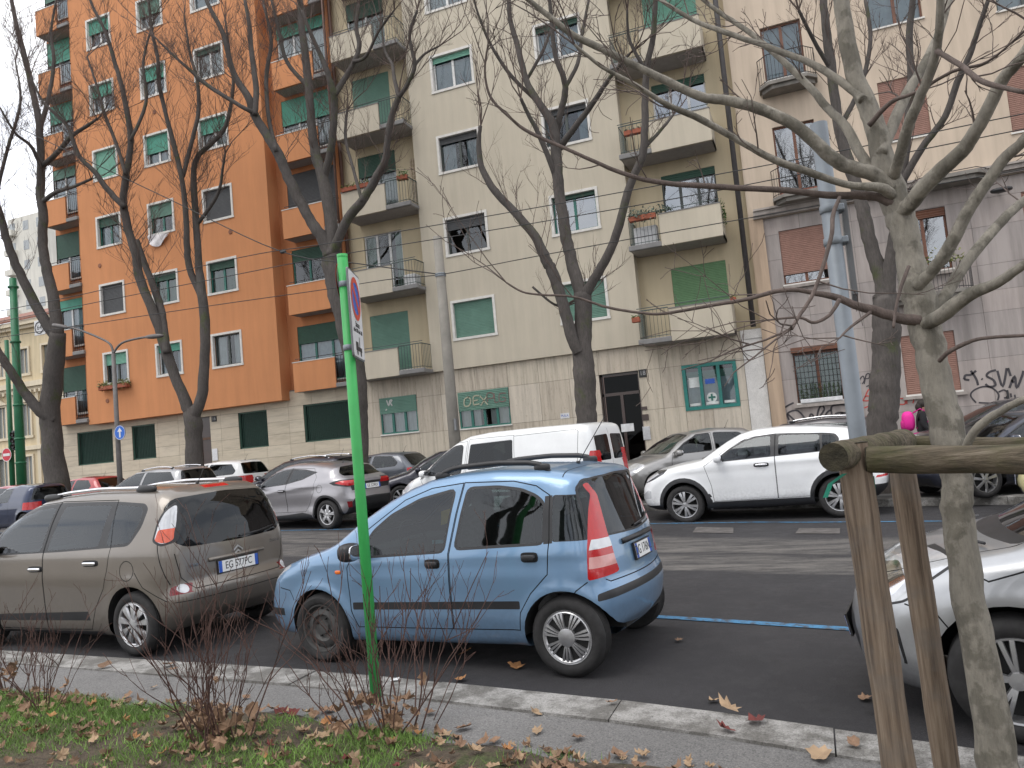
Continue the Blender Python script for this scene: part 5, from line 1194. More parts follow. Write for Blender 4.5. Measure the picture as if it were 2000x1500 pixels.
# ---- orange block
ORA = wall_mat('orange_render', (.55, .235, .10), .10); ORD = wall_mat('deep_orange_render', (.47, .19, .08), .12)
ob = thing('apartment_building', 'tall orange rendered apartment block with white framed windows and solid balconies', 'building', (-24, 25, 0))
cols = ((-28.66, -27.19), (-25.63, -24.17), (-22.61, -21.05)); orow = [5.83+3.06*i for i in range(8)]; OT = 30.0
hol = [(a+.06, c-.06, z+.06, z+1.38) for z in orow for a, c in cols]
wall('bay_wall', -29.7, -19.3, 4.2, OT, 25.0, hol, ORA, ob)
OY = 25.65
b = MB(); b.quad((-29.7, 25, 4.2), (-19.3, 25, 4.2), (-19.3, OY, 4.2), (-29.7, OY, 4.2)); b.quad((-19.3, 25, 4.2), (-19.3, OY, 4.2), (-19.3, OY, OT), (-19.3, 25, OT)); b.quad((-29.7, 25, 4.2), (-29.7, 25, OT), (-29.7, OY, OT), (-29.7, OY, 4.2)); b.build('bay_return', ORA, ob)
SA = [dict(shut=.36, shm=GRP, cur=CURB, frame=DFR), dict(shut=1, shm=GRY), dict(shut=.28, shm=GRD_, frame=GFR, cur=CURB), dict(shut=1, shm=GRP), dict(shut=.40, shm=GRB, cur=CURB), dict(shut=.45, shm=GRB), dict(shut=.5), dict(shut=1)]
SB = [dict(shut=.22, shm=GRB, frame=WFR, cur=CURB, cw=.6), dict(shut=.20, shm=GRD_, frame=GFR, cur=CURG), dict(shut=.42, shm=GRN, frame=GFR, cur=CUR, cw=.5), dict(shut=.58, shm=GRB, cur=CURB), dict(shut=.42, shm=GRB, cur=CURB), dict(shut=.5, shm=GRN, cur=CUR), dict(shut=.3), dict(shut=1)]
SC = [dict(shut=0, frame=DFR, cur=CUR, cw=.7), dict(shut=.22, shm=GRD_, frame=GFR, cur=CURG), dict(shut=1, shm=GRY), dict(shut=.45, shm=GRB, cur=CUR), dict(shut=.12, shm=GRD_, cur=CUR), dict(shut=.3, shm=GRP, cur=CURB), dict(shut=.5), dict(shut=1)]
for (a, c), ss in zip(cols, (SA, SB, SC)):
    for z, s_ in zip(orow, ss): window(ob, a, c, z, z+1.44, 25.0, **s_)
pb = MB().bev(-28.75, -27.1, 24.72, 24.95, 5.6, 5.78, .02).build('window_box', plain('terracotta', (.30, .09, .05), .85), ob); pot_plants(pb, -28.75, -27.05, 24.83, 5.66, LEAFY, 220, .25, .25, False)
b = MB(); v = []   # white cloth hung out of a window
for i in range(9):
    for j in range(9):
        x = -25.6+1.1*i/8; z = 12.02-.55*(j/8)*(.35+.65*math.sin(i/8*3.0+.4))-.12*i/8; v.append((x, 24.93-.05*math.sin(i*1.3+j*.7)-.03*j/8, z))
b.add(v, [(i*9+j, i*9+9+j, i*9+10+j, i*9+j+1) for i in range(8) for j in range(8)]); tag(b.build('hanging_cloth', plain('white_cloth', (.65, .62, .62), .95, var=.2), None, True), 'white cloth hanging out of a window of the orange block', 'cloth')
rhr = [(-18.35*1.026, -16.02*1.026, CAM_H+(4.75+3.06*i-CAM_H)*1.026, CAM_H+(6.98+3.06*i-CAM_H)*1.026) for i in range(8)]; lhr = [(-31.2*1.026, -29.75*1.026, CAM_H+(4.75+3.06*i-CAM_H)*1.026, CAM_H+(6.9+3.06*i-CAM_H)*1.026) for i in range(8)]
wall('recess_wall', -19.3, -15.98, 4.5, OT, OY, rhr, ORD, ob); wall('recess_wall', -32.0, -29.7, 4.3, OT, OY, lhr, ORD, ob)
ro = [dict(shut=.3, shm=GRD_, cur=CURB, mull=3, frame=GFR), dict(shut=.2, shm=GRD_, mull=3, frame=GFR), dict(shut=1, shm=GRY), dict(shut=.45, shm=GRB, cur=CUR, mull=3), dict(shut=.2, shm=GRB, cur=CUR, mull=3), dict(shut=.3, shm=GRB), dict(shut=.3), dict(shut=1)]
for i in range(8):
    window(ob, *rhr[i], OY, surround=None, rev=.1, name='balcony_window', **ro[i]); window(ob, *lhr[i], OY, surround=None, rev=.1, name='balcony_window', shut=random.choice((.2, .4, .5)), shm=random.choice((GRB, GRD_, GRN)), cur=CURB)
    zb = 4.42+3.06*i
    balcony(ob, -18.62, -16.02, -16.68, zb, zb+1.16, 24.92, OY-.002, True, ORA, rail=IRB); balcony(ob, -31.75, -29.72, -30.4, zb-.1, zb+1.1, 24.92, OY-.002, True, ORA, rail=IRB)
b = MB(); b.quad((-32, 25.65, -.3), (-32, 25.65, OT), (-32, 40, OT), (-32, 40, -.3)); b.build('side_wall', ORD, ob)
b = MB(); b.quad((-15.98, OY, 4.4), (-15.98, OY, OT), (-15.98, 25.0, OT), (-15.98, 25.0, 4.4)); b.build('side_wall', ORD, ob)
MB().tube([(-15.93, 25.25, 4.6), (-15.93, 25.25, OT)], .07, 8).build('downpipe', plain('brown_pipe', (.10, .05, .035), .6), ob, True); MB().tube([(-16.03, 24.95, 4.6), (-16.03, 24.95, OT)], .05, 8).build('downpipe', MATS['brown_pipe'], ob, True)
OG = 25.5; kg = OG/25
goh = [(a*kg, c*kg, CAM_H+(2.44-CAM_H)*kg, CAM_H+(3.9-CAM_H)*kg) for a, c in ((-30.47, -28.35), (-27.23, -25.92), (-21.5, -20.07), (-18.33, -16.08))]+[(-24.3*kg, -22.95*kg, -.1, CAM_H+(3.92-CAM_H)*kg)]
gb = wall('ground_floor_wall', -32.0, -15.98, -.3, 4.6, OG+.02, goh, MATS['joint_mortar'], ob, .2)
LIM = []
for i, c in enumerate(((.55, .48, .37), (.53, .46, .355), (.57, .50, .39))):
    m, n, bb = newmat('limestone_%d' % i); a = noise(n, 1.0, 8, .7, stretch=(1.2, 3, 9)); c1 = ramp(n, a.outputs['Fac'], [(.35, sc(c, .82)), (.52, c), (.7, sc(c, 1.07))]).outputs['Color']; lk(n, c1, bb.inputs['Base Color']); bb.inputs['Roughness'].default_value = .85; bump(n, bb, a.outputs['Fac'], .006); LIM.append(m)
slabs(gb, list(np.linspace(-32.0, -15.98, 15)), [-.3, .5, 1.0, 1.5, 2.0, 2.46, 2.9, 3.4, 3.95, 4.55], OG, goh, LIM)
for i, h in enumerate(goh[:4]):
    b = MB(); fr = .05; y_ = OG+.06
    for q in ((h[0], h[0]+fr, h[2], h[3]), (h[1]-fr, h[1], h[2], h[3]), (h[0], h[1], h[3]-fr, h[3]), (h[0], h[1], h[2], h[2]+fr)): b.box(q[0], q[1], y_-.02, y_+.02, q[2], q[3])
    w_ = b.build('window', GRD_, ob); shutter(w_, h[0], h[1], h[2]+.02, h[3], OG+.16, plain('bottle_green_shutter', (.008, .035, .024), .5))
    b = MB(); x = h[0]+.08
    while x < h[1]: b.box(x-.008, x+.008, y_-.008, y_+.008, h[2], h[3]); x += .09
    b.build('window_grille', plain('grille_green', (.01, .045, .03), .5), w_)
h = goh[4]; b = MB(); y_ = OG+.18
for q in ((h[0], h[1], 3.0, 3.1), (h[0], h[0]+.08, .1, h[3]), (h[1]-.08, h[1], .1, h[3]), ((h[0]+h[1])/2-.05, (h[0]+h[1])/2+.05, .1, 3.0)): b.box(q[0], q[1], y_-.04, y_+.03, q[2], q[3])
dr = b.build('entrance_door', plain('brown_door', (.10, .045, .02), .5), ob); MB().box(h[0], h[1], y_, y_+.02, .1, h[3]).build('door_leaf', BRD, dr)
p = lz(420, 888, OG-.02); MB().box(p[0]-.14, p[0]+.14, OG-.03, OG-.002, p[2]-.25, p[2]+.25).build('intercom_panel', CM['silver'], ob)
p = lz(418, 818, OG-.02); nb = MB().box(p[0]-.13, p[0]+.13, OG-.03, OG-.002, p[2]-.12, p[2]+.12).build('number_plaque', MATS['plaque_black'], ob); put_text('plaque_text', '16', .18, (p[0], OG-.033, p[2]), (1, 0, 0), (0, 0, 1), MATS['plaque_grey'], nb)
for px, py, Y_ in ((302, 219, 25), (195, 519, 25), (450, 453, 25), (210, 783, 25)):
    p = lz(px, py, Y_); MB().lathe([(.10, 0), (.09, -.02), (.0, -.02)], 14, (p[0], Y_-.004, p[2]), 'y').build('vent_cover', plain('vent_brown', (.22, .09, .05), .8), ob)
# ---- old house on the right
PEA = wall_mat('peach_render', (.55, .45, .35), .16); MAU = wall_mat('mauve_grey_render', (.38, .335, .31), .30); BNDM = wall_mat('stone_band', (.36, .32, .29), .35); PIL = wall_mat('weathered_peach', (.47, .35, .25), .35)
hb = thing('old_house', 'old peach and mauve grey house with brown shutters, stone cornice and graffiti', 'building', (4, 25, 0)); HT = 24.0
up = [(-.10, 1.12, 8.55, 10.75), (2.97, 4.22, 9.55, 11.40), (6.2, 7.5, 9.1, 10.95), (-.12, 1.08, 12.25, 14.0), (2.95, 4.4, 13.05, 14.9), (6.25, 7.6, 12.66, 14.5), (9.4, 10.7, 9.3, 11.1)]
wall('upper_wall', -1.12, 14, 7.93, HT, 25.06, up, PEA, hb)
lo = [(-.30, 1.04, 2.10, 3.76), (-.28, 1.05, 5.78, 7.48), (2.70, 4.10, 2.03, 3.76), (3.05, 4.30, 5.55, 7.38), (6.3, 7.6, 2.05, 3.76), (6.2, 7.5, 5.6, 7.4)]
lw = wall('lower_wall', -.70, 14, -.3, 7.95, 25.14, lo, plain('dark_joint', (.12, .10, .095), .9), hb, .2)
MA2 = [MAU, wall_mat('mauve_grey_render_b', (.395, .345, .32), .30), wall_mat('mauve_grey_render_c', (.36, .32, .30), .34)]
slabs(lw, [-.70, .35, 1.8, 3.3, 4.9, 6.4, 8.2, 10.5, 14], [-.3, .9, 1.55, 2.85, 4.15, 4.75, 5.5, 6.6, 7.4, 7.94], 25.12, lo, MA2, 'stone_course', .004, .02)
MB().box(-1.12, -.69, 25.02, 25.3, -.3, 7.97).build('pilaster', PIL, hb)
b = MB()
for z0, z1, pj in ((7.95, 8.03, .16), (8.03, 8.16, .26), (8.16, 8.22, .32)): b.box(-1.0+pj*.2, 14, 25.10-pj, 25.2, z0, z1)
b.build('cornice', BNDM, hb)
ST = [dict(frame=BRN, shut=0, glass=BGR), dict(shut=1, shm=PNK), dict(shut=1, shm=PNK), dict(frame=BRN, shut=0, cur=CURB), dict(frame=BRN, shut=.1, shm=PNK, cur=CURB), dict(frame=DFR, shut=0, cur=CURB), dict(shut=1, shm=PNK)]
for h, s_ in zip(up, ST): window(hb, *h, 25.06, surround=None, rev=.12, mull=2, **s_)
SL = [dict(frame=BRN, cur=CURG, shut=.10, shm=BRN), dict(shut=.80, shm=PNK, frame=BRN, glass=BGR), dict(shut=1, shm=PNK), dict(frame=BRN, shut=.12, shm=BRN, glass=BGR), dict(shut=1, shm=PNK), dict(shut=1, shm=PNK)]
LW = []
for h, s_ in zip(lo, SL):
    w_ = window(hb, *h, 25.12, surround=None, rev=.12, mull=2, **s_); LW.append(w_)
    MB().box(h[0]-.12, h[1]+.12, 25.0, 25.14, h[2]-.14, h[2]-.05).build('sill', BNDM, w_)
h = lo[0]; b = MB(); x = h[0]+.05
while x < h[1]: b.box(x-.007, x+.007, 25.075, 25.089, h[2], h[3]-.12); x += .115
for i in range(9): z = h[2]+.05+i*.175; b.box(h[0], h[1], 25.078, 25.086, z-.006, z+.006)
b.build('window_grille', IRB, LW[0]); MB().bev(h[0]+.08, h[1]-.08, 25.0, 25.07, h[2]-.02, h[2]+.10, .01).build('window_box', plain('white_plastic_box', (.6, .6, .6), .6), LW[0])
b = MB()
for i in range(9):
    x = h[0]+.15+i*.13
    for j in range(60):
        z = h[2]+.1+.42*random.random()**1.3; r = .055*(1-(z-h[2])/.65); a = random.random()*6.28; s = .022; c = np.array([x+r*math.cos(a), 25.20+r*math.sin(a)*.5, z]); b.quad(c+(-s, 0, 0), c+(0, -s, s), c+(s, 0, .01), c+(0, s, s*2))
b.build('foliage', LEAF, LW[0])
MB().box(lo[0][0]-.04, lo[0][1]+.04, 25.02, 25.15, 3.64, 3.80).build('lintel_box', BRN, LW[0])
# two balconies with iron rails
BST = plain('balcony_stone', (.20, .185, .165), .9, var=.25, vscale=3)
def stone_balcony(x0, x1, zb, h=.95, pj=.75):
    pl = [(x0, 25.1), (x0, 25.1-pj*.55), (x0+pj*.4, 25.1-pj), (x1-pj*.4, 25.1-pj), (x1, 25.1-pj*.55), (x1, 25.1)]
    b = MB(); b.prism([(x, y, zb) for x, y in pl], (0, 0, .10)); b.prism([(x+(.08 if x < (x0+x1)/2 else -.08), y+(.09 if y < 25 else 0), zb-.12) for x, y in pl], (0, 0, .119)); bal = b.build('balcony', BST, hb)
    railing(bal, [(x+(.03 if x < (x0+x1)/2 else -.03), y+.03) for x, y in pl], zb+.10, zb+h, IRB, .10, .014)
    return bal
b1 = stone_balcony(-.32, 1.40, 8.32); b2 = stone_balcony(-.34, 1.36, 11.85); b3 = stone_balcony(3.5, 5.4, 8.0, .1); b4 = stone_balcony(2.6, 4.7, 4.75)
pot_plants(b4, 2.75, 4.5, 24.42, 5.55, LEAFY, 90, .55, .2, False); pot_plants(b4, 2.9, 3.4, 24.5, 4.86, FLOW, 30, .4)
MB().box(-.1, 1.1, 25.0, 25.04, 8.42, 8.66).build('door_step', plain('red_step', (.25, .09, .06), .8), b1)
b = MB(); p = lz(1955, 372, 24.8); b.ellip((p[0], 24.75, p[2]), (.28, .16, .07), 14, 8, .8); b.tube([(p[0], 25.1, p[2]+.02), (p[0], 24.85, p[2]+.02)], .03, 6); b.build('wall_lamp', IRB, hb, True)
gy = 25.112
R8 = lambda *s_: cr(1480, 620, .26, list(s_))
spray(hb, R8([(270, 640), (200, 680), (178, 740), (215, 795)], [(235, 770), (225, 720), (300, 700), (370, 780)], [(225, 725), (290, 785)], [(385, 780), (395, 730), (415, 735), (425, 780)], [(440, 780), (455, 700), (480, 660), (500, 690), (470, 740), (460, 785)], [(490, 775), (520, 715), (550, 700), (560, 750), (600, 760)], [(580, 725), (610, 715), (640, 720), (600, 745)], [(550, 700), (560, 665), (620, 655), (680, 660)], [(620, 715), (670, 715), (685, 690)]), gy, SPB, .026)
spray(hb, R8([(770, 500), (765, 470), (790, 440), (800, 470), (785, 500)], [(800, 500), (815, 430), (840, 425), (835, 455), (812, 460)], [(840, 480), (850, 440), (858, 470)], [(815, 520), (858, 500)]), gy, SPB, .016)
spray(hb, R8([(805, 600), (830, 545), (860, 540)], [(790, 625), (815, 590), (850, 600), (830, 625), (790, 625)], [(800, 680), (860, 655)], [(1045, 620), (1060, 665), (1048, 615), (1100, 612), (1105, 650), (1062, 652)], [(1120, 650), (1125, 610), (1170, 608), (1165, 645)], [(1050, 530), (1070, 545)], [(1455, 700), (1490, 690), (1462, 725), (1495, 735), (1465, 770)], [(1500, 690), (1495, 745)]), gy, SPD, .016)
spray(hb, R8([(1550, 465), (1560, 435), (1600, 430), (1640, 400)], [(1600, 400), (1640, 460), (1655, 510)], [(1550, 465), (1590, 470)], [(1680, 460), (1690, 466)], [(1790, 395), (1740, 410), (1720, 440), (1770, 470), (1785, 510), (1740, 520), (1710, 500)], [(1800, 400), (1840, 520), (1870, 380)], [(1880, 380), (1900, 440)], [(1890, 530), (1930, 440), (1945, 530), (1985, 440), (1995, 400)], [(1905, 470), (1925, 490)]), gy, SPB, .03)
spray(hb, R8([(1640, 640), (1600, 590), (1620, 550), (1690, 520), (1760, 530), (1810, 580), (1795, 640)], [(1810, 560), (1850, 545), (1880, 570), (1870, 600)], [(1850, 605), (1890, 600)], [(1900, 570), (1905, 600)], [(1930, 580), (1935, 610)], [(1660, 640), (1760, 645)]), gy, SPB, .022)
# wires and a pipe on the facade
MB().tube([(5.2, 25.08, .2), (5.2, 25.08, 1.9)], .03, 6).build('wall_pipe', IRB, hb)
# ---- far left: ornate cream house and pale tower beyond the crossing
CRE = wall_mat('cream_stucco', (.60, .50, .33), .2); CRD = wall_mat('cream_stucco_trim', (.64, .56, .42), .15)
def fbox(px0, px1, py0, py1, Y):   # rough facade rectangle from the picture
    a = atY(px0, py1, Y); c = atY(px1, py0, Y); return a[0], c[0], a[2], c[2]
FYL = 52.0
fx0, fx1 = atY(-260, 800, FYL)[0], atY(128, 800, FYL)[0]
cz = [atY(60, py, FYL)[2] for py in (905, 790, 690, 640, 600, 545)]
fb = thing('ornate_house', 'ornate cream stucco house with bracketed cornice and pedimented windows', 'building', ((fx0+fx1)/2, FYL, 0))
xs_ = np.arange(fx1-1.9, fx0, -3.4); fh = []
for x in xs_:
    for z0, z1 in ((1.5, 4.6), (6.6, 9.6), (12.6, 15.0)): fh.append((x-.75, x+.75, z0, z1))
wall('wall', fx0, fx1, -.5, 17.5, FYL, fh, CRE, fb, .3)
MB().box(fx0, fx1, FYL+.4, FYL+14, -.5, 17.3).build('rear_block', CRE, fb)
for z0, z1, pj in ((5.2, 5.6, .25), (10.9, 11.2, .3), (11.2, 11.7, .6), (16.9, 17.2, .4), (17.2, 17.6, .7)): MB().box(fx0-.1, fx1+.1, FYL-pj, FYL-.002, z0, z1).build('cornice', CRD, fb)
x = fx1-.2
while x > fx0: MB().box(x-.12, x+.12, FYL-.5, FYL-.003, 10.62, 10.9).build('bracket', CRD, fb); x -= .62
for x in xs_:
    for i, (z0, z1) in enumerate(((1.5, 4.6), (6.6, 9.6), (12.6, 15.0))):
        b = MB(); 
        for q in ((x-.95, x-.75, z0, z1), (x+.75, x+.95, z0, z1), (x-.95, x+.95, z1, z1+.2), (x-1.05, x+1.05, z0-.25, z0)): b.box(q[0], q[1], FYL-.14, FYL-.003, q[2], q[3])
        if i == 1: b.prism([(x-1.2, FYL-.3, z1+.2), (x+1.2, FYL-.3, z1+.2), (x, FYL-.3, z1+.85)], (0, .29, 0))
        w_ = b.build('window', CRD, fb); MB().box(x-.75, x+.75, FYL+.18, FYL+.2, z0, z1).build('pane', plain('far_glass', (.16, .17, .16), .15), w_); MB().box(x-.04, x+.04, FYL+.13, FYL+.175, z0, z1).build('sash', CRD, w_)
    MB().box(x+1.5, x+1.9, FYL-.12, FYL-.004, -.3, 10.6).build('pilaster', CRD, fb)
b = MB(); b.prism([(fx0-.5, FYL-.8, 17.6), (fx1+.5, FYL-.8, 17.6), (fx1-2, FYL+6, 20.2), (fx0+2, FYL+6, 20.2)], (0, 0, .2)); b.build('roof', plain('roof_tile', (.22, .10, .07), .9, var=.3, vscale=3), fb)
b = MB(); fen = thing('iron_fence', 'dark iron fence in front of the ornate cream house', 'fence', (fx1-6, 44, 0)); x = fx1-12; fxe = atY(100, 900, 44)[0]
while x < fxe: b.box(x-.02, x+.02, 43.98, 44.02, 0, 1.75); x += .22
b.box(fx1-12, fxe, 43.98, 44.02, 1.6, 1.65); b.box(fx1-12, fxe, 43.98, 44.02, .3, .35); o = b.build('fence_bars', IRB, fen); o['kind'] = 'stuff'
TY = 85.0; tx0, tx1 = atY(18, 500, TY)[0], atY(90, 500, TY)[0]; tt = atY(60, 418, TY)[2]
tb = thing('tower_block', 'pale distant tower block with balconies rising above the ornate house', 'building', ((tx0+tx1)/2, TY, 0))
MB().box(tx0, tx1, TY, TY+14, -.5, tt).build('wall', wall_mat('pale_tower', (.62, .60, .54), .15), tb)
z = 4.0
while z < tt-2:
    for x in np.linspace(tx0+1, tx1-1.2, 3): MB().box(x-.6, x+.6, TY-.04, TY-.002, z, z+1.5).build('window', plain('tower_glass', (.30, .32, .33), .3), tb)
    MB().box(tx0+.2, tx0+1.9, TY-1.0, TY-.005, z-.7, z+.2).build('balcony', MATS['pale_tower'], tb); z += 3.2
# ------------------------------------------------------------------ bare trees: limbs in their real place, twigs grown on them
def bark(name, base, patch=None, moss=False):
    m, n, b = newmat(name); a = noise(n, 3, 7, .7, stretch=(1, 1, .5)); g = noise(n, 26, 6, .75, stretch=(1, 1, .25))
    c = ramp(n, a.outputs['Fac'], [(.3, sc(base, .7)), (.55, base), (.75, sc(base, 1.3))]).outputs['Color']
    if patch:
        q = noise(n, 7, 5, .6); c = mixc(n, ramp(n, q.outputs['Fac'], [(.50, (0,)*3), (.56, (1,)*3)]).outputs['Color'], c, patch)
    if moss:
        q = noise(n, 2.0, 6, .7); c = mixc(n, ramp(n, q.outputs['Fac'], [(.56, (0,)*3), (.68, (.7,)*3)]).outputs['Color'], c, (.06, .075, .02))
    c = mixc(n, .6, c, ramp(n, g.outputs['Fac'], [(.35, (.45,)*3), (.6, (1.05,)*3)]).outputs['Color'], 'MULTIPLY')
    lk(n, c, b.inputs['Base Color']); b.inputs['Roughness'].default_value = .92; bump(n, b, g.outputs['Fac'], .02, .7); return m
BK = bark('dark_bark', (.085, .074, .067), moss=True); TW = bark('twig_bark', (.12, .085, .072)); PLB = bark('plane_bark', (.29, .265, .22), (.17, .155, .125)); PTW = bark('plane_twig', (.15, .115, .10))
def crom(P, k=5):
    P = np.array(P, float); t = np.linspace(0, len(P)-1, (len(P)-1)*k+1); i = np.clip(t.astype(int), 0, len(P)-2); u = (t-i)[:, None]
    a, b, c, d = P[np.maximum(i-1, 0)], P[i], P[i+1], P[np.minimum(i+2, len(P)-1)]
    return .5*(2*b+(c-a)*u+(2*a-5*b+4*c-d)*u*u+(3*b-a-3*c+d)*u**3)
def unit(v): return v/(np.linalg.norm(v, axis=-1, keepdims=True)+1e-9)
def many_tubes(P, Rr, ns=3):
    """P (N,K,3), Rr (N,K) -> verts, faces"""
    N, K, _ = P.shape
    T = unit(np.concatenate([P[:, 1:2]-P[:, :1], P[:, 2:]-P[:, :-2], P[:, -1:]-P[:, -2:-1]], 1))
    ref = np.where(np.abs(T[..., 2:3]) < .9, np.array([0, 0, 1.]), np.array([1., 0, 0])); U = unit(np.cross(T, ref)); W_ = np.cross(T, U)
    a = np.arange(ns)*2*math.pi/ns; V = P[:, :, None]+(U[:, :, None]*np.cos(a)[:, None]+W_[:, :, None]*np.sin(a)[:, None])*Rr[:, :, None, None]
    b0 = (np.arange(N)*K*ns)[:, None, None]; i = np.arange(K-1)[None, :, None]*ns; k = np.arange(ns)[None, None]; k2 = (k+1) % ns
    F = np.stack([b0+i+k, b0+i+k2, b0+i+ns+k2, b0+i+ns+k], -1).reshape(-1, 4)
    return V.reshape(-1, 3), F
def sprout(S, D, L, r, rng, levels, kids, up=.35, K=5, wob=.16, spread=.75, ratio=.55):
    """returns lists of twig arrays; S start, D direction, L length, r radius"""
    out = []
    for lv in range(levels):
        N = len(S); P = np.zeros((N, K, 3)); P[:, 0] = S; d = D.copy()
        for k in range(1, K):
            d = unit(d+rng.normal(0, wob, (N, 3))+np.array([0, 0, up*.25])); P[:, k] = P[:, k-1]+d*(L/(K-1))[:, None]
        Rr = r[:, None]*np.linspace(1, .35, K)[None]; out.append((P, np.maximum(Rr, .0013)))
        if lv == levels-1: break
        n = kids[lv]; idx = np.repeat(np.arange(N), n); t = rng.uniform(.25, .98, len(idx))*(K-1); i = t.astype(int); u = (t-i)[:, None]
        i2 = np.minimum(i+1, K-1); S2 = P[idx, i]*(1-u)+P[idx, i2]*u; tg = unit(P[idx, i2]-P[idx, np.maximum(i2-1, 0)])
        D = unit(tg*.75+unit(rng.normal(0, 1, (len(idx), 3)))*spread+np.array([0, 0, up])); L = L[idx]*ratio*rng.uniform(.5, 1.2, len(idx)); r = r[idx]*.55; S = S2
    return out
def tree(label, Y, limbs, seed, bm=BK, tm=TW, dens=1.0, tl=1.0, levels=3, kids=(4, 4), up=.4, base=None, group=None, name='street_tree', rmin=.0, tipgrow=1.0, trunk_first=True):
    rng = np.random.default_rng(seed); b0 = None; S = []; D = []; L = []; Rr = []
    p0 = limbs[0][0][0]; q = atY(p0[0], p0[1], Y+limbs[0][1]); bz = road_z(q[0], q[1])+SW if Y > 8 else .11
    root = thing(name, label, 'tree', (q[0], q[1], bz), 0, group); parts = []
    for li, (pts, d0, d1, tw) in enumerate(limbs):
        P = []; n = len(pts)
        for i, (px, py, rp) in enumerate(pts):
            Yp = Y+d0+(d1-d0)*i/(n-1); w_ = atY(px, py, Yp); dist = float(np.dot(w_-np.array([0, 0, CAM_H]), _f)); P.append((*w_, max(rmin, rp*dist/FPX)))
        P = np.array(P)
        if li == 0: P = np.concatenate([[[P[0, 0]+(bz-.1-P[0, 2])*.0, P[0, 1], bz-.15, P[0, 3]*1.25]], P]) if P[0, 2] > bz-.1 else P
        C = crom(P, 5); rad_ = np.maximum(.003, C[:, 3]); X = C[:, :3]; X[1:-1] += rng.normal(0, 1, (len(X)-2, 3))*rad_[1:-1, None]*.04
        rad_ = rad_*(1+.018*np.convolve(rng.normal(0, 1, len(rad_)+4), np.ones(5)/2.2, 'valid'))*(.80 if Y > 8 else .90)
        b = MB(); b.tube(X, rad_, 12 if rad_[0] > .08 else 8); b.build('trunk' if li == 0 else 'limb', bm if (rad_.mean() > .012) else tm, root, True)
        # twig starts
        if tw <= 0: continue
        seg = np.linalg.norm(np.diff(X, axis=0), axis=1); tot = seg.sum(); cum = np.concatenate([[0], np.cumsum(seg)])
        nn = int(tot*tw*dens); 
        if nn < 1: continue
        s = np.sort(rng.uniform(.22 if li else .5, 1.0, nn)**.8)*tot; j = np.clip(np.searchsorted(cum, s)-1, 0, len(X)-2); u = ((s-cum[j])/np.maximum(seg[j], 1e-6))[:, None]
        st = X[j]*(1-u)+X[j+1]*u; tg = unit(X[j+1]-X[j]); rr = rad_[j]
        dr = unit(tg*.75+unit(rng.normal(0, 1, (nn, 3)))*.8+np.array([0, 0, up])); S.append(st); D.append(dr); L.append(tl*(.35+.9*rng.random(nn))*np.clip(rr/.05, .55, 1.6)); Rr.append(np.clip(rr*.22, .0032, .011))
        # leader continuing past the traced tip
        if tipgrow > 0 and li:
            for _ in range(3): S.append(X[-1:]); D.append(unit(unit(X[-1:]-X[-3:-2])+rng.normal(0, .35, (1, 3))+np.array([0, 0, .3]))); L.append(np.array([tl*1.6*tipgrow])); Rr.append(np.array([min(.02, rad_[-1]*.7)]))
    if S:
        out = sprout(np.concatenate(S), np.concatenate(D), np.concatenate(L), np.concatenate(Rr), rng, levels, kids, up)
        V = []; F = []; off = 0
        for P, R2 in out:
            v, f = many_tubes(P, R2, 4 if P.shape[0] < 400 else 3); V.append(v); F.append(f+off); off += len(v)
        o = mesh_obj('crown', np.concatenate(V), np.concatenate(F), tm, root, True, off=np.array(root.location)); o['kind'] = 'stuff'
    return root
TG = 'bare street trees along the far pavement'
T1 = tree('bare grey street tree with a low forked limb beside the green tram pole', 19.5, [
    ([(112, 955, 29), (104, 880, 25), (98, 810, 23), (106, 720, 22), (113, 650, 18)], 0, 0, 0),
    ([(105, 820, 15), (80, 805, 13), (45, 762, 11), (21, 724, 10), (-20, 660, 9), (-60, 560, 7)], 0, -1.5, 2),
    ([(112, 660, 14), (80, 615, 12), (52, 560, 11), (30, 515, 10), (14, 472, 9), (0, 420, 8), (-25, 340, 6)], 0, -1.2, 3),
    ([(113, 655, 15), (105, 587, 13), (92, 530, 12), (84, 480, 11), (84, 420, 11), (79, 378, 10), (80, 325, 9), (77, 245, 8), (63, 175, 7), (45, 98, 6), (30, 40, 5), (15, -40, 4)], 0, 1.2, 5),
    ([(86, 392, 6), (110, 375, 5), (140, 366, 4), (178, 350, 3)], .4, -.3, 4),
    ([(82, 326, 7), (110, 300, 6), (140, 266, 5), (170, 246, 4), (190, 232, 3)], .6, -.8, 5),
    ([(78, 250, 6), (95, 190, 5), (105, 120, 4), (100, 60, 3), (112, -10, 2)], .8, 1.6, 5),
    ([(10, 460, 5), (-4, 380, 4), (15, 290, 4), (40, 200, 3), (30, 120, 2)], -.9, .3, 5),
    ([(82, 330, 5), (60, 285, 4), (30, 260, 3), (0, 210, 2)], .5, -1, 5)], 11, dens=1.0, tl=1.15, kids=(5, 4), group=TG)
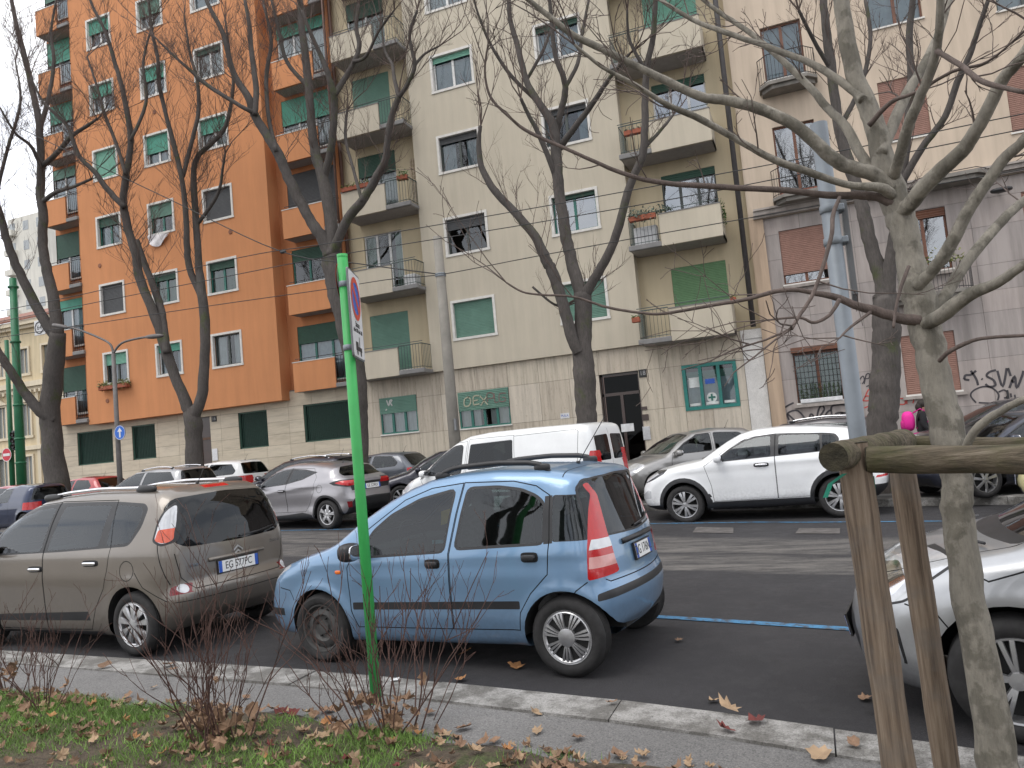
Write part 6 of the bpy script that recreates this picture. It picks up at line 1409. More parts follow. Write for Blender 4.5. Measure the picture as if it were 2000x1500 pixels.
T2 = tree('bare street tree in front of the orange block dividing into several upright limbs', 20.0, [
    ([(380, 930, 24), (379, 870, 21), (377, 825, 21), (370, 800, 18)], 0, 0, 0),
    ([(370, 805, 15), (357, 770, 13), (332, 710, 13), (311, 640, 12), (290, 587, 11), (272, 540, 11), (266, 504, 10), (248, 437, 10), (241, 395, 9), (245, 350, 8), (255, 273, 7), (241, 182, 6), (224, 122, 5), (207, 65, 4), (180, 10, 3), (160, -50, 3)], 0, -1.2, 5),
    ([(326, 690, 9), (320, 640, 9), (313, 598, 9), (297, 552, 8), (280, 508, 7), (268, 470, 6)], -.3, .4, 3),
    ([(243, 405, 7), (210, 370, 7), (185, 336, 6), (154, 304, 5), (130, 245, 4), (85, 200, 3), (60, 150, 2)], -.8, -2.0, 6),
    ([(378, 815, 15), (394, 773, 13), (399, 710, 12), (401, 640, 12), (394, 570, 11), (388, 514, 9), (382, 420, 8), (378, 340, 7), (386, 306, 6), (413, 280, 6), (441, 245, 5), (455, 175, 4), (451, 120, 3), (440, 40, 2)], 0, .8, 5),
    ([(396, 585, 8), (374, 535, 8), (366, 500, 8), (364, 430, 7), (355, 350, 6), (340, 285, 6), (325, 227, 5), (311, 164, 5), (308, 112, 4), (297, 63, 4), (290, 0, 3)], .3, -.6, 5),
    ([(357, 345, 5), (378, 262, 5), (388, 217, 5), (385, 157, 4), (371, 105, 3), (360, 30, 2)], 0, 1.3, 6),
    ([(246, 340, 5), (225, 275, 4), (205, 225, 4), (190, 170, 3), (170, 110, 2)], -.9, .3, 6),
    ([(384, 440, 5), (425, 380, 4), (435, 330, 3), (440, 300, 2)], .4, -.2, 4), ([(255, 275, 4), (285, 200, 4), (280, 120, 3), (300, 40, 2)], -1, 0, 6)], 12, dens=1.0, tl=1.15, kids=(5, 4), group=TG)
tree('bare street tree behind the green sign post between the orange and cream blocks', 20.0, [
    ([(706, 910, 18), (704, 830, 18), (700, 770, 22), (690, 700, 23), (672, 620, 24), (656, 550, 25), (645, 500, 24)], 0, 0, 0),
    ([(645, 500, 17), (630, 466, 15), (604, 426, 13), (581, 385, 13), (559, 336, 12), (545, 304, 12), (520, 262, 11), (497, 224, 10), (486, 192, 9), (455, 140, 7), (437, 70, 6), (406, 7, 5), (385, -50, 4)], 0, -1.3, 4),
    ([(497, 225, 7), (500, 175, 7), (491, 98, 6), (486, 42, 5), (476, -10, 4)], -.9, -.2, 5),
    ([(494, 220, 6), (470, 207, 5), (403, 165, 5), (371, 137, 4), (330, 100, 3), (300, 70, 2)], -.9, -2.2, 6),
    ([(648, 500, 17), (648, 448, 15), (637, 376, 14), (626, 331, 13), (617, 304, 12), (610, 259, 11), (606, 207, 10), (601, 153, 10), (594, 90, 9), (588, 45, 8), (586, 0, 7), (584, -60, 6)], 0, .7, 4),
    ([(632, 350, 9), (645, 300, 9), (651, 250, 9), (653, 200, 9), (651, 178, 8), (640, 144, 7), (626, 108, 6), (608, 68, 5), (590, 20, 3)], .2, -.8, 4),
    ([(652, 185, 7), (666, 165, 7), (691, 122, 6), (702, 90, 6), (696, 54, 5), (700, 10, 4)], -.3, .6, 5),
    ([(648, 500, 13), (657, 475, 12), (680, 425, 12), (707, 394, 11), (734, 349, 10), (752, 313, 9), (757, 277, 8), (762, 240, 8), (772, 207, 8), (779, 189, 7)], 0, -.6, 3),
    ([(779, 190, 6), (770, 153, 5), (766, 126, 4), (752, 99, 3), (745, 50, 2)], -.6, 0, 6), ([(779, 190, 6), (797, 162, 5), (810, 126, 5), (800, 70, 4), (815, 20, 3)], -.6, -.9, 6), ([(808, 130, 4), (830, 105, 3), (858, 90, 2)], -.7, -.2, 5),
    ([(540, 296, 6), (525, 230, 5), (520, 150, 5), (530, 80, 4), (515, 10, 3)], -.7, .7, 5), ([(603, 170, 6), (560, 120, 5), (545, 60, 4), (530, 0, 3)], .5, 1.5, 5), ([(692, 120, 5), (715, 110, 4), (740, 60, 3), (770, 20, 2)], 0, -.6, 6), ([(707, 394, 5), (690, 330, 4), (675, 270, 4), (678, 215, 3)], -.3, .5, 4)], 13, dens=.95, tl=1.15, kids=(5, 4), group=TG)
tree('bare street tree before the cream block with mossy trunk behind the white van', 18.6, [
    ([(1150, 860, 26), (1145, 800, 26), (1141, 735, 27), (1138, 680, 25), (1139, 620, 22), (1138, 575, 22)], 0, 0, 0),
    ([(1130, 690, 13), (1117, 660, 14), (1101, 598, 14), (1080, 535, 14), (1066, 506, 13), (1045, 462, 11), (1010, 420, 10), (965, 371, 9), (940, 325, 8), (935, 276, 6), (939, 245, 4)], -.2, -1.0, 2),
    ([(1138, 580, 18), (1126, 545, 16), (1115, 505, 15), (1105, 455, 14), (1091, 367, 14), (1087, 304, 14), (1080, 245, 12), (1052, 200, 9), (1028, 157, 8), (1010, 87, 7), (996, 35, 6), (993, -30, 5)], 0, .8, 3),
    ([(1085, 270, 9), (1095, 220, 8), (1104, 180, 8), (1100, 150, 7), (1084, 105, 6), (1077, 35, 5), (1070, -30, 4)], .6, -.1, 4), ([(1103, 172, 5), (1128, 125, 5), (1138, 60, 4), (1150, 0, 3)], .3, 1, 4),
    ([(1092, 290, 9), (1115, 259, 8), (1157, 203, 7), (1192, 150, 5), (1230, 105, 3)], .5, -.6, 4), ([(1088, 355, 8), (1078, 325, 7), (1052, 262, 6), (1030, 220, 5), (1017, 192, 4)], .4, -.5, 3),
    ([(1053, 202, 5), (1000, 150, 5), (960, 90, 4), (935, 30, 3), (920, -20, 2)], .8, -.4, 4), ([(1028, 157, 4), (1060, 100, 4), (1075, 60, 3)], .8, 1.3, 4),
    ([(1140, 580, 16), (1152, 560, 13), (1175, 521, 12), (1196, 480, 11), (1210, 437, 11), (1231, 360, 10), (1255, 304, 10), (1259, 245, 9), (1262, 140, 8), (1276, 70, 7), (1280, 0, 6), (1284, -60, 5)], 0, -.7, 2),
    ([(1262, 285, 5), (1290, 255, 4), (1315, 224, 3)], -.4, .2, 3), ([(1263, 140, 5), (1230, 80, 4), (1225, 20, 3)], -.5, -1, 4), ([(1040, 560, 3), (1075, 590, 3), (1098, 600, 3)], -.6, -.1, 5)], 14, dens=.85, tl=1.0, kids=(4, 4), group=TG)
tree('bare forked street tree with knotted trunk before the graffiti wall', 17.0, [
    ([(1722, 860, 36), (1725, 800, 34), (1728, 740, 33), (1731, 675, 32), (1730, 620, 30), (1727, 575, 28)], 0, 0, 0),
    ([(1727, 585, 20), (1722, 542, 19), (1703, 488, 17), (1687, 420, 16), (1675, 370, 15), (1655, 310, 13), (1637, 240, 12), (1625, 140, 11), (1615, 70, 10), (1608, 0, 9), (1604, -60, 8)], 0, .5, 2),
    ([(1732, 585, 18), (1738, 520, 16), (1751, 447, 15), (1758, 380, 13), (1768, 290, 11), (1778, 200, 10), (1779, 140, 9), (1776, 70, 8), (1783, 0, 7), (1786, -60, 6)], 0, -.4, 3),
    ([(1760, 360, 9), (1800, 290, 9), (1846, 227, 8), (1870, 160, 8), (1895, 105, 7), (1912, 52, 6), (1930, 0, 5)], -.2, -1, 3), ([(1640, 250, 7), (1680, 170, 6), (1700, 80, 5), (1690, 0, 4)], .4, 1.2, 3), ([(1625, 140, 6), (1590, 80, 5), (1560, 20, 4)], .4, -.5, 3)], 15, dens=.9, tl=.9, kids=(4, 4), group=TG)
YT = 3.25
tree('young plane tree with mottled bark inside the timber stakes', YT, [
    ([(1955, 1560, 42), (1947, 1482, 40), (1916, 1290, 36), (1888, 1150, 34), (1871, 1010, 32), (1868, 937, 31), (1852, 850, 36), (1832, 762, 33), (1815, 675, 32), (1799, 600, 34), (1785, 545, 32), (1776, 488, 27), (1764, 440, 30), (1748, 395, 30), (1727, 320, 24), (1709, 245, 21), (1688, 192, 20), (1667, 140, 18), (1650, 52, 17), (1643, 0, 16), (1632, -80, 13)], 0, .2, 0),
    ([(1740, 370, 15), (1705, 340, 16), (1665, 328, 15), (1625, 308, 15), (1562, 252, 13), (1496, 217, 12), (1419, 196, 11), (1370, 189, 10), (1300, 157, 9), (1245, 130, 8), (1175, 95, 8), (1122, 70, 7), (1070, 30, 6), (1020, -10, 5)], .1, -.3, .8),
    ([(1745, 385, 12), (1720, 367, 11), (1650, 360, 8), (1580, 336, 8), (1510, 311, 8), (1440, 273, 7), (1370, 234, 7), (1300, 203, 6), (1245, 168, 5), (1175, 130, 4), (1122, 87, 3)], .1, -.55, 1.6),
    ([(1748, 400, 11), (1702, 383, 10), (1615, 381, 8), (1527, 371, 7), (1440, 367, 7), (1297, 357, 6), (1210, 336, 5), (1105, 290, 4), (1035, 259, 4), (993, 227, 3), (958, 189, 3), (947, 140, 2.5), (953, 87, 2)], .1, -.15, 1.2),
    ([(1740, 365, 10), (1713, 345, 11), (1680, 300, 11), (1650, 245, 10), (1615, 210, 9), (1580, 168, 8), (1524, 115, 7), (1468, 66, 6), (1405, 24, 5), (1350, -20, 4)], .1, .5, 1.5),
    ([(1685, 195, 10), (1664, 175, 9), (1597, 130, 8), (1527, 101, 7), (1457, 77, 6), (1405, 59, 6), (1352, 38, 5), (1290, 0, 4)], .12, .35, 1.8),
    ([(1745, 345, 13), (1756, 310, 12), (1772, 252, 12), (1800, 182, 11), (1825, 115, 10), (1835, 50, 9), (1838, -40, 8)], .1, -.3, 1),
    ([(1722, 300, 12), (1740, 255, 12), (1765, 196, 11), (1807, 122, 10), (1835, 60, 9), (1855, -10, 8)], .1, .5, 1),
    ([(1762, 415, 17), (1785, 390, 17), (1818, 350, 17), (1877, 297, 16), (1912, 245, 14), (1958, 157, 13), (2000, 105, 12), (2060, 10, 10)], .1, -.4, .8),
    ([(1790, 560, 14), (1820, 530, 14), (1851, 488, 14), (1895, 405, 13), (1958, 315, 12), (2000, 273, 11), (2060, 200, 9)], .05, -.25, .8),
    ([(1805, 620, 13), (1843, 582, 13), (1881, 523, 12), (1946, 442, 11), (2000, 393, 10), (2060, 350, 8)], .05, .4, .8),
    ([(1808, 632, 16), (1838, 617, 17), (1892, 577, 15), (1946, 553, 12), (2000, 518, 10), (2060, 480, 8)], .05, -.4, .9),
    ([(1800, 625, 13), (1765, 623, 12), (1716, 609, 11), (1670, 596, 9), (1632, 580, 8), (1589, 572, 6), (1554, 566, 5), (1514, 569, 5), (1460, 584, 4.5), (1380, 598, 4), (1300, 612, 3.5), (1262, 612, 3), (1189, 601, 3), (1122, 580, 2.6), (1060, 576, 2.4), (1021, 570, 2.2), (989, 552, 2)], .05, -.2, .35),
    ([(1640, 585, 5), (1620, 615, 4), (1590, 630, 3.5), (1560, 620, 3), (1500, 625, 2)], -.05, -.2, 1.5),
    ([(1640, 385, 4), (1627, 420, 4.5), (1622, 469, 4.5), (1590, 569, 4), (1560, 618, 4), (1546, 642, 4)], -.05, -.25, .5),
    ([(1835, 705, 5), (1850, 690, 5), (1878, 674, 5), (1919, 661, 4), (2000, 655, 4), (2060, 650, 3)], 0, -.2, .6),
    ([(1885, 900, 8), (1888, 871, 9), (1912, 832, 9), (1965, 797, 8), (2000, 780, 8), (2060, 750, 7)], 0, -.3, .3),
    ([(1697, 245, 6), (1740, 200, 5), (1790, 180, 4), (1860, 140, 4), (1930, 120, 3), (2000, 60, 2)], .1, -.2, 2), ([(1830, 100, 6), (1880, 130, 6), (1920, 160, 6), (2000, 180, 5)], -.2, -.5, 1.2),
    ([(1775, 520, 4), (1760, 560, 4), (1750, 600, 3), (1745, 640, 3)], -.1, -.2, 1), ([(1700, 610, 4), (1660, 640, 3), (1640, 660, 2)], 0, -.2, 2)],
    16, PLB, PTW, dens=3.6, tl=.62, levels=3, kids=(2, 2), up=.15, name='young_tree', rmin=.002, tipgrow=.5)
# shrubs in the verge: bare reddish whips
SHB = bark('shrub_bark', (.115, .062, .05)); DRYL = plain('dry_leaf', (.25, .155, .095), .85, var=.45, vscale=7)
def leaf_shape(s, curl, rng):
    """lobed plane leaf as a small fan of faces, curled"""
    k = 14; a = np.linspace(0, 2*math.pi, k, endpoint=False)+rng.uniform(-.16, .16, k); rr = s*np.where(np.arange(k) % 2 == 0, rng.uniform(.7, 1.1, k), rng.uniform(.55, .8, k))*np.where(np.arange(k) < 9, 1, .8)
    v = np.stack([rr*np.cos(a), rr*np.sin(a)*.85, curl*s*((rr/s)**2)*rng.uniform(.2, 1, k)], 1); v = np.concatenate([[[0, 0, 0]], v]); f = [(0, i+1, (i+1) % k+1) for i in range(k)]
    return v, f
def place_leaf(v, c, rng, tilt=.35):
    M = np.array(Matrix.Rotation(rng.uniform(0, 6.28), 3, 'Z') @ Matrix.Rotation(rng.normal(0, tilt), 3, 'X') @ Matrix.Rotation(rng.normal(0, tilt), 3, 'Y')); return v@M.T+c
def shrub(label, px, py, H_, n, seed, lean=.25, spread=.10, dry=25):
    rng = np.random.default_rng(seed); c = atZ(px, py, .12); root = thing('bare_shrub', label, 'shrub', tuple(c), 0, 'bare shrubs in the verge')
    S = c+np.stack([rng.normal(0, spread, n), rng.normal(0, spread*.7, n), np.full(n, -.03)], 1)
    out_ = S-c; D = unit(np.stack([out_[:, 0]*2.4+rng.normal(0, lean, n), out_[:, 1]*2.4+rng.normal(0, lean, n), np.ones(n)], 1)); L = H_*rng.uniform(.45, 1.05, n)
    o1 = sprout(S, D, L, rng.uniform(.0035, .007, n), rng, 3, (4, 2), .25, 6, .13, .55, .42)
    V = []; F = []; off = 0
    for P, R2 in o1: v, f = many_tubes(P, np.maximum(R2, .0014), 4); V.append(v); F.append(f+off); off += len(v)
    o = mesh_obj('stems', np.concatenate(V), np.concatenate(F), SHB, root, True, off=c); o['kind'] = 'stuff'
    b = MB()
    for _ in range(dry):
        v, f = leaf_shape(rng.uniform(.03, .065), 1.3, rng); b.add(place_leaf(v, c+np.array([rng.normal(0, spread*1.1), rng.normal(0, spread), abs(rng.normal(.05, .12))]), rng, 1.0), f)
    if dry: o = b.build('caught_leaves', DRYL, root); o['kind'] = 'stuff'
shrub('bare reddish shrub clump with dry leaves caught at its foot beside the brown car', 425, 1450, 1.12, 26, 31, .22, .10, 45)
shrub('bare shrub of tall thin whips growing round the green sign post', 755, 1425, 1.2, 26, 32, .16, .15, 30); 
shrub('sparse bare shrub at the verge before the brown car\'s doors', 85, 1385, .75, 14, 33, .22, .09, 12); shrub('small bare shrub on the grass at the end of the verge', 8, 1350, .7, 10, 34, .3, .08, 6)
# a few very long whips in front of the blue car

for tr_, x_, y_, a_ in ((T2, -9.5, -4.0, 1.0), (T1, -5.5, -5.0, 2.4), (T2, -1.5, -4.2, 4.0), (T1, 3.0, -5.5, .6), (T2, 7.0, -4.0, 5.2)):      # the same avenue continues behind the camera and shows in the glass
    o = copy_tree(tr_); o.location = (x_, y_, .1); o.rotation_euler = (0, 0, a_); tag(o, 'bare tree of the planted strip mirrored in the car windows', 'tree', 'bare trees on the planted strip')
# ------------------------------------------------------------------ poles, signs, wires, timber stakes, person, leaves
GPO = plain('green_pole_paint', (.04, .36, .085), .5, var=.12, vscale=4); TGR = plain('tram_pole_green', (.01, .12, .05), .5, var=.15, vscale=3); GLV = plain('galvanised_steel', (.22, .245, .27), .55, .4, var=.15, vscale=5); CPO = plain('concrete_pole', (.22, .205, .18), .9, var=.15, vscale=3, bmp=.01); LPO = plain('lamp_grey', (.12, .11, .105), .6, var=.2)
SW_ = plain('sign_white_face', (.62, .62, .62), .5, var=.05); SB_ = plain('sign_blue_face', (.01, .11, .48), .45, var=.05); SR_ = plain('sign_red_face', (.55, .06, .03), .45, var=.05); SBK = plain('sign_back_grey', (.16, .165, .17), .5, .3)
gp = atZ(735, 1372, .11); root = thing('sign_post', 'bright green sign post with a no stopping plate beside the blue car', 'sign post', tuple(gp))
MB().tube([gp-(0, 0, .2), (gp[0], gp[1], 3.08)], .036, 16).build('pole', GPO, root, True)
MB().lathe([(.037, 0), (.037, .02), (.0, .024)], 16, (gp[0], gp[1], 3.08)).build('pole_cap', GPO, root, True)
na = rad(21); nrm = np.array([math.cos(na), math.sin(na), 0]); ex = np.array([-math.sin(na), math.cos(na), 0]); ez = np.array([0, 0, 1.])
tp = atY(690, 528, gp[1])[2]; bt = atY(708, 700, gp[1])[2]; cz_ = (tp+bt)/2; hh = (tp-bt)/2; hw = hh*.62; sc_ = np.array([gp[0], gp[1], cz_])+nrm*.05+ex*.02
def plate_at(c, ex, ez, nrm, w_, h, t, nm, m, par, r=.03):
    pts = rnd([(-w_, -h), (w_, -h), (w_, h), (-w_, h)], r); b = MB(); b.prism([c+ex*a+ez*b_ for a, b_ in pts], nrm*t); return b.build(nm, m, par)
def disc_at(c, ex, ez, nrm, r0, r1, t, nm, m, par, n=36):
    b = MB(); v = []
    for k in range(n):
        a = 2*math.pi*k/n; d = ex*math.cos(a)+ez*math.sin(a); v += [c+d*r1, c+d*r0] if r0 else [c+d*r1]
    b.add([p+nrm*t for p in v], [(2*k, 2*((k+1) % n), 2*((k+1) % n)+1, 2*k+1) for k in range(n)] if r0 else [tuple(range(n))]); return b.build(nm, m, par)
pl = plate_at(sc_, ex, ez, nrm, hw, hh, .012, 'sign_plate', SBK, root); plate_at(sc_+nrm*.0122, ex, ez, nrm, hw-.012, hh-.012, .0015, 'sign_face', SW_, pl)
dc = sc_+ez*hh*.38; R0 = hw*.80
disc_at(dc, ex, ez, nrm, 0, R0*.8, .0152, 'blue_disc', SB_, pl); disc_at(dc, ex, ez, nrm, R0*.74, R0, .0165, 'red_ring', SR_, pl)
b = MB(); d1 = unit(-ex+ez); d2 = unit(ex+ez)   # the slash runs from top left to bottom right
b.poly([dc+nrm*.0165+d1*R0*.8*s_+d2*.025*t_ for s_, t_ in ((-1, -1), (1, -1), (1, 1), (-1, 1))]); b.build('red_slash', SR_, pl)
for i, (t, z_) in enumerate((('Sabato', -.22), ('dalle 0.00 alle 6.00', -.36))): put_text('sign_text', t, .058 if i == 0 else .042, sc_+nrm*.0145+ez*hh*z_, -ex*-1 if np.dot(np.cross(ex, ez), nrm) > 0 else -ex, ez, CM['ink'], pl, sx=.9)
b = MB(); tr = sc_+nrm*.015-ez*hh*.72   # small tow truck pictogram
for q in ((-.10, -.02, -.03, .03), (-.02, .09, -.03, .0), (.01, .03, .0, .07)): b.poly([tr+ex*a+ez*c_ for a, c_ in ((q[0], q[2]), (q[1], q[2]), (q[1], q[3]), (q[0], q[3]))])
for w_ in (-.06, .05):
    b.poly([tr+ex*(w_+.022*math.cos(t))+ez*(-.04+.022*math.sin(t)) for t in np.linspace(0, 6.28, 11)[:-1]])
b.build('tow_symbol', CM['ink'], pl)
for z_ in (cz_+hh*.72, cz_-hh*.72): MB().lathe([(.0375, -.02), (.041, -.018), (.041, .018), (.0375, .02)], 16, (gp[0], gp[1], z_)).build('clamp', GLV, root, True)
bc = np.array([gp[0], gp[1], cz_+hh*.86])+ex*.10-nrm*.045; disc_at(bc, ex, ez, -nrm, 0, .13, .004, 'round_sign', SR_, root); disc_at(bc, ex, ez, nrm, 0, .13, .004, 'round_sign_back', SW_, root)
# galvanised post behind the stakes, its plate seen edge on
sp_ = atY(1680, 950, 3.7); tpz = atY(1606, 240, 3.7)[2]; gx = (sp_[0]+atY(1606, 240, 3.7)[0])/2
root = thing('sign_post', 'galvanised steel sign post behind the timber stakes with its plate edge on', 'sign post', (gx, 3.7, .11))
MB().tube([(gx, 3.7, -.1), (gx, 3.7, tpz)], .037, 18).build('pole', GLV, root, True)
vd = unit(np.array([gx, 3.7, 0])); px_ = np.array([vd[1], -vd[0], 0]); e0 = np.array([gx, 3.7, 0])+px_*.062; zt_, zb_ = atY(1625, 385, 3.7)[2], atY(1655, 575, 3.7)[2]
b = MB(); b.prism([e0-px_*.012+vd*.02+ez*zb_, e0+px_*.012+vd*.02+ez*zb_, e0+px_*.012+vd*.02+ez*zt_, e0-px_*.012+vd*.02+ez*zt_], vd*.42); b.build('sign_plate', SBK, root)
for f_ in (.12, .45): z_ = zt_+(zb_-zt_)*f_; MB().bev(e0[0]-.07, e0[0]+.0, 3.68, 3.76, z_-.015, z_+.015, .004).build('clamp', GLV, root); MB().lathe([(.038, -.018), (.042, -.015), (.042, .015), (.038, .018)], 16, (gx, 3.7, z_)).build('clamp_ring', GLV, root, True)
# concrete pole
def post(px0, py0, px1, py1, Y, r0, r1, name, label, cat, m, base_z=None):
    a = atY(px0, py0, Y); c = atY(px1, py1, Y); z0 = road_z(a[0], Y)+SW if base_z is None else base_z; x = (a[0]+c[0])/2
    root = thing(name, label, cat, (x, Y, z0)); MB().tube([(x, Y, z0-.2), (x, Y, (z0+c[2])/2), (x, Y, c[2])], [r0, (r0+r1)/2, r1], 18).build('pole', m, root, True); return root, x, c[2]
cp, cpx, cpz = post(888, 880, 856, 462, 17.9, .165, .115, 'tram_pole', 'grey concrete tram wire pole before the cream block', 'pole', CPO)
for z_ in (cpz-1.05, cpz-1.0): MB().lathe([(.135, -.02), (.15, 0), (.135, .02)], 18, (cpx, 17.9, z_)).build('band', GLV, cp, True)
MB().box(cpx+.1, cpx+.16, 17.72, 17.80, 2.15, 2.45).build('small_plate', SBK, cp)
g1, g1x, g1z = post(48, 950, 20, 545, 24.0, .21, .15, 'tram_pole', 'thick green painted steel tram pole by the left tree', 'pole', TGR)
for py in (560, 668, 792, 858, 905): p = atY(30, py, 24.0); MB().lathe([(.19, -.05), (.22, -.04), (.22, .04), (.19, .05)], 18, (g1x, 24, p[2])).build('band', TGR, g1, True)
g2, g2x, g2z = post(27, 930, 10, 665, 27.0, .13, .10, 'traffic_pole', 'slim green pole carrying a traffic light and no entry sign', 'pole', TGR)
p = atY(17, 888, 26.8); b = MB(); nf = np.array([0, -1., 0]); X_ = np.array([1., 0, 0])
ne = tag(disc_at(np.array([p[0], 26.7, p[2]]), X_, ez, nf, 0, .34, .01, 'no_entry_sign', plain('no_entry_red', (.5, .02, .04), .45), None), 'round red no entry sign on the slim green pole', 'sign')
disc_at(np.array([p[0], 26.7, p[2]]), X_, ez, nf, .31, .34, .013, 'white_rim', SW_, ne); MB().box(p[0]-.24, p[0]+.24, 26.68, 26.685, p[2]-.065, p[2]+.065).build('white_bar', SW_, ne)
p = atY(34, 860, 26.9); tl_ = thing('traffic_light', 'dark traffic light head on the slim green pole', 'traffic light', (p[0], 26.8, p[2]-.5)); MB().bev(p[0]-.16, p[0]+.16, 26.7, 26.95, p[2]-.5, p[2]+.5, .04).build('housing', IRB, tl_)
for i in range(3): MB().lathe([(.12, -.10), (.12, 0), (0, 0)], 14, (p[0], 26.69, p[2]+.3-.3*i), 'y').build('lamp', plain('dark_lens', (.03, .03, .03), .2), tl_, True)
p = atY(78, 640, 21.0); sg = tag(MB().bev(p[0]-.29, p[0]+.29, 20.98, 21.02, p[2]-.29, p[2]+.29, .01).build('stop_sign_plate', SW_), 'small square white sign with a ringed 64 hung on the wires', 'sign')
disc_at(np.array([p[0], 20.97, p[2]]), X_, ez, nf, .20, .24, .005, 'ring', CM['ink'], sg); put_text('sign_text', '64', .26, (p[0], 20.972, p[2]), (1, 0, 0), (0, 0, 1), CM['ink'], sg)
lp, lx, lzz = post(232, 945, 224, 690, 18.0, .085, .06, 'street_lamp', 'slim street lamp with two curved arms before the orange block', 'street lamp', LPO)
for pts in (((224, 690), (215, 672), (190, 658), (150, 643), (118, 637)), ((224, 690), (231, 676), (245, 667), (275, 660), (302, 657))):
    P = [atY(a, c_, 18.0) for a, c_ in pts]; P[0] = np.array([lx, 18, lzz]); arm = MB().tube(crom(P, 4), .035, 8).build('arm', LPO, lp, True)
    d = unit(P[-1]-P[-2]); b = MB(); c = P[-1]; b.ellip((0, 0, 0), (.36, .11, .07), 14, 8, .8); b.v = [(c[0]+v[0]*d[0], c[1]+v[1], c[2]+v[0]*d[2]+v[2]) for v in b.v]; b.build('lamp_head', LPO, arm, True)
p = atY(231, 845, 17.8); bs = tag(disc_at(np.array([p[0], 17.86, p[2]]), X_, ez, nf, 0, .225, .006, 'arrow_sign', SB_, None), 'round blue sign with a white upward arrow on the street lamp', 'sign')
disc_at(np.array([p[0], 17.87, p[2]]), X_, ez, nf, 0, .225, .0, 'sign_back', SBK, bs); disc_at(np.array([p[0], 17.86, p[2]]), X_, ez, nf, .205, .218, .0085, 'white_rim', SW_, bs)
b = MB(); y_ = 17.852; b.poly([(p[0]+a, y_, p[2]+c_) for a, c_ in ((-.032, -.15), (.032, -.15), (.032, .03), (.10, .03), (0, .155), (-.10, .03), (-.032, .03))]); b.build('white_arrow', SW_, bs)
# overhead wires
WIR = plain('wire_black', (.02, .02, .02), .6)
def wire(pts, Y, label, r=.011): tag(MB().tube(crom([atY(a, c_, y) for (a, c_), y in zip(pts, Y if hasattr(Y, '__len__') else [Y]*len(pts))], 6), r, 5).build('overhead_wire', WIR, None, True), label, 'wire', 'tram wires over the street')
wire([(-60, 619), (161, 575), (469, 503), (650, 474), (1000, 414), (1297, 360), (1600, 303), (2060, 210)], 15.5, 'upper black tram wire running the length of the street')
wire([(-60, 640), (140, 600), (413, 546), (650, 500), (1000, 443), (1350, 382), (1700, 312), (2060, 240)], 15.8, 'lower black tram wire running the length of the street')
wire([(-60, 668), (175, 633), (385, 601), (630, 566), (765, 545), (862, 536), (1035, 503), (1241, 465), (1450, 428), (1700, 383), (2060, 320)], 17.9, 'tram wire clamped to the grey concrete pole', .012)
wire([(40, 250), (101, 280), (322, 385), (546, 490), (700, 515), (862, 536)], [19.5, 19.3, 18.9, 18.4, 18.1, 17.9], 'span wire slanting down to the grey concrete pole', .016)
b = MB(); p = atY(553, 492, 18.4); b.ellip(tuple(p), (.12, .05, .05), 10, 6); tag(b.build('insulator', IRB, None, True), 'dark insulator on the slanting span wire', 'insulator')
# timber stakes round the young tree
m, n, bb = newmat('weathered_timber'); a = noise(n, 1.0, 7, .65, stretch=(60, 60, 2.2)); q = noise(n, 5, 5); 
c = ramp(n, a.outputs['Fac'], [(.34, (.075, .052, .036)), (.5, (.17, .125, .088)), (.66, (.25, .195, .145))]).outputs['Color']; c = mixc(n, ramp(n, q.outputs['Fac'], [(.5, (0,)*3), (.72, (.8,)*3)]).outputs['Color'], c, (.13, .115, .10)); lk(n, c, bb.inputs['Base Color']); bb.inputs['Roughness'].default_value = .9; bump(n, bb, a.outputs['Fac'], .012, .8)
m2, n, bb = newmat('mossy_timber'); a = noise(n, 1.0, 7, .68, stretch=(2.2, 48, 48)); q = noise(n, 6, 6, .7); geo = n.nodes.new('ShaderNodeNewGeometry')
c = ramp(n, a.outputs['Fac'], [(.32, (.035, .03, .02)), (.52, (.12, .095, .065)), (.70, (.21, .175, .13))]).outputs['Color']; c = mixc(n, ramp(n, q.outputs['Fac'], [(.42, (0,)*3), (.66, (.75,)*3)]).outputs['Color'], c, (.07, .07, .025)); lk(n, c, bb.inputs['Base Color']); bb.inputs['Roughness'].default_value = .95; bump(n, bb, a.outputs['Fac'], .014, .9)
ROT = plain('rotten_log_end', (.035, .030, .018), 1, var=.5, vscale=30, bmp=.02)
def P3(px, py, Y): return atY(px, py, Y)
s1x, s2x = atY(1700, 1100, 2.95)[0], atY(1790, 1100, 3.55)[0]
root = thing('tree_stakes', 'weathered round timber stakes and mossy rails fencing the young plane tree', 'tree guard', (s1x, 2.95, .1))
def log(a, c_, r, nm, m_, par=root, ends=True):
    a, c_ = np.array(a, float), np.array(c_, float); N = 14; P = [a+(c_-a)*i/N for i in range(N+1)]; rr = [r*(1+.035*math.sin(i*1.7+r*90)+random.uniform(-.015, .015)) for i in range(N+1)]
    o = MB().tube(P, rr, 18).build(nm, m_, par, True); me = o.data; me.set_sharp_from_angle(angle=rad(50))
    if ends: d = unit(a-c_); b = MB(); b.tube([a+d*.001, a+d*.004], r*.97, 18); b.build('log_end', ROT, o)
    return o
z1 = P3(1672, 866, 2.95)[2]; z2 = P3(1745, 856, 3.55)[2]
st1 = log((s1x-.012, 2.95, z1), (s1x+.02, 2.95, -.1), .054, 'stake', m); st2 = log((s2x-.01, 3.55, z2), (s2x+.02, 3.55, -.1), .050, 'stake', m)
fr0, fr1 = P3(1676, 899, 2.93), P3(2000, 897, 2.86); fr0 = fr0+np.array([.03, -.0, 0]); kf = 1.05/(fr1[0]-fr0[0]); fre = fr0+(fr1-fr0)*kf; log(fr0, fre, .047, 'rail', m2)
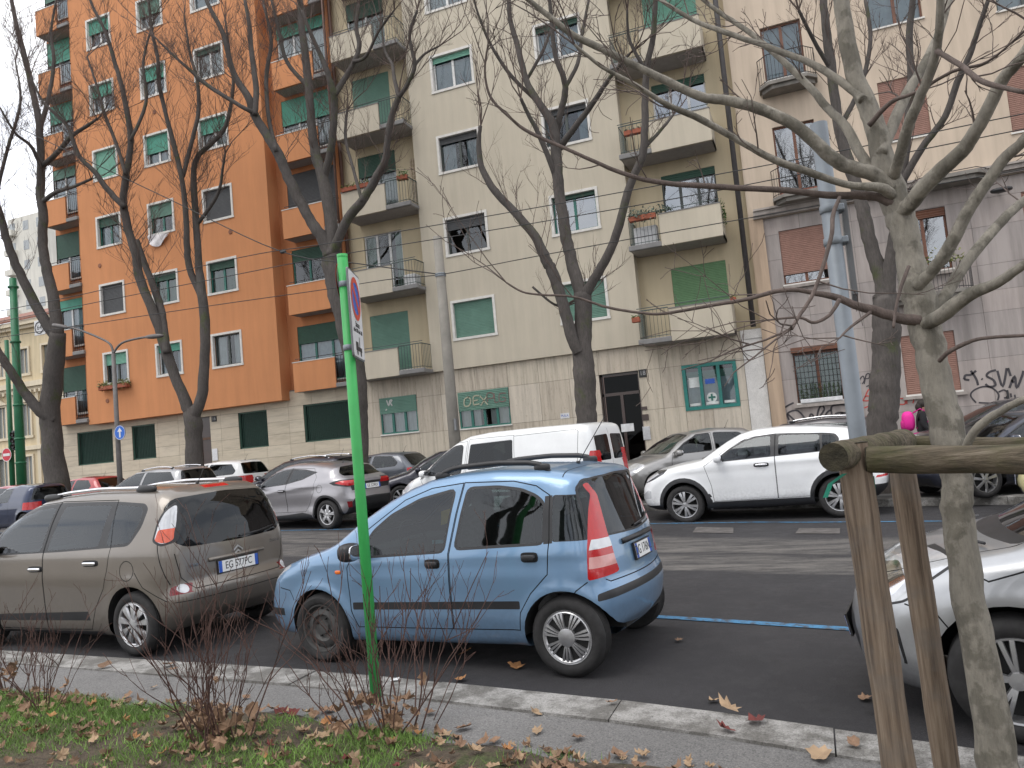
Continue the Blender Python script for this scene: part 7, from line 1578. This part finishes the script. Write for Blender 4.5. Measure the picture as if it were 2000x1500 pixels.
sr0 = P3(1628, 893, 2.80); sr1 = P3(1765, 861, 3.62); log(sr0, sr1, .050, 'rail', m2)
br0, br1 = P3(1762, 868, 3.66), P3(2000, 874, 3.6); kb = 1.0/(br1[0]-br0[0]); bre = br0+(br1-br0)*kb; log(br0, bre, .040, 'rail', m2)
for e_, dy_ in ((fre, .095), (bre, -.088)): log((e_[0]-.1, e_[1]+dy_, e_[2]+.07), (e_[0]-.08, e_[1]+dy_, -.1), .05, 'stake', m)
for a, c_, d in (((1650, 925), (1622, 945), (1612, 972)), ((1703, 930), (1706, 960), (1714, 1010))):
    y_ = 2.86 if a[0] < 1690 else 3.05; b = MB(); P = [P3(*q, y_) for q in (a, c_, d)]; w_ = np.array([.008, 0, 0]); b.add([p+s_*w_ for p in P for s_ in (-1, 1)], [(0, 2, 3, 1), (2, 4, 5, 3)]); b.build('green_tie', plain('green_webbing', (.01, .20, .13), .6), root)
# ------------------------------------------------------------------ person on the far pavement
pp = atY(1808, 880, 21.5); gz_ = road_z(pp[0], 19)+SW
def person(loc, face):
    J = dict(pel=(0, 0, .95), sp1=(.0, 0, 1.15), ch=(.02, 0, 1.36), nk=(.03, 0, 1.50), hd=(.06, 0, 1.60), top=(.06, 0, 1.72), lsh=(.02, .17, 1.42), lel=(-.04, .22, 1.14), lwr=(.10, .23, .92), lha=(.14, .22, .84), rsh=(.02, -.17, 1.42), rel=(.0, -.22, 1.14), rwr=(.16, -.21, .94), rha=(.21, -.20, .87),
             lhp=(0, .09, .90), lkn=(.16, .10, .50), lan=(.10, .10, .09), lto=(.26, .11, .045), rhp=(0, -.09, .90), rkn=(-.02, -.10, .48), ran=(-.24, -.10, .13), rto=(-.10, -.10, .04))
    E_ = [('pel', 'sp1'), ('sp1', 'ch'), ('ch', 'nk'), ('nk', 'hd'), ('hd', 'top'), ('ch', 'lsh'), ('lsh', 'lel'), ('lel', 'lwr'), ('lwr', 'lha'), ('ch', 'rsh'), ('rsh', 'rel'), ('rel', 'rwr'), ('rwr', 'rha'), ('pel', 'lhp'), ('lhp', 'lkn'), ('lkn', 'lan'), ('lan', 'lto'), ('pel', 'rhp'), ('rhp', 'rkn'), ('rkn', 'ran'), ('ran', 'rto')]
    Rr = dict(pel=.17, sp1=.165, ch=.175, nk=.065, hd=.095, top=.085, lsh=.085, lel=.065, lwr=.045, lha=.035, rsh=.085, rel=.065, rwr=.045, rha=.035, lhp=.11, lkn=.075, lan=.05, lto=.045, rhp=.11, rkn=.075, ran=.05, rto=.045)
    for s_, h in (('l', 'lha'), ('r', 'rha')):
        hx = J[h]
        for k in range(5): nm = s_+'f%d' % k; J[nm] = (hx[0]+.02+.008*k, hx[1]+(k-2)*.014, hx[2]-.075+abs(k-2)*.008+(.035 if k == 0 else 0)); Rr[nm] = .009; E_.append((h, nm))
    ks = list(J); me = bpy.data.meshes.new('person'); me.from_pydata([J[k] for k in ks], [(ks.index(a), ks.index(c)) for a, c in E_], []); o = bpy.data.objects.new('p', me); COL.objects.link(o)
    sk = o.modifiers.new('s', 'SKIN'); o.modifiers.new('u', 'SUBSURF').levels = 2
    for i, k in enumerate(ks): me.skin_vertices[0].data[i].radius = (Rr[k], Rr[k]*(1.15 if k in ('ch', 'sp1', 'pel') else 1)); me.skin_vertices[0].data[i].use_root = (k == 'pel')
    ev = o.evaluated_get(bpy.context.evaluated_depsgraph_get()); m3 = bpy.data.meshes.new_from_object(ev); bpy.data.objects.remove(o)
    for mm in (plain('black_coat', (.012, .012, .014), .85), plain('skin', (.42, .24, .17), .6), plain('dark_jeans', (.02, .03, .055), .9), plain('dark_shoe', (.015, .014, .014), .6)): m3.materials.append(mm)
    for p_ in m3.polygons:
        c = p_.center; p_.use_smooth = True
        p_.material_index = 1 if (c[2] > 1.50 or (c[2] < .90 and abs(c[1]) > .165)) else 0 if c[2] > .78 else 3 if c[2] < .10 else 2
    o = bpy.data.objects.new('person', m3); COL.objects.link(o); o.location = loc; o.rotation_euler = (0, 0, face)
    tag(o, 'pedestrian in a black coat walking along the graffiti wall', 'person')
    b = MB(); b.ellip((.045, 0, 1.665), (.115, .105, .12), 16, 10); b.ellip((-.02, 0, 1.60), (.09, .10, .12), 14, 8); b.build('hair', plain('dark_hair', (.02, .014, .01), .7), o, True, True)
    b = MB(); b.ellip((.165, 0, 1.60), (.018, .014, .022), 8, 6); b.build('nose', MATS['skin'], o, True, True)
    for sy_ in (-.035, .035): MB().ellip((.148, sy_, 1.625), (.01, .014, .009), 8, 6).build('eye', CM['ink'], o, True, True)
    MB().ellip((.15, 0, 1.56), (.01, .025, .007), 8, 6).build('mouth', plain('lip', (.3, .1, .09), .6), o, True, True)
    bp_ = thing('backpack', 'bright pink backpack on the back of the pedestrian in black', 'backpack', loc, face)
    b = MB(); b.ellip((-.30, 0, 1.27), (.15, .17, .25), 18, 12, .75); b.build('bag', plain('pink_fabric', (.75, .02, .30), .7, var=.12), bp_, True, True)
    b = MB(); b.ellip((-.42, 0, 1.18), (.06, .13, .12), 14, 8, .6); b.build('pocket', plain('deep_pink_fabric', (.55, .015, .22), .7), bp_, True, True)
    for sy_ in (-.11, .11): MB().tube([(-.18, sy_, 1.46), (-.02, sy_, 1.56), (.17, sy_, 1.44), (.17, sy_, 1.25), (-.14, sy_, 1.08)], .014, 6).build('strap', MATS['deep_pink_fabric'], bp_, True, True)
person((pp[0], 21.5, gz_), 0.0)
# ------------------------------------------------------------------ fallen leaves, grass
LM = [plain('leaf_tan', (.34, .235, .145), .85, var=.3, vscale=9), plain('leaf_brown', (.22, .135, .085), .9, var=.4, vscale=9), plain('leaf_orange', (.36, .18, .075), .85, var=.3, vscale=9), plain('leaf_maroon', (.14, .035, .03), .9, var=.3, vscale=9)]
lr = np.random.default_rng(5)
def one_leaf(px, py, z, s, mi, label):
    c = atZ(px, py, z); v, f = leaf_shape(s, .5, lr); b = MB(); b.add(place_leaf(v, np.array([c[0], c[1], z+.012]), lr, .18), f); o = b.build('fallen_leaf', LM[mi], None)
    o.location = (0, 0, 0); tag(o, label, 'leaf', {0: 'tan', 1: 'brown', 2: 'orange', 3: 'maroon'}[mi]+' leaves fallen on '+label.split(' on ')[1])
for px, py, mi, s in ((910, 1276, 2, .07), (1008, 1305, 2, .075), (1325, 1253, 1, .05), (1690, 1367, 1, .06), (898, 1330, 2, .06), (1395, 1372, 0, .05)): one_leaf(px, py, .004, s, mi, '%s plane leaf lying on the asphalt by the kerb' % ('tan', 'brown', 'orange', 'maroon')[mi])
for px, py, mi, s in ((1425, 1386, 0, .09), (1480, 1412, 3, .07), (1420, 1428, 3, .065), (330, 1300, 1, .07), (205, 1303, 1, .07), (1195, 1335+40, 1, .04), (1665, 1455, 1, .05)): one_leaf(px, py, .125, s, mi, '%s plane leaf lying on the granite kerb' % ('tan', 'brown', 'orange', 'maroon')[mi])
for px, py, mi, s in ((905, 1425, 1, .06), (1050, 1432, 0, .05), (1048, 1395, 0, .045), (1600, 1482, 0, .08), (1130, 1445, 1, .05), (640, 1390, 1, .07), (560, 1392, 0, .06), (700, 1380, 1, .06), (840, 1395, 1, .055), (250, 1362, 1, .05), (300, 1345, 0, .035), (1210, 1480, 1, .06), (870, 1440, 0, .06), (970, 1450, 1, .05), (480, 1365, 1, .04), (340, 1310, 1, .05)): one_leaf(px, py, .108, s, mi, '%s plane leaf lying on the narrow footway' % ('tan', 'brown', 'orange', 'maroon')[mi])
for k_, mm in enumerate(LM):
    b = MB()
    for _ in range((360, 460, 35, 14)[k_]):
        x = lr.uniform(-8, 1.2); y = verge_y(x)-abs(lr.normal(0, .75))+.06; v, f = leaf_shape(lr.uniform(.018, .055), 1.0, lr); b.add(place_leaf(v, np.array([x, y, vz(x, y)+.018]), lr, .4), f)
    tag(b.build('leaf_litter', mm), ('tan', 'brown', 'orange', 'maroon')[k_]+' dead leaves scattered over the grass verge', 'leaves', kind='stuff')
gm1 = plain('grass_blade', (.15, .26, .05), .7, var=.45, vscale=2.2)
N = 60000; gx_ = lr.uniform(-9, 1.6, N); vy = np.array([verge_y(x) for x in gx_]); gy_ = vy-.02-np.abs(lr.normal(0, .62, N)); den = np.sin(gx_*2.3+1.1)+np.sin(gy_*3.7+gx_*1.3)+.8*np.sin(gx_*5.9-gy_*4.1)
keep = den+lr.normal(0, .5, N) > -.15; gx_, gy_ = gx_[keep], gy_[keep]; N = len(gx_); gz = np.array([vz(x, y) for x, y in zip(gx_, gy_)])
an = lr.uniform(0, 6.28, N); hh_ = lr.uniform(.018, .055, N); wd = lr.uniform(.0020, .0042, N); ln = lr.normal(0, .6, (N, 2))*hh_[:, None]
A = np.stack([gx_-np.cos(an)*wd, gy_-np.sin(an)*wd, gz-.004], 1); B = np.stack([gx_+np.cos(an)*wd, gy_+np.sin(an)*wd, gz-.004], 1); C = np.stack([gx_+ln[:, 0], gy_+ln[:, 1], gz+hh_], 1)
V = np.stack([A, B, C], 1).reshape(-1, 3); tag(mesh_obj('grass', V, np.arange(3*N).reshape(-1, 3), gm1), 'short green winter grass in patches on the verge', 'grass', kind='stuff')
p = atZ(768, 1330, .125); b = MB(); b.add([(p[0]-.03, p[1], .125), (p[0]+.035, p[1]+.01, .13), (p[0]+.03, p[1]+.05, .14), (p[0]-.025, p[1]+.04, .128)], [(0, 1, 2, 3)]); tag(b.build('paper_scrap', SW_), 'scrap of white paper on the kerb by the green sign post', 'paper')
# ------------------------------------------------------------------ where the cars stand
def on_two(rear, front, half):
    m = (rear+front)/2; hd = math.atan2(front[1]-rear[1], front[0]-rear[0]); lf = np.array([-math.sin(hd), math.cos(hd), 0])
    if lf[1] > 0: lf = -lf      # towards the camera
    p = m-lf*half; return tuple(p), hd
def on_rear(rear, hd, wb, half):
    u = np.array([math.cos(hd), math.sin(hd), 0]); return on_two(rear, rear+u*wb, half)
p, h = on_two(atZ(1118, 1326), atZ(628, 1294.5), .765); panda(p, h)
p, h = on_rear(atZ(262, 1284), math.pi-.10, 2.54, .835); picasso(p, h)
p, h = on_two(atroad(1642, 1012), atroad(1345, 1020), .88); kia((p[0], p[1], road_z(p[0], p[1])), h)
p, h = on_rear(atroad(640, 1034), math.pi-.19, 2.64, .865); chr_((p[0], p[1], p[2]), h)
vr = van((-6.25, 15.75, road_z(-6.1, 15.75)), math.pi-.19); vr.scale = (1.08, 1, 1); c3((2.15, 5.14, 0), math.pi-.15)
def spot(px, Y, up=SW):
    p = atY(px, 900, Y); return (p[0], Y, road_z(p[0], min(Y, 19))+up)
gen(spot(1345, 18.9), math.pi+.62, (.30, .295, .29), 'silver grey hatchback nosing out behind the white crossover', L=3.85, H=1.52, pname='silver_grey_paint', platetxt='FB 913LW', res=.75, front=True, metal=.6)
gen(spot(868, 19.2), math.pi+.50, (.018, .018, .03), 'black hatchback with its bonnet beside the white van', L=4.0, H=1.47, pname='black_paint', platetxt='FX 208MV', res=.7, front=True)
gen(spot(735, 22.4), math.pi-.05, (.11, .12, .14), 'slate grey hatchback close to the cream block\'s wall', L=3.95, H=1.46, pname='slate_paint')
gen(spot(585, 19.6), math.pi-.12, (.02, .02, .022), 'black estate car behind the mauve silver crossover', L=4.5, H=1.50, kind='wagon', pname='black_paint', rails=True)
gen(spot(418, 22.6), math.pi-.05, (.70, .70, .70), 'white crossover by the orange block\'s entrance', L=4.35, H=1.58, kind='suv', metal=0, pname='plain_white_paint')
gen(spot(300, 18.3), math.pi-.12, (.33, .33, .335), 'silver estate car with roof rails behind the brown people carrier', L=4.4, H=1.50, kind='wagon', rails=True, pname='pale_silver_paint', metal=.6)
gen(spot(288, 21.6), math.pi-.05, (.028, .028, .032), 'charcoal saloon beside the street lamp', L=4.4, H=1.46, kind='sedan', pname='charcoal_paint')
gen(spot(165, 22.6), math.pi-.05, (.36, .02, .025), 'bright red hatchback beyond the left tree', L=3.9, H=1.47, pname='red_paint', metal=.1)
gen(spot(15, 22.9), math.pi-.05, (.28, .02, .03), 'dark red hatchback under the green tram pole', L=3.9, H=1.42, pname='dark_red_paint', metal=.1)
gen(spot(55, 17.6, 0), math.pi-.12, (.008, .018, .055), 'dark blue tiny two seat car ahead of the mauve silver crossover', L=2.6, Wd=1.55, H=1.50, kind='smart', pname='dark_blue_paint', res=.7)
gen(spot(1985, 18.4), math.pi+.05, (.03, .028, .03), 'black people carrier parked beside the graffiti wall', L=4.5, H=1.66, kind='suv', pname='black_paint', res=.65)
gen(spot(1990, 16.2), math.pi+.45, (.025, .03, .05), 'midnight blue hatchback facing the kerb before the black people carrier', L=4.1, H=1.42, pname='midnight_paint', res=.65, front=True)
gen(spot(2265, 14.0, 0), math.pi-.2, (.62, .56, .30), 'pale yellow small car at the far kerb', L=3.6, H=1.46, metal=0, pname='pale_yellow_paint', res=.6, front=True, platetxt='BT 640ZK')
gen(spot(1545, 19.6), math.pi-.1, (.06, .055, .06), 'dark grey estate behind the white crossover\'s roof', L=4.4, H=1.56, kind='wagon', pname='dark_grey_paint', rails=True)
